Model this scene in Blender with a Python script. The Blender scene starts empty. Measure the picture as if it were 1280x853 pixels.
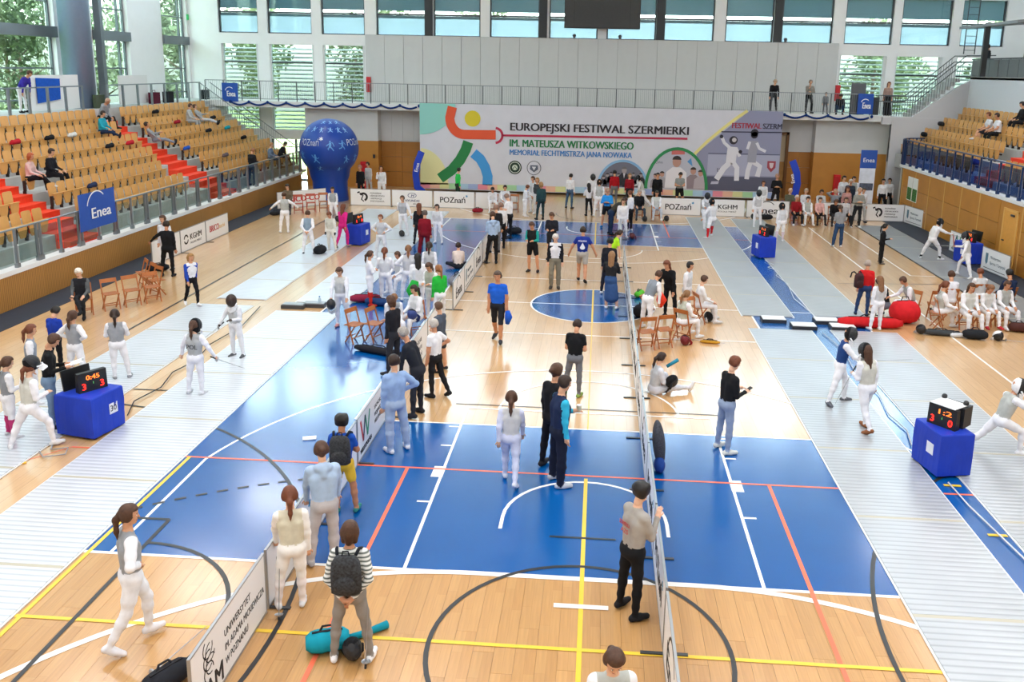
import bpy, math, random
import numpy as np
from mathutils import Matrix, Vector, Euler
random.seed(7); rng = np.random.default_rng(7)
SC = bpy.context.scene; COL = SC.collection
# ---------------------------------------------------------------- camera
cam_d = bpy.data.cameras.new('camera'); cam = bpy.data.objects.new('camera', cam_d); COL.objects.link(cam)
_yaw, _pitch, _roll = -0.0619, 0.2142, -0.0209
_f = Vector((math.sin(_yaw)*math.cos(_pitch), math.cos(_yaw)*math.cos(_pitch), -math.sin(_pitch)))
_r = Vector((math.cos(_yaw), -math.sin(_yaw), 0)); _d = _f.cross(_r)
_r2 = math.cos(_roll)*_r + math.sin(_roll)*_d; _d2 = -math.sin(_roll)*_r + math.cos(_roll)*_d
cam.matrix_world = Matrix(((_r2.x, -_d2.x, -_f.x, 0.035), (_r2.y, -_d2.y, -_f.y, -10.5654), (_r2.z, -_d2.z, -_f.z, 6.73), (0, 0, 0, 1)))
cam_d.sensor_width = 36; cam_d.lens = 1087.72/1280*36; cam_d.shift_x = -0.0301; cam_d.shift_y = -0.0817
cam_d.clip_start = 0.1; cam_d.clip_end = 400
SC.camera = cam
# ---------------------------------------------------------------- world, sun, exposure
W = bpy.data.worlds.new('sky'); SC.world = W; W.use_nodes = True
nt = W.node_tree; bg = nt.nodes['Background']
sky = nt.nodes.new('ShaderNodeTexSky'); sky.sky_type = 'NISHITA'; sky.sun_disc = False
sky.sun_elevation = math.radians(62); sky.sun_rotation = math.radians(200); sky.air_density = 1.0; sky.dust_density = 2.0
hs = nt.nodes.new('ShaderNodeHueSaturation'); hs.inputs['Saturation'].default_value = .45
nt.links.new(sky.outputs[0], hs.inputs['Color']); nt.links.new(hs.outputs[0], bg.inputs[0]); bg.inputs[1].default_value = 4.6
sun_d = bpy.data.lights.new('sun', 'SUN'); sun_d.energy = 7; sun_d.angle = 0.01; sun_d.color = (1, .95, .86)
sun = bpy.data.objects.new('sun', sun_d); COL.objects.link(sun); sun.location = (30, -40, 60)
sun.rotation_euler = (math.radians(24), 0, math.radians(38))
# unseen ceiling lamps added to light the hall (their fittings are built with the ceiling)
ADDED_LAMPS = [(x, y) for x in (-16, -5.6, 5.6, 16) for y in (-10, -4, 2, 8, 14)] + [(-16, 22), (16, 22), (-16, 30), (16, 30)]  # the side lamps at the back are added to brighten the far end
for i, (x, y) in enumerate(ADDED_LAMPS):
    ld = bpy.data.lights.new('added_lamp_light', 'AREA'); ld.shape = 'RECTANGLE'; ld.size = 3.6; ld.size_y = 2.0
    ld.energy = 380; ld.color = (.985, .985, 1.0)
    lo = bpy.data.objects.new('added_lamp_light', ld); COL.objects.link(lo); lo.location = (x, y, 15.55)
VS = SC.view_settings
VS.view_transform = 'Standard'; VS.look = 'None'; VS.exposure = 0.0; VS.gamma = 1.0; VS.use_curve_mapping = False
SC.cycles.use_denoising = True; SC.cycles.max_bounces = 6; SC.cycles.transparent_max_bounces = 12
SC.cycles.caustics_reflective = False; SC.cycles.caustics_refractive = False
# ---------------------------------------------------------------- helpers
def lin(h):
    h = h.lstrip('#'); c = [int(h[i:i+2], 16)/255 for i in (0, 2, 4)]
    return tuple(x/12.92 if x <= .04045 else ((x+.055)/1.055)**2.4 for x in c) + (1,)
_M = {}
def mat(h, rough=.6, metal=0, spec=.5, noise=0, nscale=8, coat=0, emit=0, key='', bump=0, bscale=60):
    k = (h, rough, metal, spec, noise, nscale, coat, emit, key, bump, bscale)
    if k in _M: return _M[k]
    m = bpy.data.materials.new('m_' + (key or 'plain') + '_' + h.lstrip('#')); m.use_nodes = True
    n = m.node_tree.nodes; l = m.node_tree.links; b = n['Principled BSDF']
    c = lin(h); b.inputs['Base Color'].default_value = c; b.inputs['Roughness'].default_value = rough
    b.inputs['Metallic'].default_value = metal; b.inputs['Specular IOR Level'].default_value = spec
    if coat: b.inputs['Coat Weight'].default_value = coat; b.inputs['Coat Roughness'].default_value = .15
    if emit: b.inputs['Emission Color'].default_value = c; b.inputs['Emission Strength'].default_value = emit
    if noise or bump:
        tc = n.new('ShaderNodeTexCoord'); t = n.new('ShaderNodeTexNoise'); t.inputs['Scale'].default_value = nscale; t.inputs['Detail'].default_value = 4
        l.new(tc.outputs['Object'], t.inputs['Vector'])
        if noise:
            r = n.new('ShaderNodeMapRange'); r.inputs['From Min'].default_value = .3; r.inputs['From Max'].default_value = .7
            r.inputs['To Min'].default_value = 1-noise; r.inputs['To Max'].default_value = 1+noise
            mx = n.new('ShaderNodeMix'); mx.data_type = 'RGBA'; mx.blend_type = 'MULTIPLY'; mx.inputs['Factor'].default_value = 1
            mx.inputs['A'].default_value = c; l.new(t.outputs[0], r.inputs[0]); l.new(r.outputs[0], mx.inputs['B']); l.new(mx.outputs['Result'], b.inputs['Base Color'])
        if bump:
            t2 = n.new('ShaderNodeTexNoise'); t2.inputs['Scale'].default_value = bscale; l.new(tc.outputs['Object'], t2.inputs['Vector'])
            bp = n.new('ShaderNodeBump'); bp.inputs['Strength'].default_value = bump; bp.inputs['Distance'].default_value = .01
            l.new(t2.outputs[0], bp.inputs['Height']); l.new(bp.outputs[0], b.inputs['Normal'])
    _M[k] = m; return m
def cloth(h): return mat(h, .85, noise=.10, nscale=9, key='cloth', spec=.2)
def glass_mat(name, tint, gl=.06, trans=1.0):
    if name in _M: return _M[name]
    m = bpy.data.materials.new(name); m.use_nodes = True; n = m.node_tree.nodes; l = m.node_tree.links
    n.remove(n['Principled BSDF']); o = n['Material Output']
    t = n.new('ShaderNodeBsdfTransparent'); t.inputs[0].default_value = lin(tint)
    g = n.new('ShaderNodeBsdfGlossy'); g.inputs['Roughness'].default_value = .05; g.inputs[0].default_value = (1, 1, 1, 1)
    x = n.new('ShaderNodeMixShader'); lw = n.new('ShaderNodeLayerWeight'); lw.inputs[0].default_value = .5; pw = n.new('ShaderNodeMath'); pw.operation = 'POWER'; pw.inputs[1].default_value = 4
    fr = n.new('ShaderNodeMath'); fr.operation = 'MULTIPLY_ADD'; fr.inputs[1].default_value = .5; fr.inputs[2].default_value = gl*.6; l.new(lw.outputs['Facing'], pw.inputs[0]); l.new(pw.outputs[0], fr.inputs[0])
    l.new(fr.outputs[0], x.inputs[0]); l.new(t.outputs[0], x.inputs[1]); l.new(g.outputs[0], x.inputs[2]); l.new(x.outputs[0], o.inputs[0])
    _M[name] = m; return m
def fabric_screen(name, h, trans=.6, see=0.0):
    if name in _M: return _M[name]
    m = bpy.data.materials.new(name); m.use_nodes = True; n = m.node_tree.nodes; l = m.node_tree.links
    n.remove(n['Principled BSDF']); o = n['Material Output']
    d = n.new('ShaderNodeBsdfDiffuse'); d.inputs[0].default_value = lin(h)
    t = n.new('ShaderNodeBsdfTranslucent'); t.inputs[0].default_value = lin(h)
    x = n.new('ShaderNodeMixShader'); x.inputs[0].default_value = trans
    l.new(d.outputs[0], x.inputs[1]); l.new(t.outputs[0], x.inputs[2])
    if see:
        tr = n.new('ShaderNodeBsdfTransparent'); tr.inputs[0].default_value = lin(h); y = n.new('ShaderNodeMixShader'); y.inputs[0].default_value = see
        l.new(x.outputs[0], y.inputs[1]); l.new(tr.outputs[0], y.inputs[2]); x = y
    l.new(x.outputs[0], o.inputs[0]); _M[name] = m; return m
class MB:
    def __init__(s): s.v = []; s.f = []; s.m = []; s.mi = 0
    def add(s, vs, fs, mi=None):
        o = len(s.v); s.v += [tuple(p) for p in vs]; s.f += [tuple(i+o for i in f) for f in fs]; s.m += [s.mi if mi is None else mi]*len(fs); return s
    def box(s, x0, x1, y0, y1, z0, z1, mi=None):
        return s.add([(x0,y0,z0),(x1,y0,z0),(x1,y1,z0),(x0,y1,z0),(x0,y0,z1),(x1,y0,z1),(x1,y1,z1),(x0,y1,z1)],
                     [(0,3,2,1),(4,5,6,7),(0,1,5,4),(1,2,6,5),(2,3,7,6),(3,0,4,7)], mi)
    def obox(s, c, sz, R=None, mi=None):       # box with centre c, size sz and rotation R
        R = R or Matrix.Identity(3); c = Vector(c); h = [q/2 for q in sz]
        vs = [c + R @ Vector((i*h[0], j*h[1], k*h[2])) for k in (-1, 1) for i, j in ((-1,-1),(1,-1),(1,1),(-1,1))]
        return s.add(vs, [(0,3,2,1),(4,5,6,7),(0,1,5,4),(1,2,6,5),(2,3,7,6),(3,0,4,7)], mi)
    def tube(s, pts, r, n=6, mi=None, caps=True):
        pts = [Vector(p) for p in pts]; rs = r if isinstance(r, (list, tuple)) else [r]*len(pts); vs = []; fs = []
        for i, p in enumerate(pts):
            d = (pts[min(i+1, len(pts)-1)] - pts[max(i-1, 0)]).normalized()
            a = d.orthogonal().normalized() if abs(d.z) < .9 else d.cross(Vector((0, 1, 0))).normalized(); 
            if abs(d.z) < .9: a = d.cross(Vector((0, 0, 1))).normalized()
            b = d.cross(a)
            for k in range(n):
                t = 2*math.pi*(k+.5)/n; vs.append(p + rs[i]*(math.cos(t)*a + math.sin(t)*b))
        for i in range(len(pts)-1):
            for k in range(n): fs.append((i*n+k, i*n+(k+1) % n, (i+1)*n+(k+1) % n, (i+1)*n+k))
        if caps: fs += [tuple(range(n))[::-1], tuple((len(pts)-1)*n+k for k in range(n))]
        return s.add(vs, fs, mi)
    def lathe(s, prof, n=24, mi=None, c=(0, 0, 0)):
        vs = []; fs = []
        for r, z in prof:
            for k in range(n):
                t = 2*math.pi*k/n; vs.append((c[0]+r*math.cos(t), c[1]+r*math.sin(t), c[2]+z))
        for i in range(len(prof)-1):
            for k in range(n): fs.append((i*n+k, i*n+(k+1) % n, (i+1)*n+(k+1) % n, (i+1)*n+k))
        return s.add(vs, fs, mi)
    def prism(s, poly, h, M=None, mi=None):    # polygon in xy extruded by h in z, placed by M
        n = len(poly); vs = [Vector((p[0], p[1], 0)) for p in poly] + [Vector((p[0], p[1], h)) for p in poly]
        if M is not None: vs = [M @ v for v in vs]
        return s.add(vs, [tuple(range(n))[::-1], tuple(range(n, 2*n))] + [(i, (i+1) % n, n+(i+1) % n, n+i) for i in range(n)], mi)
    def poly(s, pts, mi=None): return s.add(pts, [tuple(range(len(pts)))], mi)
    def ell(s, c, r, nu=10, nv=6, mi=None, R=None):
        vs = []; fs = []
        for j in range(nv+1):
            p = math.pi*j/nv
            for i in range(nu):
                t = 2*math.pi*i/nu; q = Vector((r[0]*math.sin(p)*math.cos(t), r[1]*math.sin(p)*math.sin(t), r[2]*math.cos(p)))
                vs.append(Vector(c) + (R @ q if R else q))
        for j in range(nv):
            for i in range(nu): fs.append((j*nu+i, (j+1)*nu+i, (j+1)*nu+(i+1) % nu, j*nu+(i+1) % nu))
        return s.add(vs, fs, mi)
    def mesh(s, name, mats, smooth=False):
        me = bpy.data.meshes.new(name); me.from_pydata(s.v, [], s.f)
        for m in (mats if isinstance(mats, (list, tuple)) else [mats]): me.materials.append(m)
        me.polygons.foreach_set('material_index', s.m)
        if smooth: me.polygons.foreach_set('use_smooth', [True]*len(s.f))
        me.update(); return me
    def build(s, name, mats, parent=None, smooth=False, M=None):
        return obj(name, s.mesh(name, mats, smooth), parent, M)
def obj(name, me, parent=None, M=None):
    o = bpy.data.objects.new(name, me); COL.objects.link(o)
    if parent is not None: o.parent = parent
    if M is not None: o.matrix_local = M
    return o
def tag(o, label=None, cat=None, group=None, kind=None):
    if label: o['label'] = label
    if cat: o['category'] = cat
    if group: o['group'] = group
    if kind: o['kind'] = kind
    return o
def thing(name, label, cat, loc=(0, 0, 0), rz=0, group=None):
    o = bpy.data.objects.new(name, None); COL.objects.link(o); o.empty_display_size = .1
    o.location = loc; o.rotation_euler = (0, 0, rz); return tag(o, label, cat, group)
def struct(o): o['kind'] = 'structure'; return o
def dup(root, loc, rz=0, label=None, group=None):
    r = root.copy(); COL.objects.link(r); r.location = loc; r.rotation_euler = (0, 0, rz)
    tag(r, label, None, group)
    for ch in root.children:
        c = ch.copy(); COL.objects.link(c); c.parent = r
        for g in ch.children:
            d = g.copy(); COL.objects.link(d); d.parent = c
    return r
def T(x=0, y=0, z=0, rz=0, rx=0, ry=0): return Matrix.Translation((x, y, z)) @ Euler((rx, ry, rz)).to_matrix().to_4x4()
def frame(o, x, y):                            # matrix: local xy plane -> world axes x, y at origin o
    x = Vector(x).normalized(); y = Vector(y).normalized(); z = x.cross(y)
    return Matrix(((x.x, y.x, z.x, o[0]), (x.y, y.y, z.y, o[1]), (x.z, y.z, z.z, o[2]), (0, 0, 0, 1)))
_TX = {}
_TS = bpy.data.scenes.new('lettering_scratch')
def text_mesh(s, size, bold=0.0, align='LEFT', shear=0.0, extrude=.002):
    k = (s, size, bold, align, shear)
    if k in _TX: return _TX[k]
    cu = bpy.data.curves.new('lettering', 'FONT'); cu.body = s; cu.size = size; cu.align_x = align; cu.offset = 0; cu.shear = shear
    cu.extrude = extrude; cu.resolution_u = 3
    o = bpy.data.objects.new('lettering', cu); _TS.collection.objects.link(o); _TS.view_layers[0].update()
    dg = _TS.view_layers[0].depsgraph; me = bpy.data.meshes.new_from_object(o.evaluated_get(dg))
    bpy.data.objects.remove(o); bpy.data.curves.remove(cu); me.name = 'lettering'; _TX[k] = me; return me
def text(s, size, color, parent, M, width=None, bold=0.0, align='LEFT', shear=0.0, name='lettering'):
    me = text_mesh(s, size, bold, align, shear).copy()
    n = len(me.vertices); co = np.empty(n*3, 'f'); me.vertices.foreach_get('co', co); co = co.reshape(-1, 3)
    if width and n:
        w = co[:, 0].max()-co[:, 0].min(); f = width/w; co[:, 0] *= f; me.vertices.foreach_set('co', co.ravel())
    if bold:                                   # heavier strokes: the letters again, shifted a little
        m2 = MB(); fs = [tuple(p.vertices) for p in me.polygons]
        for q, dx in enumerate((-1, -.33, .33, 1)): m2.add(co+np.array([dx*bold*size*1.1, 0, q*.0007]), fs)
        me = m2.mesh('lettering', [])
    me.materials.clear(); me.materials.append(color if not isinstance(color, str) else mat(color, .6))
    return obj(name, me, parent, M)
def arc(cx, cy, r, a0, a1, n=24):
    return [(cx+r*math.cos(math.radians(a0+(a1-a0)*i/n)), cy+r*math.sin(math.radians(a0+(a1-a0)*i/n))) for i in range(n+1)]
def ring(pts, w):                              # flat band of width w along a 2-D path -> list of quads
    L = []; n = len(pts)
    for i, p in enumerate(pts):
        a = pts[max(i-1, 0)]; b = pts[min(i+1, n-1)]; d = Vector((b[0]-a[0], b[1]-a[1])).normalized(); q = Vector((-d.y, d.x))*w/2
        L.append(((p[0]+q.x, p[1]+q.y), (p[0]-q.x, p[1]-q.y)))
    return L
def band(mb, pts, w, z=0, M=None, mi=None):
    L = ring(pts, w); vs = []
    for a, b in L: vs += [Vector((a[0], a[1], z)), Vector((b[0], b[1], z))]
    if M is not None: vs = [M @ v for v in vs]
    mb.add(vs, [(2*i, 2*i+1, 2*i+3, 2*i+2) for i in range(len(L)-1)], mi)
# ================================================================ FLOOR
def wood_mat(name, c1, c2, mortar, bw, bl, rough=.32, rot=True, grain=.12, ms=.004, coat=0):
    m = bpy.data.materials.new(name); m.use_nodes = True; n = m.node_tree.nodes; l = m.node_tree.links; b = n['Principled BSDF']
    tc = n.new('ShaderNodeTexCoord'); mp = n.new('ShaderNodeMapping')
    if rot: mp.inputs['Rotation'].default_value = (0, 0, math.pi/2)
    l.new(tc.outputs['Object'], mp.inputs[0])
    br = n.new('ShaderNodeTexBrick'); br.inputs['Scale'].default_value = 1; br.inputs['Brick Width'].default_value = bl; br.inputs['Row Height'].default_value = bw
    br.inputs['Mortar Size'].default_value = ms; br.inputs['Color1'].default_value = lin(c1); br.inputs['Color2'].default_value = lin(c2); br.inputs['Mortar'].default_value = lin(mortar)
    br.offset = .37
    l.new(mp.outputs[0], br.inputs[0])
    m2 = n.new('ShaderNodeMapping'); m2.inputs['Scale'].default_value = (30, 1.6, 30) if rot else (1.6, 30, 30); l.new(tc.outputs['Object'], m2.inputs[0])
    ns = n.new('ShaderNodeTexNoise'); ns.inputs['Scale'].default_value = 1.0; ns.inputs['Detail'].default_value = 5; l.new(m2.outputs[0], ns.inputs[0])
    oi = n.new('ShaderNodeObjectInfo'); ad = n.new('ShaderNodeMath'); ad.operation = 'MULTIPLY_ADD'; ad.inputs[1].default_value = .35; l.new(oi.outputs['Random'], ad.inputs[0]); l.new(ns.outputs[0], ad.inputs[2])
    mr = n.new('ShaderNodeMapRange'); mr.inputs['From Min'].default_value = .35; mr.inputs['From Max'].default_value = .95; mr.inputs['To Min'].default_value = 1-grain; mr.inputs['To Max'].default_value = 1+grain
    l.new(ad.outputs[0], mr.inputs[0])
    mx = n.new('ShaderNodeMix'); mx.data_type = 'RGBA'; mx.blend_type = 'MULTIPLY'; mx.inputs['Factor'].default_value = 1
    l.new(br.outputs[0], mx.inputs['A']); l.new(mr.outputs[0], mx.inputs['B']); l.new(mx.outputs['Result'], b.inputs['Base Color'])
    b.inputs['Roughness'].default_value = rough; b.inputs['Specular IOR Level'].default_value = .5
    if coat: b.inputs['Coat Weight'].default_value = coat; b.inputs['Coat Roughness'].default_value = .17
    return m
M_FLOOR = wood_mat('floor_wood', 'cfa878', 'c69d6c', 'aa8252', .25, 2.4, rough=.28, coat=.9)
M_PLANK = wood_mat('plank_wood', 'c4965e', 'bc8d56', 'ad804c', .125, 1.2, ms=.0015, rough=.28, coat=.9)
M_BLUE = mat('00569f', .23, noise=.05, nscale=1.2, key='court_blue', spec=.45, coat=.9)
PL_X0, PL_X1, PL_Y0, PL_Y1 = -7.5, 4.5, -5.0, 0.0
fl = MB()
fl.box(-24, 24, -14, 42, -.3, -.012)
for a in ((-24, PL_X0, -14, 42), (PL_X1, 24, -14, 42), (PL_X0, PL_X1, -14, PL_Y0), (PL_X0, PL_X1, PL_Y1, 42)):
    fl.box(a[0], a[1], a[2], a[3], -.011, 0.0)
FLOOR = struct(fl.build('floor', M_FLOOR))
_pm = {}
for i in range(48):                            # floor boards near the camera, where the photo shows them one by one
    x = PL_X0 + i*.25; y = PL_Y0; k = 0; cut = [PL_Y0, PL_Y0 + .6 + (i*37 % 10)*.14, PL_Y0 + 2.8 + (i*37 % 10)*.12, PL_Y1]
    for y0, y1 in zip(cut[:-1], cut[1:]):
        L = round(y1-y0, 2)
        if L not in _pm: _pm[L] = MB().box(.0015, .2485, .0015, L-.0015, -.012, 0).mesh('plank', M_PLANK)
        obj('plank', _pm[L], FLOOR, T(x, y0, 0))
# painted zones and lines lie on the boards
zb = MB(); z = .002
for a in ((-7.5, 7.5, 0, 5), (-7.5, -4.5, 5, 23), (4.5, 7.5, 5, 23), (-7.5, 7.5, 23, 28)): zb.poly([(a[0], a[2], z), (a[1], a[2], z), (a[1], a[3], z), (a[0], a[3], z)])
zb.build('blue_court_surface', M_BLUE, FLOOR)
cc = MB(); cc.poly([(p[0], p[1], z) for p in arc(0, 14, 1.8, 0, 360, 48)[:-1]]); cc.build('blue_centre_circle', M_BLUE, FLOOR)
def line_obj(name, col, paths, zz=.004):
    m = MB()
    for i, (pts, w) in enumerate(paths): band(m, pts, w, zz+.00002*i)
    # faces up
    m.f = [tuple(reversed(f)) if (Vector(m.v[f[1]])-Vector(m.v[f[0]])).cross(Vector(m.v[f[2]])-Vector(m.v[f[0]])).z < 0 else f for f in m.f]
    return m.build(name, mat(col, .35, key='paint', spec=.5), FLOOR)
def seg(x0, y0, x1, y1, w=.05): return ([(x0, y0), (x1, y1)], w)
line_obj('white_baseline', 'f2f2ee', [seg(-7.5, 0, 7.5, 0, .06), seg(-7.5, 28, 7.5, 28, .06), seg(-7.5, 0, -7.5, 28), seg(7.5, 0, 7.5, 28)])
line_obj('white_volleyball_line', 'f4f2ec', [seg(-4.5, 5, 4.5, 5), seg(-4.5, 23, 4.5, 23), seg(-4.5, 5, -4.5, 23), seg(4.5, 5, 4.5, 23), seg(-4.5, 11, 4.5, 11), seg(-4.5, 17, 4.5, 17), seg(-7.5, 14, 7.5, 14)], .0044)
P = []
for s, yb in ((1, 0), (-1, 28)):
    Y = lambda d: yb + s*d
    P += [seg(-2.43, Y(0), -2.43, Y(5.8)), seg(2.43, Y(0), 2.43, Y(5.8)), seg(-2.43, Y(5.8), 2.43, Y(5.8))]
    P += [([(x, Y(y)) for x, y in arc(0, 5.8, 1.8, 0, 180)], .05), ([(x, Y(y)) for x, y in arc(0, 1.575, 1.25, 0, 180, 20)], .055), seg(-1.25, Y(1.2), -1.25, Y(1.58), .055), seg(1.25, Y(1.2), 1.25, Y(1.58), .055)]
    P += [seg(-6.575, Y(0), -6.575, Y(2.99)), seg(6.575, Y(0), 6.575, Y(2.99)), ([(x, Y(y)) for x, y in arc(0, 1.575, 6.725, 12.1, 167.9, 50)], .05)]
    for sx in (-1, 1):
        P += [seg(sx*2.5, Y(2.75), sx*2.5, Y(3.15), .2), seg(sx*2.45, Y(1.9), sx*2.65, Y(1.9)), seg(sx*2.45, Y(4.0), sx*2.65, Y(4.0)), seg(sx*2.45, Y(4.85), sx*2.65, Y(4.85))]
line_obj('white_basketball_line', 'f4f4f0', P, .0048)
line_obj('white_centre_circle', 'f4f4f0', [(arc(0, 14, 1.8, 0, 360, 60), .05)], .005)
line_obj('white_handball_line', 'e9e7e2', [(arc(1.5, -6, 6, 0, 90, 30) + arc(-1.5, -6, 6, 90, 180, 30), .1), (arc(1.5, 34, 6, 0, -90, 30) + arc(-1.5, 34, 6, -90, -180, 30), .07), seg(9.5, 5, 9.5, 28.5, .06), seg(10.87, 19.35, 10.87, 30, .06), seg(10.87, 19.35, 11.7, 19.35, .05)], .0056)
line_obj('orange_badminton_line', 'f0714f', [seg(-6.95, 3.05, 4.25, 3.05, .05), seg(-3.05, -9, -3.05, 3.05, .06), seg(3.05, -9, 3.05, 3.05, .06), seg(-7, 24.95, 7, 24.95, .04), seg(3.05, 25, 3.05, 31, .05), seg(5.9, 3.05, 6.4, 3.05, .05), seg(-10.2, 1.75, -9.1, 3.2, .02), seg(-9.1, 3.2, -8.7, 3.2, .04)], .0064)
line_obj('yellow_court_line', 'ecc53c', [seg(0, -9, 0, 2.95, .06), seg(0, 12.2, 0, 15.8, .05), seg(0, 23, 0, 28, .05), seg(0, 5, 0, 12.2, .02), seg(-7.5, -1.47, 4.2, -1.47, .06), seg(-6.88, -6, -6.88, 3.05, .06)], .007)
dash = [(arc(-1.5, -6, 9, a, a+1.1, 3), .06) for a in [106 + 2.0*i for i in range(14)]]
line_obj('black_court_line', '2a2b2e', [(arc(0, -1.5, 1.8, 0, 360, 60), .06), (arc(-10.4, -1.5, 6.72, -60, 62, 50), .06), (arc(10.4, -1.5, 6.72, 118, 242, 50), .06), (arc(-6.2, -1.5, 1.8, -90, 90, 30), .06),
    seg(-6.2, .95, -6.2, -3.95, .06), seg(-6.2, .95, -7.6, .95, .06), seg(-.5, 1.05, .47, 1.05, .05), seg(-11.75, 9, -11.9, 30, .06), seg(-9.4, 5.22, -8.55, 5.05, .05), seg(-9.5, 6.01, -8.5, 6.02, .05),
    seg(-2.7, 6, 2.7, 6, .03), seg(-4.5, 22.2, 4.5, 22.2, .03), (arc(0, 30.2, 1.9, 180, 360, 30), .04), (arc(3.7, 30, 1.7, 160, 250, 16), .05), seg(8, 17.8, 11.5, 18.2, .03)] + dash, .0078)
line_obj('white_free_throw_dash', 'ebe9e3', [seg(-.35, -.62, .35, -.62, .09)], .0084)
struct_mat = mat('e6e8ea', .7, key='plaster', noise=.02, nscale=3)
M_GREYSTEEL = mat('8d9499', .35, .7, key='steel'); M_DARKSTEEL = mat('4c5256', .4, .6, key='dark_steel'); M_CONC = mat('b9bcbb', .8, noise=.06, nscale=4, key='concrete')
M_NAVYMAT = mat('1b2433', .7, noise=.12, nscale=5, key='navy_mat')
for nm, a, lb in (('floor_mat', (-15.78, -14.75, -6, 34.8), 'long navy rubber mat along the foot of the left stand'), ('floor_mat', (13.45, 14.68, 10, 32), 'long dark rubber mat along the foot of the right wall')):
    tag(MB().box(a[0], a[1], a[2], a[3], .001, .012).build(nm, M_NAVYMAT), lb, 'mat')
# ================================================================ LEFT STAND
LX = -15.8; ROW = [(-16.75-.87*k, 1.45+.475*k) for k in range(6)]
M_WOODP = wood_mat('wood_panel_left', 'b07f42', 'a97a40', '7a5427', 1.2, 2.4, rough=.45, rot=False, grain=.10)
def rib_mat(name, c1, c2, sc, axis='Y', rough=.5, metal=0, dist=.01, st=.6, band=.5):
    m = bpy.data.materials.new(name); m.use_nodes = True; n = m.node_tree.nodes; l = m.node_tree.links; b = n['Principled BSDF']
    tc = n.new('ShaderNodeTexCoord'); w = n.new('ShaderNodeTexWave'); w.bands_direction = axis; w.inputs['Scale'].default_value = sc; w.inputs['Distortion'].default_value = 0
    l.new(tc.outputs['Object'], w.inputs[0]); cr = n.new('ShaderNodeValToRGB'); cr.color_ramp.elements[0].position = 0; cr.color_ramp.elements[0].color = lin(c2); cr.color_ramp.elements[1].position = band; cr.color_ramp.elements[1].color = lin(c1)
    l.new(w.outputs[0], cr.inputs[0])
    ns = n.new('ShaderNodeTexNoise'); ns.inputs['Scale'].default_value = .8; ns.inputs['Detail'].default_value = 6; l.new(tc.outputs['Object'], ns.inputs[0])
    mr = n.new('ShaderNodeMapRange'); mr.inputs['From Min'].default_value = .3; mr.inputs['From Max'].default_value = .7; mr.inputs['To Min'].default_value = .92; mr.inputs['To Max'].default_value = 1.06; l.new(ns.outputs[0], mr.inputs[0])
    mx = n.new('ShaderNodeMix'); mx.data_type = 'RGBA'; mx.blend_type = 'MULTIPLY'; mx.inputs['Factor'].default_value = 1; l.new(cr.outputs[0], mx.inputs['A']); l.new(mr.outputs[0], mx.inputs['B']); l.new(mx.outputs['Result'], b.inputs['Base Color'])
    bp = n.new('ShaderNodeBump'); bp.inputs['Distance'].default_value = dist; bp.inputs['Strength'].default_value = st; l.new(w.outputs[0], bp.inputs['Height']); l.new(bp.outputs[0], b.inputs['Normal'])
    b.inputs['Roughness'].default_value = rough; b.inputs['Metallic'].default_value = metal; return m
M_PERF = rib_mat('perforated_wood', 'b3803f', '8a5f2a', 4.2, 'Y', .5, 0, .004, .3)
wl = MB(); wl.box(-24.2, LX-.05, -14, 34.9, 0, .93); WL = struct(wl.build('wall_stand_left', M_CONC))
pm = MB().box(-.045, 0, .004, 1.996, .0, .93).mesh('wood_panel', M_PERF)
for i in range(24): obj('wood_panel', pm, WL, T(LX, -13.1+2*i, 0))
mb = MB(); mb.box(LX-.3, LX+.03, -14, 34.95, .93, 1.06); struct(mb.build('trim_1', mat('eceeee', .5, key='kerb')))
tr = MB(); tr.box(LX-.85, LX-.29, -14, 36.5, .9, 1.0)
for k, (x, zt) in enumerate(ROW): tr.box(-24.1 if k == 5 else x-.66, x+.27, -14, 35.7, .9, zt)
tr.box(-24.1, -21.6, -14, 39.2, .9, 4.62)
struct(tr.build('stand_terrace_left', M_CONC))
def red_stairs(name, x_front, sgn, y0, y1, z0, rows, rise, run):
    st = thing(name, 'x', 'stairs')
    n = rows*2
    for i in range(n):
        m = MB(); xa = x_front + sgn*run/2*i; xb = xa + sgn*(run/2+.03); zt = z0 + rise/2*(i+1)
        m.box(min(xa, xb), max(xa, xb), y0, y1, zt-rise/2-.01, zt); m.box(min(xa-sgn*.012, xa), max(xa-sgn*.012, xa), y0+.005, y1-.005, zt-.035, zt+.004)
        m.build('step', mat('e8421f', .6, noise=.05, key='stair_red'), st)
    return st
a = red_stairs('aisle_stair', LX-.22, -1, 25.25, 26.95, .99, 7, .475, .87); tag(a, 'bright red aisle stairs between the two far seat blocks of the left stand', 'stairs')
a = red_stairs('aisle_stair', LX-.22, -1, 14.55, 16.2, .99, 7, .475, .87); tag(a, 'bright red aisle stairs of the left stand beside the blue rail banner', 'stairs')
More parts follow.
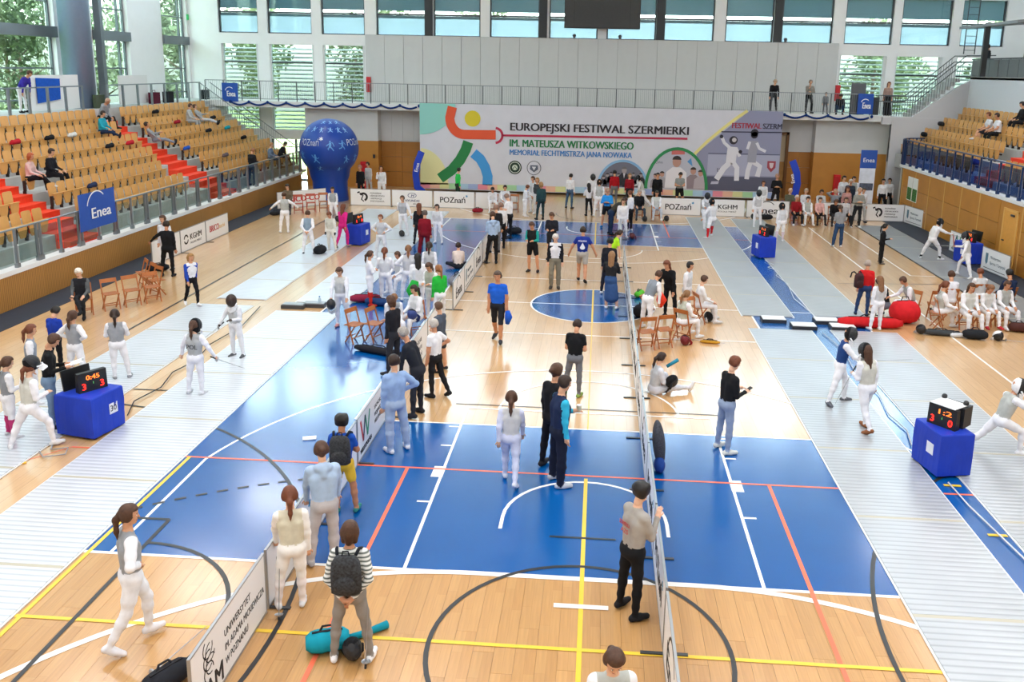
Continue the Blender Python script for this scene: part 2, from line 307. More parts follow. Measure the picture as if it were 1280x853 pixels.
# concrete stair at the far end of the left stand
st = thing('concrete_stair', 'grey concrete stair with steel handrail at far end of left stand', 'stairs')
for i in range(20):
    x = -16.6-.25*i; MB().box(x-.27, x, 35.75, 37.0, 1.0+.18*i-.3, 1.0+.18*(i+1)).build('step', M_CONC, st)
def rail_tube(pts, r=.025): return MB().tube(pts, r, 6)
rail_tube([(-21.5, 35.75, 5.6), (-16.9, 35.75, 2.3), (-15.9, 35.75, 2.3)]).build('handrail', M_GREYSTEEL, st)
rail_tube([(-21.5, 37.0, 5.6), (-16.9, 37.0, 2.3), (-15.9, 37.0, 2.3)]).build('handrail', M_GREYSTEEL, st)
bl = MB()
for yy in (35.75, 37.0):
    for i in range(36):
        x = -21.4+.125*i; bl.tube([(x, yy, 4.55-(x+21.4)*.715), (x, yy, 5.5-(x+21.4)*.715)], .009, 4)
bl.build('balusters', M_GREYSTEEL, st)['kind'] = 'stuff'
# glass railing on the parapet
M_GLASS = glass_mat('clear_glass', 'dfe8e6'); M_GLASSW = glass_mat('window_glass', 'a9b6b0'); M_GLASSB = glass_mat('blue_glass', 'a3b9dd')
def glass_rail(name, label, axis, c, a0, a1, zf, h, pitch, steel, gl, dbl=True):
    t = thing(name, label, 'railing')
    n = int(round((a1-a0)/pitch)); pitch = (a1-a0)/n
    P = lambda a, off=0, zz=0: (c+off, a, zz) if axis == 'Y' else (a, c+off, zz)
    def bx(m, a, b, o0, o1, z0, z1):
        if axis == 'Y': m.box(c+o0, c+o1, a, b, z0, z1)
        else: m.box(a, b, c+o0, c+o1, z0, z1)
    pmesh = {}
    for i in range(n+1):
        a = a0+pitch*i; m = MB()
        if i % 2 == 0 and dbl: bx(m, a-.11, a-.06, -.035, .035, zf, zf+h); bx(m, a+.06, a+.11, -.035, .035, zf, zf+h); bx(m, a-.13, a+.13, -.05, .05, zf, zf+.14)
        else: bx(m, a-.03, a+.03, -.03, .03, zf, zf+h-.03); bx(m, a-.06, a+.06, -.05, .05, zf, zf+.12)
        m.build('post', steel, t)
    for i in range(n):
        a = a0+pitch*i; m = MB(); bx(m, a+.13, a+pitch-.13, -.006, .006, zf+.1, zf+h-.12); m.build('glass_pane', gl, t)
    MB().tube([P(a0, 0, zf+h), P(a1, 0, zf+h)], .028, 8).build('top_rail', steel, t, smooth=True)
    MB().tube([P(a0, .05, zf+.03)] + [P(a0+(a1-a0)*i/120, .07, zf-.02-.06*abs(math.sin(i*.9))) for i in range(1, 120)] + [P(a1, .05, zf)], .012, 4).build('cable', mat('22262c', .6), t)
    return t
glass_rail('glass_railing', 'long steel railing with clear glass panes on the left stand parapet', 'Y', LX-.06, -5.2, 34.9, 1.06, 1.08, 1.0, M_GREYSTEEL, M_GLASS)
# railing along the walkway behind the top row
t = thing('walkway_railing', 'flat steel railing behind the top seat row of left stand', 'railing')
for a0, a1 in ((17.0, 25.1), (27.0, 36.0)):
    n = int((a1-a0)/1.15); d = (a1-a0)/n
    for i in range(n+1): MB().box(-21.66, -21.6, a0+d*i-.06, a0+d*i+.06, 4.6, 5.6).build('post', M_GREYSTEEL, t)
    MB().box(-21.67, -21.59, a0-.06, a1+.06, 5.58, 5.63).build('top_rail', M_GREYSTEEL, t)
# ---------------------------------------------------------------- tip-up seats
M_PLY = mat('dba45c', .42, noise=.07, nscale=3, key='plywood', spec=.5); M_PLYE = mat('a9783d', .5, key='plyedge'); M_BRK = mat('2b2622', .5, .2, key='bracket')
def seat_meshes():
    b = MB(); n = 5
    pts = [(-.2, .40), (.2, .40), (.215, .78), (.19, .835), (.12, .85), (-.12, .85), (-.19, .835), (-.215, .78)]
    b.prism([(p[0], p[1]) for p in pts], .02, frame((0, 0, 0), (0, 1, 0), (-.12, 0, 1)))
    s = MB(); pts = [(-.195, .5), (.195, .5), (.185, .32), (.12, .14), (.09, .12), (-.09, .12), (-.12, .14), (-.185, .32)]
    s.prism([(p[0], p[1]) for p in pts], .025, frame((.1, 0, 0), (0, 1, 0), (.02, 0, 1)))
    s.box(.08, .15, -.235, .235, .49, .515)
    k = MB(); k.box(.03, .1, -.29, -.21, .1, .44); k.box(.0, .1, -.27, -.23, 0, .1); k.box(.0, .05, -.2, .2, .3, .36)
    return b.mesh('backrest', M_PLY), s.mesh('seat_pan', M_PLY), k.mesh('bracket', M_BRK)
SB, SP, SK = seat_meshes()
def seat(x, y, zt, rz, label, group):
    o = thing('stadium_seat', label, 'seat', (x, y, zt), rz, group)
    obj('backrest', SB, o); obj('seat_pan', SP, o); obj('bracket', SK, o); return o
RN = ['front', 'second', 'third', 'fourth', 'fifth', 'top']
for k, (x, zt) in enumerate(ROW):
    y = 16.45
    ye = [23.9, 23.9, 24.5, 25.2, 25.2, 25.2][k]
    while y < ye+.01:
        if not (k == 2 and 16.6 < y < 18.0): seat(x, y, zt, 0, f'plywood seat, {RN[k]} row of the left stand, between its two red aisles', f'left stand middle block, {RN[k]} row seats')
        y += .5
    y = 27.3
    while y < 35.5:
        seat(x, y, zt, 0, f'plywood seat, {RN[k]} row of the left stand, beyond the far red aisle', f'left stand far block, {RN[k]} row seats'); y += .5
    if k < 3:
        for i in range(4 if k else 6): seat(x, 14.3-.5*i, zt, 0, f'plywood seat, {RN[k]} row, at left picture edge before the near red aisle', f'left stand near block, {RN[k]} row seats')
# ================================================================ LEFT OUTER WALL with tall windows
XW = -23.55
M_WHITE = mat('eef0f2', .65, key='white_wall', noise=.015, nscale=2)
M_FRAME = mat('6e767c', .4, .3, key='window_frame')
wl = MB()
for y0, y1 in ((-14, 20.3), (26.7, 29.5), (32.7, 36.1), (39.0, 39.6)): wl.box(XW-.4, XW, y0, y1, 4.6, 16.2)
wl.box(XW-.4, XW, -14, 39.6, 0, 4.6)
wl.box(XW-.4, XW, -14, 39.6, 14.8, 16.2)
struct(wl.build('wall_left', M_WHITE))
wi = 0
def left_window(n, y0, y1):
    w = struct(bpy.data.objects.new('window_%d' % n, None)); COL.objects.link(w)
    f = MB(); f.box(XW-.3, XW-.2, y0, y0+.1, 4.6, 14.8); f.box(XW-.3, XW-.2, y1-.1, y1, 4.6, 14.8); f.build('window_frame', M_FRAME, w)
    MB().box(XW-.35, XW+.12, y0, y1, 7.6, 8.05).build('cross_beam', M_FRAME, w)
    for zz in (5.0, 6.3, 9.1, 10.2): MB().box(XW-.3, XW-.22, y0+.1, y1-.1, zz-.03, zz+.03).build('transom', M_FRAME, w)
    ym = y0+(y1-y0)*(.38 if y1-y0 > 4 else .82)
    MB().box(XW-.3, XW-.2, ym-.05, ym+.05, 4.6, 14.8).build('mullion', M_FRAME, w)
    for a, b in ((y0+.1, ym-.05), (ym+.05, y1-.1)):
        for z0, z1 in ((4.6, 6.27), (6.33, 7.6), (8.05, 9.07), (9.13, 11.5), (11.5, 14.8)):
            MB().box(XW-.265, XW-.255, a, b, z0, z1).build('pane', M_GLASSW, w)
left_window(1, 20.3, 26.7); left_window(2, 29.5, 32.7); left_window(3, 36.1, 39.0)
tag(MB().tube([(-22.6, 26.6, 4.6), (-22.6, 26.6, 16.2)], .62, 24).build('round_column', mat('7d8fa8', .35, .2, key='column', noise=.03), smooth=True), 'thick round blue-grey column on the walkway behind left stand', 'column')
tag(MB().box(-23.0, -22.7, 28.75, 29.0, 4.6, 16.2).build('steel_post', mat('6a7077', .4, .4, key='post')), 'slim dark grey steel post before the white left wall pier', 'post')
for zz in (5.9, 7.6):
    m = MB(); m.box(XW, XW+.55, 27.6, 27.68, zz, zz+.04); m.prism([(0, 0), (.2, 0), (.05, -.35)], .06, frame((XW+.35, 27.6, zz), (1, 0, 0), (0, 0, 1)))
    tag(m.build('wall_bracket', M_DARKSTEEL), 'dark steel bracket on white left wall pier, %s of the two' % ('lower' if zz < 7 else 'upper'), 'bracket')
wp = MB().box(-22.35, -22.3, 22.6, 26.0, 4.65, 6.05); tag(wp.build('partition_panel', mat('e4e6e6', .6, key='partition')), 'white partition panel behind the walkway rail, hung with blue cloth', 'panel')
tag(MB().box(-22.35, -22.3, 29.2, 31.8, 4.65, 6.0).build('partition_panel', mat('e0e2e2', .6, key='partition')), 'plain white partition panel right of the round column', 'panel')
m = MB(); m.prism([(0, 0), (1.5, .12), (1.55, .95), (0, 1.0)], .02, frame((-22.27, 23.1, 4.95), (0, 1, 0), (0, 0, 1))); tag(m.build('blue_cloth', cloth('1c55b8')), 'bright blue cloth hanging on the walkway partition', 'cloth')
m = MB()
for i in range(7): m.box(-21.9, -21.75, 26.3+.1*i, 26.39+.1*i, 4.62, 5.2)
tag(m.build('leaflet_rack', [mat('3d4a35', .6)]), 'dark rack of leaflets on the walkway beside the column', 'rack')
# ================================================================ FAR WALL
YF = 39.2; ZG = 4.66
fw = MB()
UP = [(-21.8, -19.5), (-18.95, -16.4), (-15.85, -13.35), (-12.7, -9.9), (-9.45, -6.8), (-6.28, -3.5), (-2.97, -.27), (.22, 2.94), (3.35, 6.1), (6.7, 9.3), (9.74, 12.48), (13.12, 15.67), (16.1, 18.75), (19.26, 21.56)]
LO = [(-21.7, -19.55), (-18.9, -16.3), (-15.8, -13.38), (13.0, 15.5), (16.0, 18.47), (19.2, 21.4)]
ZU0, ZU1, ZL0, ZL1 = 8.35, 10.75, 2.95, 7.75
def piers(iv, z0, z1, a, b):
    x = a
    for p, q in iv:
        if p > x: fw.box(x, p, YF, YF+.5, z0, z1)
        x = q
    if b > x: fw.box(x, b, YF, YF+.5, z0, z1)
piers(UP, ZU0, ZU1, -24, 24); piers(UP, 11.2, 14.6, -24, 24); fw.box(-24, 24, YF, YF+.5, 14.6, 16.2); fw.box(-24, 24, YF, YF+.5, ZU1, 11.2); fw.box(-24, 24, YF, YF+.5, ZL1, ZU0)
piers(LO[:3], ZL0, ZL1, -24, -13.3); piers(LO[3:], ZL0, ZL1, 12.85, 24); fw.box(-13.3, 12.85, YF, YF+.5, 0, ZL1)
GD = [(-19.0, -16.2), (-15.9, -13.35), (12.9, 15.4), (15.8, 18.4)]
fw.box(-24, -13.3, YF, YF+.5, 2.4, ZL0); fw.box(12.85, 24, YF, YF+.5, 2.4, ZL0)
piers(GD[:2], 0, 2.4, -24, -13.3); piers(GD[2:], 0, 2.4, 12.85, 24)
struct(fw.build('wall_far', M_WHITE))
M_BLT = fabric_screen('blind_teal', '82979f', .5, .03); M_BLL = fabric_screen('blind_pale', 'c2ced5', .6, .08)
for i, (p, q) in enumerate(UP):
    w = struct(bpy.data.objects.new('window_%d' % (4+i), None)); COL.objects.link(w)
    f = MB()
    for a in ((p, p+.08, ZU0, ZU1), (q-.08, q, ZU0, ZU1), (p, q, ZU0, ZU0+.06)): f.box(a[0], a[1], YF+.16, YF+.26, a[2], a[3])
    f.build('window_frame', M_DARKSTEEL, w); MB().box(p+.08, q-.08, YF+.17, YF+.25, 9.46, 9.56).build('transom', M_DARKSTEEL, w)
    MB().box(p+.08, q-.08, YF+.205, YF+.215, ZU0+.06, 9.46).build('pane', M_GLASS, w); MB().box(p+.08, q-.08, YF+.205, YF+.215, 9.56, ZU1).build('pane', M_GLASS, w)
    MB().box(p+.06, q-.06, YF+.3, YF+.31, 9.72, ZU1).build('blind', M_BLT, w); MB().box(p+.06, q-.06, YF+.3, YF+.31, ZU0, 9.40).build('blind', M_BLL, w)
    MB().box(p+.06, q-.06, YF+.285, YF+.3, 9.3, 9.46).build('blind_rail', mat('8fb9cf', .5), w)
for i, (p, q) in enumerate(UP):
    w = struct(bpy.data.objects.new('window_%d' % (24+i), None)); COL.objects.link(w)
    f = MB()
    for a in ((p, p+.08, 11.2, 14.6), (q-.08, q, 11.2, 14.6), (p, q, 12.86, 12.94)): f.box(a[0], a[1], YF+.16, YF+.26, a[2], a[3])
    f.build('window_frame', M_DARKSTEEL, w)
    for z0, z1 in ((11.2, 12.86), (12.94, 14.6)): MB().box(p+.08, q-.08, YF+.205, YF+.215, z0, z1).build('pane', M_GLASS, w)
for x in (-9.9, -3.5, 2.94, 9.3):
    tag(MB().box(x, x+.42, YF-.12, YF-.01, 8.37, 12.0).build('steel_upright', mat('2f3336', .5, .2, key='upright')), 'dark steel upright between upper windows, %s' % {-9.9: 'leftmost of the four', -3.5: 'just left of the big dark display', 2.94: 'just right of the big dark display', 9.3: 'rightmost of the four'}[x], 'upright')
M_SLAT = mat('eef0ee', .5, key='louvre')
for i, (p, q) in enumerate(LO):
    w = struct(bpy.data.objects.new('window_%d' % (18+i), None)); COL.objects.link(w)
    f = MB(); f.box(p, p+.08, YF+.1, YF+.3, ZL0, ZL1); f.box(q-.14, q, YF+.1, YF+.3, ZL0, ZL1); f.build('window_frame', mat('d8dcdd', .5), w)
    MB().box(p+.08, q-.14, YF+.17, YF+.25, 6.7, 6.78).build('transom', M_DARKSTEEL, w)
    MB().box(p+.08, q-.14, YF+.205, YF+.215, ZL0, 6.7).build('pane', M_GLASSW, w); MB().box(p+.08, q-.14, YF+.205, YF+.215, 6.78, ZL1).build('pane', M_GLASSW, w)
    sm = MB().obox((0, 0, 0), (q-p+.1, .16, .03), Euler((.5, 0, 0)).to_matrix()).mesh('slat', M_SLAT)
    zz = ZL0+.1
    while zz < ZL1: obj('slat', sm, w, T((p+q)/2, YF+.62, zz)); zz += .235
for i, (p, q) in enumerate(GD):
    w = struct(bpy.data.objects.new('door_%d' % (1+i), None)); COL.objects.link(w); xm = (p+q)/2
    f = MB(); f.box(p, p+.08, YF+.1, YF+.25, 0, 2.4); f.box(q-.08, q, YF+.1, YF+.25, 0, 2.4); f.box(xm-.05, xm+.05, YF+.1, YF+.25, 0, 2.4); f.box(p, q, YF+.1, YF+.25, 0, .08); f.box(p, q, YF+.1, YF+.25, 1.25, 1.33)
    f.build('door_frame', M_DARKSTEEL, w)
    MB().box(p+.08, xm-.05, YF+.17, YF+.18, .08, 2.4).build('pane', M_GLASS, w); MB().box(xm+.05, q-.08, YF+.17, YF+.18, .08, 2.4).build('pane', M_GLASS, w)
# panel wall over the gallery
M_PAN = mat('c9cccd', .55, key='grey_panel', noise=.02, nscale=2)
pw = struct(MB().box(-13.3, 12.85, YF-.12, YF-.002, ZG, 8.37).build('wall_panelled', mat('8e9294', .6)))
npn = 24; wpn = (12.85+13.3)/npn
pmh = MB().box(.008, wpn-.008, -.05, 0, .01, 3.70).mesh('panel', M_PAN)
for i in range(npn): obj('panel', pmh, pw, T(-13.3+wpn*i, YF-.12, ZG))
# gallery slab and railing
YG = 36.6
gs = MB(); gs.box(-22.0, 15.2, YG, YF, 4.34, ZG); struct(gs.build('gallery_slab', mat('e3e5e4', .6, key='slab')))
gr = thing('gallery_railing', 'long steel gallery railing above the festival banner', 'railing')
pmh = MB().box(-.02, .02, -.02, .02, 0, 1.08).mesh('post', M_DARKSTEEL)
x = -21.6
while x < 14.2: obj('post', pmh, gr, T(x, YG+.05, ZG)); x += 1.02
MB().box(-21.6, 14.2, YG+.03, YG+.075, ZG+1.06, ZG+1.1).build('top_rail', M_GREYSTEEL, gr); MB().box(-21.6, 14.2, YG+.035, YG+.065, ZG+.1, ZG+.13).build('bottom_rail', M_GREYSTEEL, gr)
bl = MB(); x = -21.5
while x < 14.2: bl.box(x-.006, x+.006, YG+.044, YG+.056, ZG+.1, ZG+1.06); x += .105
bl.build('balusters', M_GREYSTEEL, gr)['kind'] = 'stuff'
sw = MB()
def swag(x0, x1):
    n = int(round((x1-x0)/1.0)); d = (x1-x0)/n; pts = []
    for i in range(n):
        for j in range(8): pts.append((x0+d*(i+j/8), YG-.05, 4.60-.16*math.sin(math.pi*j/8)))
    sw.tube(pts, .05, 6)
    for i in range(n+1): sw.ell((x0+d*i, YG-.07, 4.6), (.08, .06, .09), 6, 4)
swag(-20.2, -9.75); tag(sw.build('swag_garland', cloth('1c3a78'), smooth=True), 'navy swag garland along the gallery edge left of the festival banner', 'garland')
sw = MB(); swag(9.7, 14.2); tag(sw.build('swag_garland', cloth('1c3a78'), smooth=True), 'navy swag garland along the gallery edge right of the festival banner', 'garland')
# the block under the gallery with wood doors
M_DOORW = wood_mat('door_wood', 'a8702f', '9d6828', '7d4f1c', 1.1, 2.6, rough=.4, rot=False, grain=.08)
lw = MB(); lw.box(-16.28, 16.22, 37.9, 38.2, 0, 4.34); LWALL = struct(lw.build('wall_under_gallery', M_PAN))
for x0, x1 in ((-16.28, -12.2), (11.55, 16.22)):
    struct(MB().box(x0, x1, 37.2, 37.9, 0, 2.6).build('wall_pier_wood', mat('b87f38', .45, noise=.06, nscale=2, key='pierwood'))); struct(MB().box(x0, x1, 37.2, 37.9, 2.6, 4.34).build('wall_pier', M_PAN))
for x0, x1, nm in ((-12.2, -9.8, 5), (-9.75, -7.2, 6), (8.2, 9.3, 7), (10.3, 11.55, 8)):
    d = struct(bpy.data.objects.new('door_%d' % nm, None)); COL.objects.link(d); n = 2
    for i in range(n):
        for zz in (0, .85, 1.7):
            MB().box(x0+(x1-x0)/n*i+.006, x0+(x1-x0)/n*(i+1)-.006, 37.84, 37.895, zz+.006, zz+.85-.006).build('door_panel', M_DOORW, d)
for i in range(4): MB().box(-12.2+.62*i+.005, -12.2+.62*(i+1)-.005, 37.86, 37.897, 2.6, 4.3).build('panel', M_PAN, LWALL)
d = struct(bpy.data.objects.new('door_9', None)); COL.objects.link(d)
f = MB(); f.box(9.3, 9.45, 37.7, 37.9, 0, 3.6); f.box(10.15, 10.3, 37.7, 37.9, 0, 3.6); f.box(9.3, 10.3, 37.7, 37.9, 3.45, 3.6); f.build('door_frame', mat('6d4518', .5), d)
MB().box(9.45, 10.15, 37.8, 37.88, 0, 2.0).build('door_leaf', mat('a77a3e', .45, noise=.05), d); MB().box(9.45, 10.15, 37.8, 37.88, 2.02, 3.45).build('over_panel', mat('b9a98c', .6), d)
# ================================================================ RIGHT WALL AND STAND
RX = 14.72; RZ = 2.4; RROW = [(15.35+.87*k, 2.85+.52*k) for k in range(4)]
wr = MB(); wr.box(RX, 24, -14, 32.6, 0, RZ); WR = struct(wr.build('wall_right', mat('6b4a1f', .7)))
M_RW = mat('bd8130', .4, noise=.07, nscale=1.5, key='right_wood', spec=.5)
y = 9.6; ws = [(y+1.75*i) for i in range(14)]
for i in range(13):
    y0 = 9.6+1.75*i; y1 = y0+1.75
    if y1 > 32.6: y1 = 32.6
    if 20.4 < (y0+y1)/2 < 22.0: continue
    for z0, z1 in ((0.02, .72), (.74, 1.52), (1.54, RZ-.02)): MB().box(RX-.035, RX, y0+.01, y1-.012, z0, z1).build('wood_panel', M_RW, WR)
    MB().box(RX-.05, RX-.03, y1-.05, y1+.01, 0, RZ).build('batten', mat('d6ab62', .45), WR)
dr = struct(bpy.data.objects.new('door_10', None)); COL.objects.link(dr); y0, y1 = 20.1, 21.85
MB().box(RX-.03, RX, y0, y1, 0, RZ-.02).build('door_surround', M_RW, dr)
f = MB(); f.box(RX-.06, RX-.03, 20.35, 20.45, 0, 2.15); f.box(RX-.06, RX-.03, 21.4, 21.5, 0, 2.15); f.box(RX-.06, RX-.03, 20.35, 21.5, 2.1, 2.18); f.build('door_frame', mat('e6b25e', .4), dr)
MB().box(RX-.055, RX-.03, 20.45, 21.4, .01, 2.1).build('door_leaf', mat('dfa044', .4, noise=.05), dr); MB().box(RX-.1, RX-.05, 21.2, 21.32, 1.0, 1.04).build('door_handle', M_DARKSTEEL, dr); MB().box(RX-.1, RX-.05, 20.6, 20.85, 1.95, 2.02).build('door_closer', M_DARKSTEEL, dr)
for i in range(2):
    m = MB(); yy = 30.2+.68*i; m.box(RX-.055, RX-.04, yy, yy+.62, 1.0, 2.1, 0); m.box(RX-.058, RX-.054, yy+.03, yy+.59, 1.03, 1.6, 1)
    for j in range(7): m.box(RX-.06, RX-.057, yy+.05, yy+.57, 1.06+.075*j, 1.1+.075*j, 2)
    tag(m.build('wall_poster', [mat('eef2ee', .5), mat('3f8a2d', .5, noise=.3, nscale=30), mat('25521f', .5)]), 'green and white framed poster on right wood wall, %s of the two' % ('nearer' if i == 0 else 'farther'), 'poster')
# curved end of the stand front
ce = MB(); n = 8
pts = [(RX+1.2*(1-math.cos(math.pi/2*i/n)), 32.6+1.3*math.sin(math.pi/2*i/n)) for i in range(n+1)] + [(16.2, 33.9)]
for a, b in zip(pts[:-1], pts[1:]): ce.add([(a[0], a[1], 0), (b[0], b[1], 0), (b[0], b[1], RZ), (a[0], a[1], RZ)], [(0, 1, 2, 3)]); ce.add([(a[0], a[1], RZ), (b[0], b[1], RZ), (17, b[1], RZ), (17, a[1], RZ)], [(0, 1, 2, 3)])
struct(ce.build('wall_stand_end', mat('b4b4b0', .7, key='grey_plaster')))
kb = MB(); kb.box(RX-.06, RX+.3, -14, 32.6, RZ, RZ+.12)
for a, b in zip(pts[:-1], pts[1:]):
    kb.add([(a[0]-.06, a[1], RZ), (b[0]-.06, b[1]+.06, RZ), (b[0]-.06, b[1]+.06, RZ+.12), (a[0]-.06, a[1], RZ+.12), (a[0]+.25, a[1]-.2, RZ+.12), (b[0]+.25, b[1]-.2, RZ+.12)], [(0, 1, 2, 3), (3, 2, 5, 4)])
struct(kb.build('trim_2', mat('e8eaea', .5, key='kerb')))
glass_rail('glass_railing', 'blue steel railing with blue tinted glass on the right stand front', 'Y', RX+.05, 8.0, 32.6, RZ+.12, 1.2, .85, mat('27406b', .4, .4, key='blue_steel'), M_GLASSB, False)
t = thing('glass_railing', 'curved blue railing end at the far corner of the right stand', 'railing')
for i, p in enumerate(pts): MB().box(p[0]-.03, p[0]+.03, p[1]-.03, p[1]+.03, RZ+.1, RZ+1.32).build('post', mat('27406b', .4, .4, key='blue_steel'), t)
MB().tube([(p[0], p[1], RZ+1.32) for p in pts], .028, 6).build('top_rail', mat('27406b', .4, .4, key='blue_steel'), t)
for a, b in zip(pts[:-1], pts[1:]): MB().add([(a[0], a[1], RZ+.15), (b[0], b[1], RZ+.15), (b[0], b[1], RZ+1.2), (a[0], a[1], RZ+1.2)], [(0, 1, 2, 3)]).build('glass_pane', M_GLASSB, t)
tr = MB(); tr.box(RX+.3, 15.1, -14, 32.6, 2.2, RZ+.02)
for k, (x, zt) in enumerate(RROW): tr.box(x-.27, 24 if k == 3 else x+.66, -14, 34.9, 2.2, zt)
struct(tr.build('stand_terrace_right', M_CONC))
AR0, AR1 = 23.6, 25.2
RRN = ['front', 'second', 'third', 'top']
for k, (x, zt) in enumerate(RROW):
    y = 34.4
    while y > AR1+.2:
        seat(x, y, zt, math.pi, f'plywood seat, {RRN[k]} row of the right stand, beyond its red aisle', f'right stand far block, {RRN[k]} row seats'); y -= .5
    y = AR0-.3
    while y > (19.4 if k < 2 else 21.5): seat(x, y, zt, math.pi, f'plywood seat, {RRN[k]} row of the right stand, at the right picture edge', f'right stand near block, {RRN[k]} row seats'); y -= .5
a = red_stairs('aisle_stair', 15.045, 1, AR0, AR1, 2.605, 3, .52, .87); tag(a, 'bright red aisle stairs of the right stand', 'stairs')
# wall behind the right stand, end wall with the stair to the upper gallery
XR = 18.35
struct(MB().box(XR, XR+.3, -14, 35.0, 4.0, 6.72).build('wall_right_upper', mat('dfe4ea', .65, key='white_wall_r')))
struct(MB().box(XR, 24, -14, 35.0, 6.62, 6.75).build('upper_gallery_slab', mat('d5d7d6', .6)))
sp = tag(thing('parapet_screen', 'grey panelled parapet of the upper right gallery', 'parapet'), None)
for i in range(10): MB().box(XR-.02, XR+.03, 34.95-1.0*(i+1)+.02, 34.95-1.0*i-.02, 6.75, 7.55).build('panel', mat('6d7275', .55, key='parapet_grey', noise=.03), sp)
for i in range(11): MB().box(XR+.03, XR+.07, 34.93-1.0*i, 34.97-1.0*i, 6.75, 7.6).build('post', M_DARKSTEEL, sp)
MB().box(XR-.03, XR+.07, 24.9, 35.0, 7.56, 7.62).build('top_rail', M_DARKSTEEL, sp)
ew = MB(); ew.prism([(14.75, 2.4), (XR+.3, 2.4), (XR+.3, 6.7), (17.95, 6.3), (15.75, 4.7), (14.3, 4.66), (14.3, 4.3), (14.75, 4.3)], .25, frame((0, 35.25, 0), (1, 0, 0), (0, 0, 1)))
struct(ew.build('wall_stair_side', mat('c3c5c8', .65, key='stair_wall')))
struct(MB().box(14.75, 24, 34.95, 35.2, 0, 4.66).build('wall_stand_back', mat('c3c5c8', .65, key='stair_wall')))
struct(MB().box(15.2, 24, 35.2, YF, 4.34, ZG).build('gallery_slab_right', mat('e3e5e4', .6, key='slab')))
st = thing('gallery_stair', 'steel-railed stair climbing to the upper right gallery', 'stairs')
for i in range(10): MB().box(15.75+.22*i, 15.75+.22*(i+1)+.02, 35.25, 36.5, ZG+.2*i, ZG+.2*(i+1)).build('step', M_CONC, st)
for yy in (35.1, 36.6):
    for dz in (1.05, .75): MB().tube([(14.3, yy, ZG+dz), (15.8, yy, ZG+dz), (18.1, yy, 6.72+dz), (19.5, yy, 6.75+dz)], .024, 6).build('handrail', M_DARKSTEEL, st)
bl = MB()
for yy in (35.1, 36.6):
    x = 14.35
    while x < 18.1:
        zb_ = ZG+.05 if x < 15.8 else ZG+.05+(x-15.8)*.88; bl.tube([(x, yy, zb_), (x, yy, zb_+1.0)], .011, 4); x += .125
bl.build('balusters', M_DARKSTEEL, st)['kind'] = 'stuff'
# canopy over the upper right gallery
cp = thing('gallery_canopy', 'grey flat canopy on steel posts over the upper right gallery', 'canopy')
m = MB(); m.prism([(0, 0), (6, .55), (6, .75), (0, .12)], 6.0, frame((17.0, 33.6, 8.95), (1, 0, 0), (0, 0, 1))); m.build('roof_slab', mat('6a6f72', .5, key='canopy'), cp)
for xx, yy in ((17.9, 32.6), (19.75, 32.4), (19.75, 28.5)): MB().box(xx-.12, xx+.12, yy-.08, yy+.08, 6.75, 9.2+(xx-17.5)*.08).build('post', mat('45494b', .5, .3, key='post'), cp)
lt = thing('lattice_mast', 'dark steel lattice ladder mast before the last upper window', 'mast')
for dx in (0, .55): MB().tube([(18.9+dx, 37.6, 7.9), (18.9+dx, 37.6, 12)], .03, 4).build('rail', M_DARKSTEEL, lt)
for i in range(11): MB().tube([(18.9, 37.6, 8.1+.36*i), (19.45, 37.6, 8.1+.36*i)], .02, 4).build('rung', M_DARKSTEEL, lt)
# ================================================================ shell out of view
struct(MB().box(24, 24.4, -14, 39.7, 0, 16.2).build('wall_right_outer', M_WHITE)); struct(MB().box(-24.2, 24.4, -14.4, -14, 0, 16.2).build('wall_near', M_WHITE))
struct(MB().box(-24.2, 24.4, -14.4, 39.7, 16.2, 16.5).build('ceiling', mat('e9eaea', .7)))
hm = MB(); hm.box(-1.85, 1.85, -1.05, 1.05, .04, .3); hm.box(-.05, .05, -.05, .05, .3, .645); hm = hm.mesh('added_lamp_housing', mat('c9ccd0', .5, .3))  # housing shared by the added lamps, out of view
for i, (x, y) in enumerate(ADDED_LAMPS):
    o = obj('added_lamp', hm, None, T(x, y, 15.55)); tag(o, 'flat grey fitting of an added lamp under the ceiling, out of view', 'lamp', 'added ceiling lamps')
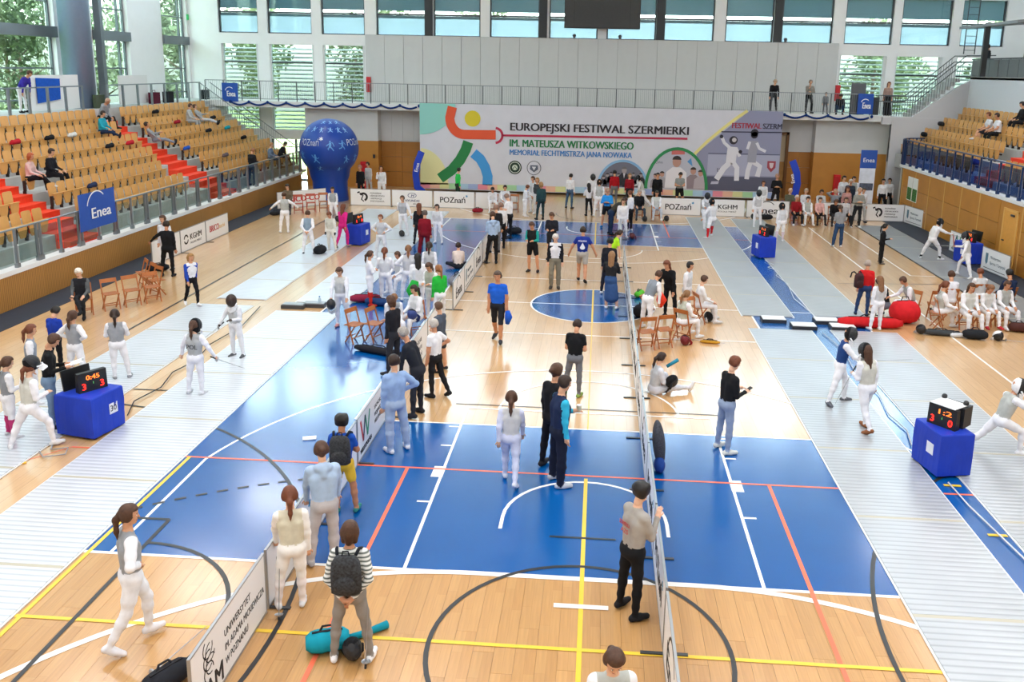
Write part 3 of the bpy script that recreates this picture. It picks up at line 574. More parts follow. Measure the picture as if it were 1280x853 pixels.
# ================================================================ OUTSIDE
gm = MB(); gm.add([(-90, -30, -.35), (90, -30, -.35), (90, 120, -.35), (-90, 120, -.35)], [(0, 1, 2, 3)])
struct(gm.build('ground_outside', mat('7c8a4e', .9, noise=.25, nscale=.8, key='grass')))
M_BARK = mat('7a6250', .9, noise=.2, nscale=6, key='bark')
M_LEAF = [mat('828f6c', .7, noise=.3, nscale=3, key='leaf'), mat('6c7a58', .7, noise=.3, nscale=3, key='leaf'), mat('949f7a', .7, noise=.3, nscale=3, key='leaf')]
def tree_mesh(kind, h):
    r = random.Random(kind); tk = MB(); tk.tube([(0, 0, -.4), (.1*r.uniform(-1, 1), 0, h*.3), (.2*r.uniform(-1, 1), .1, h*.75)], [.22, .17, .06], 7)
    for i in range(6): a = r.uniform(0, 6.28); zz = h*r.uniform(.3, .7); tk.tube([(0, 0, zz), (1.3*math.cos(a), 1.3*math.sin(a), zz+.9)], [.07, .02], 5)
    cr = MB()
    for c in range(22):
        a = r.uniform(0, 6.28); rr = r.uniform(.2, 2.0); zz = h*r.uniform(.25, 1.0); rr *= 1.2-.5*zz/h; s = r.uniform(.7, 1.3)
        for q in range(75):
            d = Vector((r.gauss(0, 1), r.gauss(0, 1), r.gauss(0, .8))).normalized()*s*r.uniform(.55, 1); p = Vector((rr*math.cos(a), rr*math.sin(a), zz))+d
            u = Vector((r.gauss(0, 1), r.gauss(0, 1), r.gauss(0, 1))).normalized(); v = u.orthogonal().normalized(); w = r.uniform(.12, .26)
            cr.add([p-u*w, p+v*w*.6, p+u*w, p-v*w*.6], [(0, 1, 2, 3)])
    return tk.mesh('trunk', M_BARK, True), cr.mesh('crown', M_LEAF[kind % 3])
TM = [tree_mesh(i, h) for i, h in enumerate((9, 11, 10, 12))]
def tree(x, y, k, s, label, group):
    o = thing('forest_tree', label, 'tree', (x, y, 0), random.uniform(0, 6.28), group); o.scale = (s, s, s)
    obj('trunk', TM[k][0], o); obj('crown', TM[k][1], o)
for i in range(16): tree(-33-5*(i % 3)-random.uniform(0, 1), 16+2.6*i, i % 4, random.uniform(.95, 1.25), 'sunlit green forest tree outside the tall left windows', 'trees outside the left windows')
for i in range(18):
    x = -30+3.5*i
    if -9 < x < 9: continue
    tree(x+random.uniform(-1, 1), 50+6*(i % 2)+random.uniform(0, 2), (i+1) % 4, random.uniform(.85, 1.15), 'green tree outside the louvred far windows, %s of the banner' % ('left' if x < 0 else 'right'), 'trees outside the far windows, ' + ('left' if x < 0 else 'right'))
# ================================================================ FENCING PISTES
M_PISTE = rib_mat('aluminium_piste', 'd8dce2', 'bcc2c9', 2.6, 'Y', .36, .35, .006, .5, .35); M_PISTED = rib_mat('grey_piste', 'a9acad', '9a9d9f', 2.6, 'Y', .42, .25, .006, .4, .35); M_PISTE_SHADED = rib_mat('aluminium_piste_shaded', 'bcc0c4', 'a4a9ae', 2.6, 'Y', .36, .35, .006, .5, .35); M_JOINT = mat('bdb8a6', .5, .2, key='joint')  # the greyer aluminium is the same metal with dimmer light put into its colour
def piste(x0, x1, y0, y1, label, m=None, dark_edge=False):
    p = thing('fencing_piste', label, 'piste', ((x0+x1)/2, y0, 0), 0, 'fencing pistes'); w = (x1-x0)/2; n = max(1, round((y1-y0)/2.45)); L = (y1-y0)/n
    pm = MB(); pm.box(-w, w, .035, L-.035, .005, .03); pm = pm.mesh('panel', m or M_PISTE)
    jm = MB().box(-w, w, -.035, .035, .006, .027).mesh('joint_strip', M_JOINT)
    for i in range(n):
        obj('panel', pm, p, T(0, L*i, 0))
        if i: obj('joint_strip', jm, p, T(0, L*i, 0))
    for s in (-1, 1): MB().box(s*w-.03, s*w+.03, 0, y1-y0, .004, .018).build('edge_ramp', mat('e4e6e4' if not dark_edge else '1c1d1f', .4, .2, key='ramp'), p)
piste(-8.72, -6.98, -8, 12.15, 'near left aluminium piste running beside the blue court and the barrier')
piste(-11.3, -9.55, -8, 12.55, 'outer near left aluminium piste where the girl in pink socks stands')
piste(-8.5, -6.95, 13.05, 29.7, 'far left inner aluminium piste ending below the car logo board')
piste(-10.86, -9.45, 13.15, 29.8, 'far left outer aluminium piste where the woman in pink stands')
piste(4.22, 5.85, -8, 12.2, 'near right inner aluminium piste of the blue-vest fencer', M_PISTE_SHADED)
piste(6.4, 8.1, -8, 12.3, 'near right outer aluminium piste behind the blue scoring table', M_PISTE_SHADED)
piste(4.22, 5.65, 13.4, 30.2, 'far right inner grey piste of the fencer in red socks', M_PISTED)
piste(6.3, 7.75, 13.6, 30.1, 'far right outer grey piste of the lone masked fencer', M_PISTED)
piste(11.8, 13.38, 4, 29.4, 'long dark grey piste along the right wood wall', rib_mat('dark_piste', '8b8e90', '7f8284', 2.6, 'Y', .45, .2, .006, .4, .35), True)
# ================================================================ ADVERTISING BOARDS
M_BOARD = mat('eceef0', .4, key='board'); M_ALU = mat('a7abae', .35, .7, key='alu'); INK = mat('1b1c22', .6, key='ink'); NAVY = mat('16356f', .6, key='ink_navy')
bpanel = MB().box(.02, 1.98, -.012, .012, .03, .80).mesh('panel', M_BOARD)
bframe = MB(); bframe.box(0, .02, -.016, .016, 0, .82); bframe.box(1.98, 2.0, -.016, .016, 0, .82); bframe.box(.02, 1.98, -.016, .016, 0, .03); bframe.box(.02, 1.98, -.016, .016, .80, .82); bframe = bframe.mesh('frame', M_ALU)
bfoot = MB().box(-.025, .025, -.28, .28, .004, .02).mesh('foot', mat('4a4d50', .4, .5, key='foot'))
FM = lambda x, z, y=-.0135: frame((x, y, z), (1, 0, 0), (0, 0, 1))
def flat(parent, name, polys, col, M):
    m = MB()
    for p in polys: m.prism(p, .002, M)
    return m.build(name, col if not isinstance(col, str) else mat(col, .6, key='print'), parent)
def bandp(pts, w):
    L = ring(pts, w); return [[L[i][0], L[i+1][0], L[i+1][1], L[i][1]] for i in range(len(L)-1)]
def c_poznan(o): text('POZnań', .40, INK, o, FM(.30, .26), width=1.22, bold=.015); flat(o, 'star', [bandp([(0, -.06), (0, .06)], .025)[0], bandp([(-.052, -.03), (.052, .03)], .025)[0], bandp([(-.052, .03), (.052, -.03)], .025)[0]], '1a8fc0', FM(1.62, .60))
def c_enea(o): text('Enea', .44, INK, o, FM(.42, .2), width=1.05, bold=.02); flat(o, 'swoosh', bandp(arc(.95, .3, .42, 165, 40, 14), .035), INK, FM(0, .06))
def c_kghm(o):
    text('KGHM', .30, INK, o, FM(.72, .36), width=.9, bold=.02); text('POLSKA MIEDŹ', .10, INK, o, FM(.74, .2), width=.86)
    flat(o, 'ring_mark', bandp(arc(.42, .42, .15, 20, 170, 12), .06) + bandp(arc(.42, .42, .15, 200, 350, 12), .06), INK, FM(0, 0))
def c_brico(o): text('BRICO', .34, 'b3202c', o, FM(.3, .32), width=.82, bold=.02); text('marché', .22, 'd8a72a', o, FM(1.12, .34), width=.55)
def c_brico2(o): text('BRICO-CO', .38, 'c3222c', o, FM(.3, .3), width=1.4, bold=.03)
def c_hyundai(o):
    flat(o, 'oval_mark', bandp(arc(0, 0, .2, 0, 360, 20), .03), NAVY, FM(1.0, .56) @ Matrix.Diagonal((1, .6, 1, 1))); text('H', .22, NAVY, o, FM(.93, .48), bold=.02, shear=.3)
    text('HYUNDAI', .16, NAVY, o, FM(.66, .25), width=.68, bold=.02); text('KLUB', .13, INK, o, FM(1.05, .1), width=.4)
def c_sport(o):
    flat(o, 'runner_mark', bandp([(.3, .62), (.42, .66)], .07) + bandp(arc(.6, .42, .17, 150, -70, 14), .1) + bandp([(.42, .6), (.58, .5), (.5, .3), (.62, .2)], .06), INK, FM(.05, 0))
    for i, s in enumerate(('POZNAŃSKIE', 'OŚRODKI SPORTU', 'I REKREACJI', 'SPORT.POZNAN.PL')): text(s, .1, INK, o, FM(.98, .58-.13*i), width=.7 if i % 2 else .55, bold=.01)
def c_w(o):
    flat(o, 'w_mark', bandp([(.2, .7), (.36, .28)], .07), 'c8322e', FM(0, 0)); flat(o, 'w_mark', bandp([(.36, .28), (.5, .7)], .07), '26335e', FM(0, 0)); flat(o, 'w_mark', bandp([(.5, .7), (.64, .28)], .07) + bandp([(.64, .28), (.8, .7)], .07), '2f9a74', FM(0, 0))
    text('WIELKOPOLSKA', .12, INK, o, FM(.15, .1), width=.75, bold=.015)
    for i, s in enumerate(('SAMORZĄD', 'WOJEWÓDZTWA', 'WIELKOPOLSKIEGO')): text(s, .11, INK, o, FM(1.12, .55-.14*i), width=.75)
def c_ministry(o):
    flat(o, 'crest', [[(.2, .62), (.38, .62), (.38, .3), (.29, .2), (.2, .3)]], '5b7f92', FM(.08, .02))
    for i, s in enumerate(('Ministerstwo', 'Sportu i Turystyki')): text(s, .15, '4d5f6b', o, FM(.62, .48-.2*i), width=.75 if i == 0 else 1.1)
    flat(o, 'rule', [[(.2, .1), (1.75, .1), (1.75, .12), (.2, .12)]], INK, FM(0, 0))
def c_uam(o):
    text('UAM', .34, INK, o, FM(.10, .06), width=.6, bold=.012)
    fl_ = []
    for i in range(5): fl_ += bandp(arc(.40+.05*(i % 2), .40+.07*i, .11, 30*i, 30*i+250, 10), .014)
    flat(o, 'crown_emblem', fl_, INK, FM(0, -.02))
    for i, s in enumerate(('UNIWERSYTET', 'IM. ADAMA MICKIEWICZA', 'W POZNANIU')): text(s, .125, INK, o, FM(.80, .50-.17*i), width=(.72, 1.12, .62)[i])
def c_lines(o):
    for i in range(3): text(('WSPÓLNIE', 'DLA SPORTU', 'POZNAŃ')[i], .13, '5a5f66', o, FM(.5, .52-.18*i), width=.8)
def c_none(o): pass
def board(x, y, rz, content, label, group, w=2.0):
    o = thing('advertising_board', label, 'board', (x, y, 0), rz, group); s = Matrix.Diagonal((w/2.0, 1, 1, 1))
    pn = obj('panel', bpanel, o, s); obj('frame', bframe, o, s); obj('foot', bfoot, o, T(.03, 0, 0)); content(pn); return o
H = math.pi/2
G1 = 'white boards of the left barrier'
for y, c, l in ((-3.1, c_uam, 'white university board with black crown emblem, nearest of the left barrier'), (-1.04, c_poznan, 'white city board with dark lettering beside girl in pale blue hoodie'), (1.02, c_poznan, 'white board of the left barrier beside the black patterned backpack'),
                (3.08, c_w, 'white board with red, navy and green W mark beside the man in pale blue'), (5.14, c_lines, 'white board between the W mark board and the man in white polo'), (7.2, c_lines, 'white board behind the legs of the man in white polo'), (9.25, c_none, 'plain white board ending beside the man in grey shirt and shorts'),
                (12.9, c_enea, 'white board with swoosh lettering behind the girl in bright green'), (14.95, c_ministry, 'white board with faint crest, between the two swoosh lettered boards'), (17.0, c_enea, 'white swoosh lettered board beside the girl sitting on blue floor'), (19.05, c_none, 'plain white board, farthest of the left barrier, beside pale blue hoodie boy')):
    board(-3.93, y, H, c, l, G1)
G2 = 'white boards of the middle barrier'
for i, (y, c, l) in enumerate(((-3.42, c_enea, 'white board of the middle barrier nearest the picture bottom'), (-1.36, c_poznan, 'white board of the middle barrier beside the grey sweater man'), (.68, c_poznan, 'white board of the middle barrier between grey sweater man and dark jacket'), (2.72, c_enea, 'white board of the middle barrier beside the hanging dark jacket'),
      (4.78, c_enea, 'white board of the middle barrier across the blue court edge'), (6.84, c_poznan, 'white board that the fencer on the floor leans against'), (8.9, c_kghm, 'white board of the middle barrier beside the empty wooden chairs'), (10.95, c_poznan, 'white board of the middle barrier near the seated ponytail girl'), (13.0, c_enea, 'white board of the middle barrier crossing the blue centre circle'), (15.05, c_kghm, 'white board of the middle barrier beside the lime shirt girl'), (17.1, c_enea, 'white board of the middle barrier just past the lime shirt girl'), (22.2, c_none, 'white board of the middle barrier on far blue court, before bending man'), (24.25, c_none, 'farthest white board of the middle barrier, behind bending man'))):
    m = board(1.0+.0, y+2.0, -H, c, l, G2)
G3 = 'white boards of the far row'
for x, c, l in ((-12.0, c_sport, 'white far-row board with black runner mark, right of the balloon'), (-9.95, c_hyundai, 'white far-row board with oval car logo'), (-7.9, c_poznan, 'white far-row city board below the green leg of the banner figure'), (-5.85, c_none, 'white far-row board behind the two seated fencers in white'),
                (2.95, c_poznan, 'white far-row city board below the man in grey shirt'), (5.02, c_kghm, 'white far-row copper company board behind the red-sock fencer'), (7.1, c_enea, 'white far-row swoosh lettered board below the fencing photo'), (10.6, c_none, 'plain white far-row board behind the seated spectators'), (12.66, c_sport, 'white far-row board with runner mark at the right wall corner')):
    board(x, 30.85, 0, c, l, G3, 1.75 if x > 12 else 2.0)
board(14.42, 30.8, -1.40, c_ministry, 'white crest board angled at the far right wall corner', 'white boards along the right wall', 1.75)
board(14.0, 24.2, -1.46, c_w, 'white W mark board behind the masked fencer by the right wall', 'white boards along the right wall')
board(13.9, 21.0, -1.46, c_ministry, 'white crest board right of the blue table by the right wall', 'white boards along the right wall', 1.75)
for y, c, l in ((16.9, c_none, 'white board behind the man in black by the left stand'), (18.93, c_kghm, 'white copper company board on the left mat, middle of the three'), (20.96, c_brico, 'white board with red and yellow lettering on the left mat')):
    board(-14.74, y, H, c, l, 'white boards along the left mat')
board(-14.9, 28.8, math.atan2(2.1, 1.85), c_brico2, 'white board with big red lettering behind the red chairs, by the balloon', 'white boards along the left mat', 2.6)
# ================================================================ FESTIVAL BANNER
YB = 36.45
BN = thing('festival_banner', 'huge white fencing festival banner hung below the far gallery', 'banner', (0, YB, 0))
m = MB(); nx = 60; X0, X1, Z0, Z1 = -9.7, 9.62, .12, 4.76
vs = [(X0+(X1-X0)*i/nx, .012*math.sin(i*1.3)*(j/6.0) , Z0+(Z1-Z0)*j/6) for j in range(7) for i in range(nx+1)]
m.add(vs, [(j*(nx+1)+i, j*(nx+1)+i+1, (j+1)*(nx+1)+i+1, (j+1)*(nx+1)+i) for j in range(6) for i in range(nx)])
BNS = m.build('sheet', mat('d2d5e0', .55, noise=.03, nscale=1.5, key='banner'), BN, smooth=True)
FB = lambda d: frame((0, -.02-.003*d, 0), (1, 0, 0), (0, 0, 1))
def pr(name, polys, col, d=0): return flat(BNS, name, polys, col, FB(d))
def sector(cx, cy, r, a0, a1, n=20): return [(cx, cy)] + arc(cx, cy, r, a0, a1, n)
pr('teal_corner', [[(X0, Z1)] + [(-7.75, Z1)] + [(-9.7+1.95*math.cos(math.radians(a))*1.0, 4.76-1.68*math.sin(math.radians(a))) for a in range(10, 91, 8)]], '8fd0c8')
pr('yellow_disc', [[(X0, .35)] + [(-9.7+1.55*math.cos(math.radians(a)), .4+1.95*math.sin(math.radians(a))) for a in range(0, 91, 8)]], 'e2dfa6')
cols = ['e58ea0', 'e8b9a0', 'd9dca0', 'a6d6a8', 'a8cbe4', '9fb4e0']
for i in range(36): pr('colour_strip', [[(X0+.53*i, .16), (X0+.53*i+.54, .16), (X0+.53*i+.54, .46), (X0+.53*i, .46)]], cols[i % 6])
pr('orange_arm', bandp([(-7.92, 4.6)] + [(-7.28-.78*math.cos(math.radians(a)), 4.02-.88*math.sin(math.radians(a))) for a in range(0, 91, 9)] + [(-5.56, 3.16)], .5), 'e0552f', 1)
pr('yellow_head', [arc(-6.82, 4.0, .43, 0, 360, 28)[:-1]], 'd9c92f')
pr('crimson_guard', bandp(arc(-5.6, 3.13, .4, 85, -85, 14), .13), 'b8274c', 1); pr('crimson_blade', [[(-5.21, 3.09), (4.7, 3.16), (4.7, 3.27), (-5.21, 3.2)]], 'b8274c', 1)
pr('green_leg', bandp([(-7.05, 2.75), (-7.2, 2.3), (-7.5, 1.75), (-7.95, 1.2), (-8.6, .72)], .56), '1d7f43', 1)
pr('blue_leg', bandp([(-6.77, 2.15), (-6.4, 1.85), (-6.13, 1.4), (-5.98, .9), (-6.0, .42)], .54), '3d97dc')
def bt(s, size, col, x0, z, w, bold=.02, d=1): return text(s, size, col, BNS, FB(d) @ T(x0, z, 0), width=w, bold=bold)
bt('EUROPEJSKI FESTIWAL SZERMIERKI', .60, '27242e', -4.81, 3.42, 9.5, .03); bt('IM. MATEUSZA WITKOWSKIEGO', .56, '1c7a48', -4.82, 2.56, 6.64, .03); bt('MEMORIAŁ FECHTMISTRZA JANA NOWAKA', .42, '3b82c8', -4.81, 2.11, 6.58, .022)
pr('dark_seal', [arc(-4.5, 1.43, .37, 0, 360, 28)[:-1]], '1f3a30'); pr('seal_ring', bandp(arc(-4.5, 1.43, .29, 0, 360, 24), .03), 'dfe6df', 1); pr('seal_mark', [arc(-4.5, 1.43, .15, 0, 360, 16)[:-1]], 'cfdccf', 1); pr('seal_mark', bandp([(-4.6, 1.36), (-4.5, 1.5), (-4.4, 1.36)], .04), '1f3a30', 2)
pr('seal_outline', bandp(arc(-3.46, 1.43, .37, 0, 360, 28), .03), '3a4152'); pr('seal_shield', [[(-3.66, 1.58), (-3.26, 1.58), (-3.24, 1.36), (-3.46, 1.2), (-3.68, 1.36)]], '5a6376', 1); pr('seal_shield', [[(-3.58, 1.5), (-3.34, 1.5), (-3.46, 1.3)]], 'd6dae2', 2)
# round photographs on the banner
def clipc(cx, cz, r, p): return p
pr('round_photo', [[(1.35-1.28*math.cos(math.radians(a)), .52+1.38*math.sin(math.radians(a))) for a in range(0, 181, 9)]], '6d7080'); pr('pale_blue_rim', bandp([(1.35-1.32*math.cos(math.radians(a)), .5+1.45*math.sin(math.radians(a))) for a in range(0, 181, 9)], .13), '86b6df', 1)
r_ = random.Random(3)
def bust(x, z, s, body, head, hair, d):
    pr('photo_figure', [[(x-.22*s, z), (x-.2*s, z+.32*s), (x-.08*s, z+.42*s), (x+.08*s, z+.42*s), (x+.2*s, z+.32*s), (x+.22*s, z)]], body, d)
    pr('photo_figure', [[(x+.085*s*math.cos(t*.524), z+.53*s+.11*s*math.sin(t*.524)) for t in range(12)]], head, d+1); pr('photo_figure', [[(x+.09*s*math.cos(t*.524), z+.57*s+.08*s*math.sin(t*.524)) for t in range(7)]], hair, d+2)
for i in range(11): bust(.32+.2*i, .55+.1*(i % 3), .85+.2*r_.random(), ('33353f', '4a4d59', '25262e', '8d8f9a')[i % 4], '9b9498', '3a383e', 2)
bust(1.42, .6, 1.6, '2a2b33', 'a39a9c', '6d6a6e', 5); pr('photo_figure', [[(1.36, 1.28), (1.48, 1.28), (1.42, 1.0)]], 'c9c9d0', 7)
pr('round_photo', [[(4.22-1.58*math.cos(math.radians(a)), .55+2.1*math.sin(math.radians(a))) for a in range(0, 181, 9)]], 'b9bccb', 3); pr('green_rim', bandp([(4.22-1.62*math.cos(math.radians(a)), .5+2.18*math.sin(math.radians(a))) for a in range(0, 181, 9)], .16), '2a8a52', 12)
pr('photo_patch', [[(3.9, 2.35), (4.6, 2.38), (4.6, 2.6), (3.9, 2.6)]], 'c86a68', 4); pr('photo_patch', [[(4.75, 2.0), (5.05, 1.75), (4.95, 2.2)]], '4c8fca', 4)
for i, (x, z, s, b, h) in enumerate(((3.1, .55, 1.2, '8f8a92', '413a3c'), (3.45, .55, 1.4, 'a7a4ae', '35302f'), (5.1, .55, 1.8, '8d8088', '3a2f2e'), (5.5, .55, 1.6, 'b3aab2', '4a3f3d'), (4.2, .55, 2.7, 'e3e1e8', '2c2526'))): bust(x, z, s, b, 'b98f80', h, 5+i)
bt('NOWA', .2, '5f6678', 2.95, 1.85, .5, .0, 5)
# fencing photograph at the right end
pr('photo_ground', [[(5.2, 2.45), (7.85, Z1), (9.62, Z1), (9.62, .5), (5.75, .5)]], '8f93b0'); pr('photo_ground', [[(5.75, .5), (9.62, .5), (9.62, 1.28), (5.86, 1.25)]], '55586e', 1); pr('photo_ground', [[(5.84, 1.32), (9.6, 1.34), (9.6, 2.45), (5.84, 2.42)]], 'a9adc6', 1); pr('photo_ground', [[(5.84, 2.45), (9.6, 2.47), (9.6, 2.52), (5.84, 2.5)]], '5c6079', 2)
pr('yellow_edge', bandp([(5.12, 2.42), (5.75, 3.1), (6.5, 3.78), (7.2, 4.36), (7.75, 4.76)], .16), 'e6dd8f', 3); pr('photo_line', [[(6.45, 3.6), (9.6, 3.64), (9.6, 3.7), (6.45, 3.66)]], '2b2d45', 3)
bt('FESTIWAL', .40, 'a52a3c', 6.98, 3.84, 1.52, .03, 4); bt('SZERM', .40, '35364a', 8.6, 3.84, .98, .03, 4); bt('UAM', .3, '33364c', 6.35, 1.5, .4, .02, 3)
WH, GY, DK = 'dcdee8', '9a9cab', '2e2c38'
pr('photo_figure', bandp([(7.05, 2.05), (6.7, 1.7), (6.35, 1.1)], .3), WH, 4); pr('photo_figure', bandp([(7.1, 2.1), (7.4, 1.75), (7.42, 1.05)], .26), WH, 4); pr('photo_figure', bandp([(7.05, 2.0), (7.1, 2.85)], .52), WH, 5); pr('photo_figure', bandp([(6.95, 2.8), (6.65, 3.05), (6.5, 3.35)], .17), WH, 6); pr('photo_figure', bandp([(7.3, 2.75), (7.5, 2.35)], .17), WH, 6); pr('photo_figure', [arc(7.12, 3.2, .22, 0, 360, 16)[:-1]], DK, 7); pr('photo_figure', [arc(7.16, 3.22, .12, 0, 360, 12)[:-1]], 'c9c5ca', 8); pr('photo_figure', [arc(6.48, 3.38, .1, 0, 360, 10)[:-1], arc(7.52, 2.6, .1, 0, 360, 10)[:-1]], DK, 7)
pr('photo_figure', bandp([(8.1, 2.1), (7.98, 1.6), (7.95, 1.15)], .24), WH, 4); pr('photo_figure', bandp([(8.2, 2.1), (8.6, 1.85), (8.5, 1.3)], .26), WH, 4); pr('photo_figure', bandp([(8.14, 2.05), (8.18, 3.2)], .46), GY, 5); pr('photo_figure', bandp([(7.98, 3.15), (7.88, 2.75)], .15), WH, 6); pr('photo_figure', bandp([(8.35, 3.1), (8.5, 2.8), (8.85, 2.65)], .15), WH, 6); pr('photo_figure', [arc(8.2, 3.62, .2, 0, 360, 16)[:-1], arc(8.2, 3.5, .18, 0, 360, 16)[:-1]], DK, 7); pr('photo_figure', [[(6.1, .98), (6.5, 1.0), (6.45, .85), (6.05, .83)]], 'b7bad0', 6)
pr('crest', [[(8.98, 2.15), (9.42, 2.15), (9.42, 1.8), (9.2, 1.55), (8.98, 1.8)]], 'a04450', 4); pr('crest', [[(9.08, 2.05), (9.32, 2.05), (9.28, 1.82), (9.2, 1.75), (9.12, 1.82)]], 'd8c8cc', 5)
# ================================================================ BALLOON
BL = thing('inflatable_balloon', 'giant blue inflatable ball on a stem with white city lettering', 'balloon', (-13.45, 32.35, 0), 0)
R = 1.45; CZ = 2.62
prof = [(.9, 0), (.86, .5), (.86, .95), (.95, 1.18)] + [(R*math.cos(math.radians(a)), CZ+R*math.sin(math.radians(a))) for a in range(-45, 90, 6)] + [(.01, CZ+R)]
ENV = MB().lathe(prof, 48).build('envelope', mat('0e3f9c', .38, key='balloon', spec=.5), BL, smooth=True)
def onball(lon, lat, M2):                      # lon 0 faces the hall (-Y)
    lon += 17.5
    def f(p):
        a = math.radians(lon)+p[0]/(R*math.cos(math.radians(lat))); b = math.radians(lat)+p[1]/R; q = R+.012
        return Vector((q*math.cos(b)*math.sin(a), -q*math.cos(b)*math.cos(a), CZ+q*math.sin(b)))
    return f
def ball_decal(name, polys, lon, lat, col):
    m = MB(); f = onball(lon, lat, None)
    for p in polys: m.poly([f(q) for q in p])
    return m.build(name, mat(col, .5, key='print'), ENV)
def athlete(s, k):
    r = random.Random(k); P = []
    hx = r.uniform(-.08, .08); P.append([(hx*s+.055*s*math.cos(t*.785), .26*s+.055*s*math.sin(t*.785)) for t in range(8)])
    def limb(a, b, c, w): P.extend(bandp([tuple(q*s for q in a), tuple(q*s for q in b), tuple(q*s for q in c)], w*s))
    limb((hx, .2), (0, .08), (-.02, -.05), .12)
    for sg in (-1, 1):
        limb((hx*.8, .17), (sg*.13, .1+r.uniform(-.1, .12)), (sg*.22, .1+r.uniform(-.15, .2)), .045); limb((0, -.03), (sg*r.uniform(.05, .14), -.14), (sg*r.uniform(.08, .26), -.27+r.uniform(0, .1)), .06)
    return P
for i, (lon, lat, s) in enumerate(((-20, 62, .5), (8, 62, .5), (35, 62, .5), (-38, 42, .55), (-18, 40, .55), (4, 40, .55), (24, 40, .6), (44, 40, .55), (-64, 40, .55), (2, 8, .85), (26, 9, .8), (-28, -18, .8), (-62, -12, .7), (36, -20, .75), (62, -18, .7), (-24, -40, .5), (24, -42, .5))):
    ball_decal('athlete_print', athlete(s, i), lon, lat, '5f9fe0' if i > 8 else '8cbcf0')
for lon in (-66, 36):
    me = text_mesh('POZnań', .42, .02).copy(); me.materials.clear(); me.materials.append(mat('f0f3f8', .5)); f = onball(lon, 8, None); x0 = min(v.co.x for v in me.vertices)
    for v in me.vertices: v.co = f((v.co.x*.8, v.co.y*1.1))
    obj('lettering', me, ENV)
    ball_decal('star', bandp([(0, -.1), (0, .1)], .035) + bandp([(-.09, -.05), (.09, .05)], .035) + bandp([(-.09, .05), (.09, -.05)], .035), lon+50, 22, 'f0f3f8')
# ================================================================ FLAGS, DISPLAY, SIGNS
BLUE = mat('0c3dbf', .45, key='flag_blue'); PWHITE = mat('f2f4f8', .5, key='print_white')
def sail(x0, sgn, y, label):
    o = thing('sail_flag', label, 'flag', (x0, y, 0)); P = [(-.25*sgn, .12), (-.45*sgn, .35), (-.42*sgn, .95), (-.28*sgn, 1.6), (-.02*sgn, 2.2)]
    if sgn < 0: P = [(.05, .1), (.42, .5), (.5, 1.1), (.42, 1.7), (.16, 2.3)]
    else: P = [(.12, .08), (-.2, .35), (-.27, 1.0), (-.2, 1.6), (.05, 2.25)]
    m = MB(); L = ring(P, .34); vs = []
    for i, (a, b) in enumerate(L):
        k = .55 if i in (0, len(L)-1) else 1
        for yy in (-.09*k, .09*k): vs += [(a[0], yy, a[1]), (b[0], yy, b[1])]
    n = len(L); fs = []
    for i in range(n-1): c = 4*i; fs += [(c, c+1, c+5, c+4), (c+2, c+6, c+7, c+3), (c, c+4, c+6, c+2), (c+1, c+3, c+7, c+5)]
    fs += [(0, 2, 3, 1), (4*n-4, 4*n-3, 4*n-1, 4*n-2)]
    m.add(vs, fs); m.build('sail', BLUE, o, smooth=False); MB().ell((0, 0, .1), (.5, .25, .1), 14, 6).build('base', BLUE, o, smooth=True)
    text('Enea', .26, PWHITE, o, frame((P[2][0]+.12*(1 if sgn > 0 else -1)-.02, -.10, 1.15), (.25*sgn, 0, 1), (-1, 0, .25*sgn)), bold=.02); return o
sail(-9.45, 1, 35.4, 'curved blue inflatable sail at the left edge of the banner'); sail(9.9, -1, 35.4, 'curved blue inflatable sail at the right edge of the banner')
def enea_banner(label, M, w, h):
    o = tag(bpy.data.objects.new('rail_banner', None), label, 'banner'); COL.objects.link(o); o.matrix_world = M
    m = MB(); n = 8; vs = [(w*i/n, h*j/3, .012*math.sin(i*1.1+j)) for j in range(4) for i in range(n+1)]; m.add(vs, [(j*(n+1)+i, j*(n+1)+i+1, (j+1)*(n+1)+i+1, (j+1)*(n+1)+i) for j in range(3) for i in range(n)])
    m.build('sheet', mat('1a4fae', .5, key='enea_blue', noise=.05, nscale=3), o, smooth=True)
    text('Enea', h*.42, PWHITE, o, T(w*.3, h*.28, .02), width=w*.52, bold=.02); flat(o, 'swoosh', bandp(arc(w*.48, h*.45, w*.27, 165, 45, 14), h*.035), PWHITE, T(0, h*.08, .016)); return o
enea_banner('blue swoosh banner tied to the left stand railing above the woman in black', frame((LX+.03, 14.72, 1.5), (0, 1, 0), (0, 0, 1)), 2.05, 1.15)
enea_banner('small blue swoosh banner on the gallery railing at far left', frame((-20.65, YG-.02, 4.6), (1, 0, 0), (0, 0, 1)), .9, 1.0)
enea_banner('small blue swoosh banner on the gallery railing at far right', frame((13.42, YG-.06, 4.72), (1, 0, 0), (0, 0, 1)), .8, 1.05)
tag(MB().box(13.1, 13.85, YG+.2, YG+.25, ZG+.02, 6.3).build('notice_stand', mat('5d6368', .6, key='notice')), 'dark grey notice stand behind the gallery rail, left of the blue banner', 'stand')
tag(MB().box(14.2, 14.6, YG+.2, YG+.25, ZG+.02, 5.6).build('notice_stand', mat('42464b', .6, key='notice')), 'low dark notice stand behind the gallery rail, right of the blue banner', 'stand')
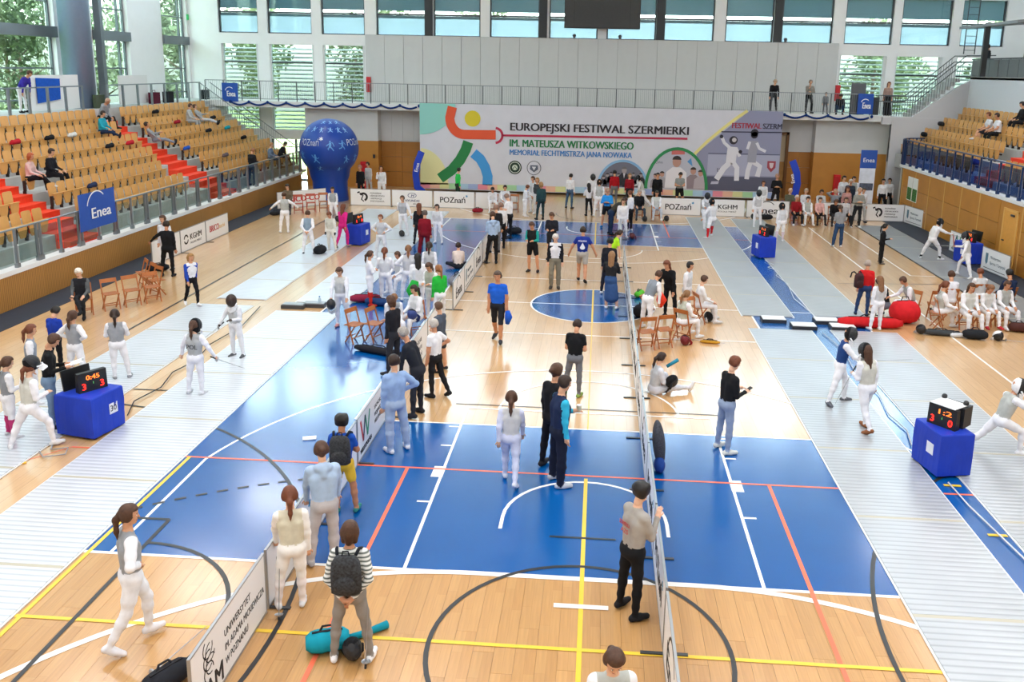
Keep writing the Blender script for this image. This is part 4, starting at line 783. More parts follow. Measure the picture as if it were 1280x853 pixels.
o = thing('roll_up_banner', 'tall white and blue roll-up banner before the right glass doors', 'banner', (13.0, 33.6, 0)); MB().box(0, .75, -.01, .01, .1, 3.1).build('sheet', mat('dfe6f2', .5, noise=.08, nscale=4), o); MB().box(-.02, .77, -.016, -.01, 2.2, 3.1).build('blue_head', mat('2a55ad', .5), o); MB().box(.05, .7, -.016, -.01, 1.1, 1.45).build('photo_strip', mat('4d5568', .6, noise=.4, nscale=9), o); MB().box(-.1, .85, -.15, .15, 0, .1).build('base', M_ALU, o); text('Enea', .3, PWHITE, o, frame((.1, -.02, 2.5), (1, 0, 0), (0, 0, 1)), width=.55)
o = thing('hanging_display', 'big dark display panel hanging before the upper far windows', 'display', (0, 38.5, 0)); MB().box(-2.1, 2.02, 0, .3, 8.9, 11.3).build('casing', mat('2b2c2e', .5, key='display'), o)
for x0, x1 in ((-2.05, -1.58), (-1.55, 1.45), (1.48, 1.97)): MB().box(x0, x1, -.012, 0, 8.97, 11.25).build('screen_panel', mat('3b3c3e', .55, key='screen', noise=.05), o)
for x, z in ((-1.55, 8.42), (.97, 8.42), (9.95, 8.42)): m = MB(); m.ell((x, 39.0, z+.1), (.1, .1, .1), 10, 6); m.box(x-.06, x+.06, 38.95, 39.05, z-.05, z+.02); tag(m.build('spot_camera', mat('4a4e50', .4)), 'small grey dome camera on the panel wall top, %s' % {-1.55: 'left one below the display', .97: 'right one below the display', 9.95: 'far right beneath a blue blind'}[x], 'camera')
for x, z, l in ((-13.15, 5.2, 'red fire cabinet on the panel wall at the left gallery end'), (12.95, 5.3, 'red fire cabinet on the panel wall at the right gallery end')): m = MB(); m.box(x-.1, x+.14, 38.9, 39.07, z, z+.85, 0); m.box(x-.06, x+.1, 38.89, 38.9, z+.05, z+.4, 1); tag(m.build('fire_cabinet', [mat('c3202a', .5), mat('9d1620', .5)]), l, 'cabinet')
for x, l in ((-13.0, 'red fire cabinet beside the left wood pier'), (12.85, 'red fire cabinet beside the right wood pier, behind spectators')): m = MB(); m.box(x-.16, x+.16, 36.95, 37.18, 0, 1.45, 0); m.box(x-.12, x+.12, 36.94, 36.95, .5, 1.35, 1); tag(m.build('fire_cabinet', [mat('d0202a', .5), mat('b81a24', .5)]), l, 'cabinet')
m = MB(); m.box(XW+.02, XW+.06, 39.0, 39.5, 9.0, 9.3); tag(m.build('exit_sign', mat('2fae63', .5, emit=.4)), 'small green exit sign high on the left wall corner', 'sign')
m = MB(); m.box(-12.5, -12.38, 37.17, 37.2, 1.65, 1.85); tag(m.build('wall_switch', M_DARKSTEEL), 'small dark switch on the left wood pier', 'switch')
# ================================================================ WOODEN FOLDING CHAIRS
M_CH = mat('a8622d', .45, noise=.10, nscale=6, key='chair_wood', spec=.5); M_CHR = mat('a8401f', .45, key='chair_red')
def chair_proto(label, m=M_CH):
    o = thing('folding_chair', label, 'chair')
    for s in (-1, 1):
        MB().obox((s*.20, 0, .41), (.03, .025, .90), Euler((.28, 0, 0)).to_matrix()).build('leg', m, o)      # long leg to the backrest
        MB().obox((s*.175, 0, .235), (.03, .025, .56), Euler((-.62, 0, 0)).to_matrix()).build('leg', m, o)
    for i in range(5): MB().box(-.19, .19, -.18+.075*i, -.18+.075*i+.06, .445, .46).build('seat_slat', m, o)
    MB().obox((0, -.118, .80), (.43, .018, .11), Euler((.28, 0, 0)).to_matrix()).build('backrest', m, o)
    MB().box(-.2, .2, .09, .11, .14, .16).build('stretcher', m, o); MB().box(-.175, .175, -.14, -.12, .13, .15).build('stretcher', m, o)
    return o
CHP = {}
def chair(x, y, deg, label, group='wooden folding chairs', m=M_CH):
    k = m.name
    if k not in CHP: CHP[k] = chair_proto(label, m); o = CHP[k]; o.location = (x, y, 0); o.rotation_euler = (0, 0, math.radians(deg)); o['group'] = group; return o
    return dup(CHP[k], (x, y, 0), math.radians(deg), label, group)
# chair faces local +Y; deg turns it
chair(-13.6, 11.1, 215, 'wooden folding chair under the grey-haired woman by the left stand')
for x, y, l in ((-13.2, 11.7, 'empty wooden folding chair right beside the grey-haired woman'), (-12.85, 12.15, 'middle one of the empty wooden chairs beside the grey-haired woman'), (-12.5, 12.6, 'empty wooden chair, last of the row beside the grey-haired woman')): chair(x, y, 228, l)
for i, (x, y) in enumerate(((-13.6, 14.2), (-13.15, 13.75), (-12.75, 13.35))): chair(x, y, 130+8*i, 'wooden folding chair in the cluster by the left mat, %s' % ('farthest one', 'middle one', 'nearest one')[i])
for i, (x, y) in enumerate(((-13.6, 28.0), (-13.15, 28.4), (-12.7, 28.85))): chair(x, y, 205, 'reddish folding chair before the red-lettered board, %s' % ('left', 'middle', 'right')[i], 'red folding chairs', M_CHR if i < 2 else M_CH)
chair(-5.85, 9.75, 245, 'empty wooden folding chair on the blue floor, nearer the mask-holding girl'); chair(-5.4, 9.9, 250, 'empty wooden chair on the blue floor next to the seated blond fencer')
chair(-4.95, 10.2, 230, 'wooden chair under the blond fencer seated behind the dark suit'); chair(-4.45, 10.6, 210, 'wooden chair under the dark-haired fencer with a mask on the lap')
chair(1.35, 10.1, 20, 'empty wooden chair beside the middle barrier'); chair(1.8, 10.35, 20, 'empty wooden chair left of the seated ponytail girl'); chair(2.3, 10.9, -40, 'wooden chair under the seated ponytail girl in grey vest')
chair(2.55, 12.0, 200, 'wooden chair with its back to the ponytail girl'); chair(2.9, 12.6, 285, 'wooden chair under the boy in white near the middle barrier'); chair(1.55, 13.6, 60, 'wooden chair tipped near the barrier with a black bag')
chair(-4.9, 30.1, 170, 'wooden chair under the left of two seated fencers by the far boards'); chair(-4.35, 30.2, 170, 'wooden chair right of the two seated fencers by the far boards'); chair(-3.9, 30.2, 175, 'empty wooden chair at the end of the far boards')
chair(1.95, 29.6, 180, 'wooden chair under the seated man in black by the far boards'); chair(2.75, 29.6, 180, 'wooden chair under the seated fencer by the far city board')
for i, (x, y, a, l) in enumerate(((8.95, 13.7, 130, 'wooden chair under the fencer facing left in the right group'), (9.4, 12.9, 260, 'wooden chair under the cross-legged fencer in the right group'), (10.15, 14.2, 0, 'wooden chair under the boy in plain white shirt, seen from behind'), (10.15, 13.0, 190, 'wooden chair under the girl with a phone in the right group'), (10.75, 13.3, 190, 'wooden chair under the small fencer in the right group'), (11.3, 13.5, 195, 'wooden chair under the grey-vest fencer at the right group end'), (11.25, 14.9, 10, 'wooden chair under the short-haired boy facing away'), (11.95, 14.6, 20, 'wooden chair under the man in navy jacket facing away'), (9.7, 13.9, 5, 'empty wooden chair in the middle of the right group'))): chair(x, y, a, l, 'chairs of the right group')
for i in range(5): chair((9.05, 9.55, 10.1, 10.75, 11.25)[i], 29.4, 180, 'wooden chair in the front row of spectators, under the %s' % ('man in dark red', 'girl in grey vest', 'girl in pale pink', 'person in black', 'person in white and stripes')[i], 'spectator chairs')
for i in range(5): chair((9.2, 9.95, 10.7, 11.4, 12.0)[i], 31.9+.1*i-.35, 180, 'wooden chair in the back row of spectators, %s' % ('behind the dark red jacket', 'behind the grey vest girl', 'behind the pink girl', 'behind the person in black', 'last on the right')[i], 'spectator chairs')
# ================================================================ SCORING TABLES
M_BCLOTH = mat('1238b4', .55, key='table_cloth', noise=.12, nscale=2.5, spec=.4)
def score_table(x, y, deg, label, num=None, hh=.80, w=.78, d=.62):
    o = thing('scoring_table', label, 'table', (x, y, 0), math.radians(deg), 'blue covered scoring tables')
    m = MB(); n = 10; r = random.Random(int(x*10)); W0, D0 = w/2, d/2
    per = [(-W0+w*i/n, -D0) for i in range(n)] + [(W0, -D0+d*i/n) for i in range(n)] + [(W0-w*i/n, D0) for i in range(n)] + [(-W0, D0-d*i/n) for i in range(n)]
    N = len(per); vs = []
    for lv, (zz, sc) in enumerate(((.05, 1.0), (.3, 1.01), (.55, 1.02), (hh-.02, 1.0), (hh, .97))):
        for i, p in enumerate(per):
            wob = (.012*math.sin(i*1.7+lv)+r.uniform(-.006, .006)) if lv < 3 else 0; vs.append((p[0]*(sc+wob), p[1]*(sc+wob), zz))
    fs = [(l*N+i, l*N+(i+1) % N, (l+1)*N+(i+1) % N, (l+1)*N+i) for l in range(4) for i in range(N)] + [tuple(4*N+i for i in range(N))]
    m.add(vs, fs); m.build('table_cover', M_BCLOTH, o)
    for sx in (-1, 1):
        for sy in (-1, 1): MB().tube([(sx*(W0-.1), sy*(D0-.1)-.015, .045), (sx*(W0-.1), sy*(D0-.1)+.015, .045)], .045, 8).build('castor', mat('8d9092', .4), o)
    s = MB(); s.prism([(-.1, 0), (.1, 0), (.1, .2), (-.1, .2)], .003, frame((.12, -D0*1.022, .36), (1, 0, 0), (0, 0, 1))); s.build('number_sheet', mat('e4e6ee', .6), o)
    if num: text(num, .16, INK, o, frame((.035, -D0*1.022-.006, .41), (1, 0, 0), (0, 0, 1)))
    return o
RED = mat('ff2a1c', .5, emit=2.2, key='led'); AMB = mat('ff7a28', .5, emit=2.0, key='led'); GRN = mat('5fd06a', .5, emit=1.0, key='led')
def scoreboard(x, y, deg, z, label, a, b, t, hood=False):
    o = thing('scoreboard', label, 'scoreboard', (x, y, z), math.radians(deg), 'fencing scoreboards')
    m = MB(); m.prism([(-.07, 0), (.07, 0), (.04, .36), (-.05, .36)], .52, frame((-.26, 0, 0), (0, 1, 0), (0, 0, 1))); cs = m.build('casing', mat('17181a', .5, key='casing'), o)
    F = frame((0, -.075, 0), (1, 0, 0), (0, .08, 1))
    text(a, .17, RED, cs, F @ T(-.21, .05, 0), bold=.02); text(b, .17, RED, cs, F @ T(.12, .05, 0), bold=.02); text(t, .12, AMB, cs, F @ T(-.12, .22, 0), width=.24, bold=.02); text('1', .06, GRN, cs, F @ T(-.01, .13, 0))
    if hood:
        MB().obox((.02, .26, .19), (.5, .3, .36), Euler((0, 0, .1)).to_matrix()).build('rear_unit', mat('1c1d20', .5), o); MB().obox((0, .12, .385), (.46, .4, .012)).build('score_sheet', mat('e6e8ea', .6), o)
        for s in (-1, 1): MB().ell((s*.2, .3, .42), (.05, .05, .05), 8, 6).build('signal_lamp', mat('222326', .4), o)
    else: MB().obox((-.12, .3, .2), (.55, .035, .38), Euler((-.15, 0, .12)).to_matrix()).build('second_screen', mat('131416', .35), o)
    return o
score_table(-9.15, 3.92, 78, 'blue cloth scoring table on the near left between the pistes', '30', d=.8); scoreboard(-9.1, 3.95, 58, .80, 'black scoreboard with red 3 and 3 on the near left table', '3', '3', '0:45')
score_table(6.19, 4.02, -78, 'blue cloth scoring table on the near right between the pistes'); scoreboard(6.15, 4.02, -52, .80, 'black scoreboard with red 3 and 0 on the near right table', '3', '0', '1:2', True)
score_table(-9.05, 21.6, 78, 'blue cloth scoring table beside the woman in pink'); scoreboard(-9.05, 21.62, 70, .80, 'dark scoreboard on the table beside the woman in pink', '1', '0', '2:1')
score_table(6.28, 21.75, -78, 'blue cloth scoring table far right between the grey pistes'); scoreboard(6.25, 21.75, -70, .80, 'dark scoreboard on the far right table between grey pistes', '0', '2', '1:1')
score_table(13.75, 21.85, -80, 'blue cloth scoring table by the right wood wall'); scoreboard(13.8, 21.9, -80, .80, 'red-lit scoreboard on the table by the right wood wall', '5', '4', '0:2')
# ================================================================ BAGS, MASKS, SMALL THINGS
def capsule_bag(name, label, x, y, deg, L, r, col, cat='bag', strap='2a2a2e', flatn=.8, z=0):
    o = thing(name, label, cat, (x, y, z), math.radians(deg)); m = MB(); n = 9
    pts = [(-L/2+L*i/(n-1), 0, r*flatn) for i in range(n)]; rs = [r*(.55 if i in (0, n-1) else (.9 if i in (1, n-2) else 1+.06*math.sin(3*i))) for i in range(n)]
    m.tube(pts, rs, 10); m.v = [(p[0], p[1]*1.0, r*flatn+(p[2]-r*flatn)*flatn) for p in m.v]; bb = m.build('bag_body', cloth(col), o, smooth=True)
    MB().tube([(-L*.25, 0, r*1.5*flatn), (-L*.1, .05, r*2.3*flatn), (L*.1, .05, r*2.3*flatn), (L*.25, 0, r*1.5*flatn)], .015, 5).build('handle', cloth(strap), bb, smooth=True); MB().box(-L*.35, L*.35, -.012, .012, r*2*flatn-.006, r*2*flatn+.008).build('zip', cloth(strap), bb); return o
def mask_mesh():
    m = MB(); R_ = Euler((0, 0, 0)).to_matrix()
    # dome: front dark mesh (0), trim/back (1), bib white (2)
    vs = []; n = 14; k = 9
    for j in range(k+1):
        p = math.pi*j/k
        for i in range(n):
            t = 2*math.pi*i/n; vs.append((.115*math.sin(p)*math.cos(t), .15*math.sin(p)*math.sin(t)*(1.0 if math.sin(t) > 0 else .8)+.01, .155*math.cos(p)))
    for j in range(k):
        for i in range(n):
            f = (j*n+i, (j+1)*n+i, (j+1)*n+(i+1) % n, j*n+(i+1) % n); c = sum((Vector(vs[q]) for q in f), Vector())/4
            m.add([vs[q] for q in f], [(0, 1, 2, 3)], 0 if c.y > -.02 else 1)
    m.tube([(-.118, 0, -.06), (-.1, .07, -.13), (0, .12, -.17), (.1, .07, -.13), (.118, 0, -.06)], .016, 5, 2)
    bib = [(-.11, -.02, -.1), (-.09, .08, -.13), (0, .12, -.15), (.09, .08, -.13), (.11, -.02, -.1)]; low = [(-.12, .0, -.2), (-.08, .1, -.25), (0, .13, -.28), (.08, .1, -.25), (.12, .0, -.2)]
    m.add(bib+low, [(i, i+1, 6+i, 5+i) for i in range(4)], 2)
    return m
_mm = {}
def mask_me(front, back, bib):
    k = (front, back, bib)
    if k not in _mm: _mm[k] = mask_mesh().mesh('fencing_mask', [mat(front, .5, .2, key='mask_mesh', noise=.1, nscale=60), cloth(back), cloth(bib)], True)
    return _mm[k]
def floor_mask(x, y, deg, label, front='26282c', bib='e8eaee', back='17181b', z=0, pitch=-.9):
    o = obj('fencing_mask', mask_me(front, back, bib), None, T(x, y, z+.15, math.radians(deg)) @ Euler((pitch, .2, 0)).to_matrix().to_4x4()); return tag(o, label, 'mask', 'fencing masks lying about')
def foil(label, x, y, deg, z=.03, L=1.05, M=None, name='fencing_foil'):
    o = thing(name, label, 'foil', (x, y, z), math.radians(deg))
    if M is not None: o.matrix_world = M
    MB().tube([(0, 0, 0), (L*.85, 0, .0)], [.007, .004], 5).build('blade', mat('9b9fa3', .3, .8, key='blade'), o); MB().lathe([(.005, .0), (.045, .012), (.055, .025)], 12).build('guard', mat('b4b7bb', .3, .7, key='guard'), o, M=T(-.02, 0, 0, 0, 0, H)); MB().tube([(-.03, 0, 0), (-.17, 0, -.01)], .014, 6).build('grip', mat('1f1f22', .6), o); return o
o = capsule_bag('fencing_bag', 'teal fencing bag on the floor behind the striped shirt woman', -2.95, -1.72, 20, .5, .16, '1593a8', flatn=.75); MB().tube([(.2, .04, .06), (.45, .12, .05), (.72, .22, .05)], [.045, .04, .05], 8).build('blade_sleeve', cloth('12899e'), o, smooth=True)
floor_mask(-2.62, -1.85, 200, 'black fencing mask beside the teal bag', bib='1b1c1f')
foil('silver fencing foil hanging from the hands of the striped shirt woman', 0, 0, 0, M=frame((-2.42, -2.0, .08), (.05, .1, 1), (1, 0, 0)), L=.8)
o = foil('silver foil standing by the barrier at the ponytail fencer', 0, 0, 0, M=frame((-3.72, -1.22, .06), (-.1, .25, 1), (1, 0, 0)), L=.85)
capsule_bag('dark_bag', 'black bag with grey straps on the floor at bottom left, behind board', -4.5, -2.5, 60, .55, .15, '23252b'); foil('thin foil on the floor beside the black bag at bottom left', -4.75, -2.35, 75)
o = thing('hung_jacket', 'dark grey flecked jacket leaning on the middle barrier', 'jacket', (1.12, 3.6, 0)); m = MB(); m.ell((.12, .0, .42), (.11, .24, .42), 14, 10, R=Euler((0, -.12, 0)).to_matrix()); m.build('jacket_body', mat('3a3d46', .85, noise=.5, nscale=45, key='fleck'), o, smooth=True); m = MB(); m.ell((.13, -.22, .12), (.1, .2, .13), 12, 8); m.build('blue_lining', cloth('1d3f86'), o, smooth=True)
o = capsule_bag('black_foil_bag', 'long black fencing bag on the blue floor behind the older man', -5.05, 8.9, -20, 1.3, .12, '1e2026', flatn=.7)
floor_mask(2.35, 10.55, 150, 'dark red fencing mask on floor below the seated ponytail girl', '6d1a22', '8a1f2a', '2a1618'); o = capsule_bag('blade_sleeve', 'yellow-brown blade sleeve on floor right of the red mask', 3.0, 10.75, -8, .5, .055, 'b98a2c'); foil('foil lying between the red mask and the yellow sleeve', 2.5, 10.95, -15)
def bottle(x, y, label, col='dfe6ea', cap='c33a2a', h=.26, r=.035):
    o = thing('water_bottle', label, 'bottle', (x, y, 0)); MB().lathe([(r*.9, 0), (r, .02), (r, h*.65), (r*.45, h*.86), (r*.45, h*.92)], 12).build('bottle_body', mat(col, .2, key='pet', spec=.6), o, smooth=True); MB().lathe([(r*.5, h*.92), (r*.5, h), (.001, h)], 10).build('cap', mat(cap, .4), o); return o
bottle(1.52, 7.05, 'clear bottle with red label beside the fencer on the floor', 'c9b0ac'); bottle(-7.72, 12.8, 'clear blue-capped water bottle at the end of the left piste', 'b9cfdc', '2f6fb0', .3, .045)
floor_mask(1.72, 7.0, -60, 'black fencing mask on the lap of the fencer sitting on the floor', bib='2a2b30', z=.18)
for x, y, s, l in ((-8.38, 12.55, .32, 'flat grey reel box at the piste gap, left one'), (-7.85, 12.75, .32, 'flat dark reel box at the piste gap, right one')): m = MB(); m.box(-s, s, -.16, .16, 0, .1, 0); m.box(-s+.03, s-.03, -.13, .13, .1, .125, 1); tag(m.build('reel_box', [mat('3a3d40', .5), mat('9aa0a4', .4, .4)], M=T(x, y, 0)), l, 'box', 'piste reel boxes')
for x, y, l in ((5.0, 13.0, 'flat white reel box at the right piste gap, upper left'), (5.7, 12.45, 'flat white reel box at the right piste gap, lower left'), (6.45, 13.05, 'flat white reel box at the right piste gap, upper right'), (6.75, 12.5, 'flat white reel box at the right piste gap, lower right')): m = MB(); m.box(-.33, .33, -.2, .2, 0, .1, 0); m.box(-.31, .31, -.18, .18, .1, .12, 1); tag(m.build('reel_box', [mat('2c2e31', .5), mat('e2e5e6', .4)], M=T(x, y, 0)), l, 'box', 'piste reel boxes')
o = capsule_bag('fencing_bag', 'long red fencing bag on the right piste by the long-haired girl', 7.55, 12.75, 0, 1.7, .2, 'c41f24', flatn=.75); o = capsule_bag('fencing_bag', 'red and white bag before the crouching girl in black top', 8.65, 13.35, 10, .75, .34, 'c9232a', flatn=.95)
capsule_bag('blade_bag', 'dark grey blade bag lying before the cross-legged fencer', 9.25, 12.25, -8, .95, .1, '3d4144'); floor_mask(8.75, 12.35, 200, 'dark fencing mask beside the grey blade bag', bib='a9adb0')
capsule_bag('black_bag', 'black kit bag at the feet of the girl with a phone', 10.05, 12.05, -8, .6, .16, '1e2126'); floor_mask(10.6, 12.0, 210, 'white-backed fencing mask at the feet of the small fencer', back='e6e8ec'); foil('foil lying right of the white-backed mask', 10.8, 11.95, -12); capsule_bag('brown_bag', 'dark brown bag beside the grey-vest fencer at the right end', 11.55, 12.9, -10, .5, .16, '4b2c27')
capsule_bag('white_shoes_bag', 'pale grey shoe bag on the floor below the girl with a phone', 9.65, 12.15, 5, .4, .08, 'c9ccd0')
floor_mask(-7.75, 23.3, 190, 'black mask on the piste at the feet of the distant ponytail fencer'); capsule_bag('black_bag', 'black bag on the floor left of the cream-suited fencer', -9.9, 19.6, 80, .5, .2, '1d1f24'); floor_mask(-11.2, 26.2, 120, 'white and black mask on the floor beside the red chairs', bib='f0f0f0')
o = capsule_bag('clothes_pile', 'pile of pink, red and dark clothes on the blue floor by red socks', -6.55, 13.4, 10, .9, .15, '8a2740'); capsule_bag('blue_bag', 'blue and dark kit bag next to the pink clothes pile', -6.15, 13.1, -10, .7, .14, '24406f')
capsule_bag('clothes_pile', 'grey and red clothes heap against the left barrier behind the green girl', -4.3, 16.0, 80, 1.1, .2, '7d7f86')
floor_mask(3.2, 12.75, 30, 'black and white mask on floor beside the boy in white', bib='e9ebee'); capsule_bag('black_bag', 'black bag against the middle barrier below the tipped chair', 1.35, 12.95, 85, .5, .22, '1b1c20'); capsule_bag('green_bag', 'bright green and dark bag behind the middle barrier', 1.4, 15.2, 70, .5, .12, '58b836')
floor_mask(7.35, 30.35, 200, 'black mask on floor at the far swoosh board'); capsule_bag('black_bag', 'black kit bag on the floor below the far swoosh board', 7.95, 30.35, 5, .6, .15, '1e1f23'); floor_mask(3.2, 29.0, 210, 'green and black mask beside the seated fencer at the far city board', bib='5d7d4a'); floor_mask(2.2, 28.7, 200, 'black and white mask at the feet of the seated man in black', bib='e9ebee')
floor_mask(1.5, 24.4, 160, 'dark red mask on far blue floor beside the bending man', '5d2320', '6d2a25', '2a1a18'); capsule_bag('black_bag', 'black bags heap held by the man in white polo at the far left barrier end', -3.35, 24.6, 20, .6, .18, '1d1e22'); capsule_bag('red_bag', 'red and black bag by the two seated far fencers', -5.6, 29.8, 20, .5, .13, '8f2230')
capsule_bag('dark_bag', 'dark bag on the left mat beside the man in black', -14.2, 16.2, 40, .7, .14, '15181e')
capsule_bag('dark_bag', 'dark bag on the mat behind the far left stretching girl', -14.3, 27.5, 60, 1.0, .14, '26282d')
tag(MB().box(-.12, .12, -.07, .07, 0, .02).build('white_card', mat('eef2f4', .5), M=T(-5.08, 4.0, .008, .3)), 'small white card on the blue floor left of the W board', 'card')
def cable(label, pts, r=.012, col='202124', cat='cable'): tag(MB().tube([(p[0], p[1], .025+r) for p in pts], r, 5).build('floor_cable', mat(col, .6), smooth=True), label, cat)
cable('black cable running along the floor between the left pistes', [(-8.85, 4.6), (-9.1, 5.3), (-8.95, 6.1), (-9.15, 7.0), (-9.0, 7.8), (-9.2, 9), (-9.05, 10.5), (-9.3, 12.4)]); cable('pale cable on the blue strip between right pistes, behind the table', [(6.0, 4.9), (6.15, 5.6), (6.05, 6.4), (6.2, 7.5), (6.1, 9), (6.25, 10.5), (6.1, 12)], .012, 'b9bcc0'); cable('white cable on the blue strip running to the bottom right', [(6.1, 3.4), (6.12, 2.6), (6.2, 1.8), (6.3, .8), (6.25, -.5)], .014, 'd9dcde')
cable('tangled white cable at the foot of the far right table', [(6.2, 20.9), (6.4, 20.2), (6.1, 19.8), (6.35, 19.2), (6.15, 18.5), (6.3, 17.4), (6.1, 15.5), (6.25, 14)], .012, 'd6d9db'); cable('grey cable tangle under the near left table', [(-9.5, 3.3), (-9.35, 3.0), (-9.1, 3.1), (-9.0, 2.85), (-9.3, 2.7), (-9.5, 2.9)], .012, '9a9da0')
for i, (x, y) in enumerate(((6.15, 3.35), (6.2, 1.75))): tag(MB().box(-.14, .14, -.03, .03, 0, .008).build('tape_strip', mat('e8c22e', .5), M=T(x, y, .009)), 'short yellow tape strip on the blue floor, %s the near right table' % ('just below', 'well below')[i], 'tape')
tag(MB().box(-.14, .14, -.03, .03, 0, .008).build('tape_strip', mat('e8b22e', .5), M=T(-9.6, 2.45, .009, .5)), 'short yellow tape strip on the floor below the near left table', 'tape')

# ================================================================ PEOPLE
def sdf_mesh(prims, vox, k=.03):
    # prims: (a, b, ra, rb, region); returns verts, quads, region of each quad
    A = np.array([np.minimum(p[0], p[1])-max(p[2], p[3]) for p in prims]); B = np.array([np.maximum(p[0], p[1])+max(p[2], p[3]) for p in prims])
    lo = A.min(0)-vox*2.5; hi = B.max(0)+vox*2.5; n = np.ceil((hi-lo)/vox).astype(int)+1
    D = np.full(n, .5, 'f'); best = np.full(n, 9.0, 'f'); rid = np.zeros(n, 'i2')
    ax = [lo[i]+vox*np.arange(n[i]) for i in range(3)]
    for p, a_, b_ in zip(prims, A, B):
        i0 = np.maximum(((a_-lo-.07)/vox).astype(int), 0); i1 = np.minimum(((b_-lo+.07)/vox).astype(int)+2, n); sl = tuple(slice(i0[i], i1[i]) for i in range(3))
        X = np.stack(np.meshgrid(*[ax[i][sl[i]] for i in range(3)], indexing='ij'), -1); a, b, ra, rb, r = p
        ba = b-a; t = np.clip(((X-a)@ba)/max(ba@ba, 1e-9), 0, 1); d = np.sqrt(((X-a-t[..., None]*ba)**2).sum(-1))-(ra+t*(rb-ra)); d = d.astype('f')
        o = D[sl]; h = np.maximum(k-np.abs(o-d), 0)/k; D[sl] = np.minimum(o, d)-h*h*k*.25
        bb = best[sl]; w = d < bb; bb[w] = d[w]; rid[sl][w] = r
    ins = D < 0; c = np.zeros(np.array(n)-1, 'i1')
    for dx in (0, 1):
        for dy in (0, 1):
            for dz in (0, 1): c += ins[dx:n[0]-1+dx, dy:n[1]-1+dy, dz:n[2]-1+dz]
    act = (c > 0) & (c < 8); idx = np.full(act.shape, -1, 'i4'); cells = np.argwhere(act); idx[act] = np.arange(len(cells))
    pos = np.zeros((len(cells), 3)); cnt = np.zeros(len(cells)); co = [(x, y, z) for x in (0, 1) for y in (0, 1) for z in (0, 1)]
    val = {q: D[cells[:, 0]+q[0], cells[:, 1]+q[1], cells[:, 2]+q[2]] for q in co}
    for q in co:
        for e in range(3):
            if q[e] == 0:
                q2 = list(q); q2[e] = 1; q2 = tuple(q2); a = val[q]; b = val[q2]; m = (a < 0) != (b < 0)
                t = np.where(m, a/np.where(m, a-b, 1), 0); P = np.array(q, float)[None].repeat(len(cells), 0); P[:, e] += t; pos[m] += P[m]; cnt[m] += 1
    V = lo+vox*(cells+pos/cnt[:, None]); Q = []; RG = []
    for e in range(3):
        s0 = [slice(1, n[i]-1) for i in range(3)]; s0[e] = slice(0, n[e]-1); s1 = list(s0); s1[e] = slice(1, n[e])
        a = ins[tuple(s0)]; b = ins[tuple(s1)]; m = a != b; g = np.argwhere(m); off = np.array([s.start for s in s0]); G = g+off; u, v = [(1, 2), (2, 0), (0, 1)][e]
        U = np.zeros(3, int); U[u] = 1; Vv = np.zeros(3, int); Vv[v] = 1
        def gi(q): return idx[q[:, 0], q[:, 1], q[:, 2]]
        quad = np.stack([gi(G-U-Vv), gi(G-Vv), gi(G), gi(G-U)], 1); fl = ~a[m]; quad[fl] = quad[fl][:, ::-1]; Q.append(quad)
        E = np.zeros(3, int); E[e] = 1; inside = np.where(a[m][:, None], G, G+E); RG.append(rid[inside[:, 0], inside[:, 1], inside[:, 2]])
    return V, np.concatenate(Q), np.concatenate(RG)
v3 = lambda *a: np.array(a, float)
# ---- head template (face towards +Y, chin-to-crown about 0.23 m, centre at the origin)
def head_template(vox):
    P = [(v3(0, -.015, .035), v3(0, .0, .03), .088, .088, 0), (v3(0, .02, -.02), v3(0, .045, -.075), .07, .038, 0), (v3(-.03, .02, -.06), v3(.03, .02, -.06), .035, .035, 0), (v3(0, .085, .01), v3(0, .102, -.022), .009, .014, 0),
         (v3(-.03, .075, .035), v3(.03, .075, .035), .014, .014, 0), (v3(-.082, -.005, .015), v3(-.086, -.012, -.03), .012, .008, 0), (v3(.082, -.005, .015), v3(.086, -.012, -.03), .012, .008, 0), (v3(-.014, .078, -.058), v3(.014, .078, -.058), .010, .010, 1), (v3(0, -.01, -.06), v3(0, -.02, -.13), .055, .054, 0)]
    V, Q, r = sdf_mesh(P, vox, .018)
    m = MB(); m.v = [tuple(x) for x in V]; m.f = [tuple(int(i) for i in q) for q in Q]; m.m = [int(x) for x in r]
    for s in (-1, 1): m.ell((s*.032, .079, .012), (.013, .009, .008), 8, 5, 2); m.ell((s*.032, .087, .012), (.006, .004, .006), 6, 4, 3); m.tube([(s*.018, .09, .034), (s*.035, .088, .038), (s*.05, .078, .032)], .0035, 4, 4)
    return np.array(m.v), m.f, np.array(m.m)
HEADS = {0: head_template(.0085), 1: head_template(.013)}
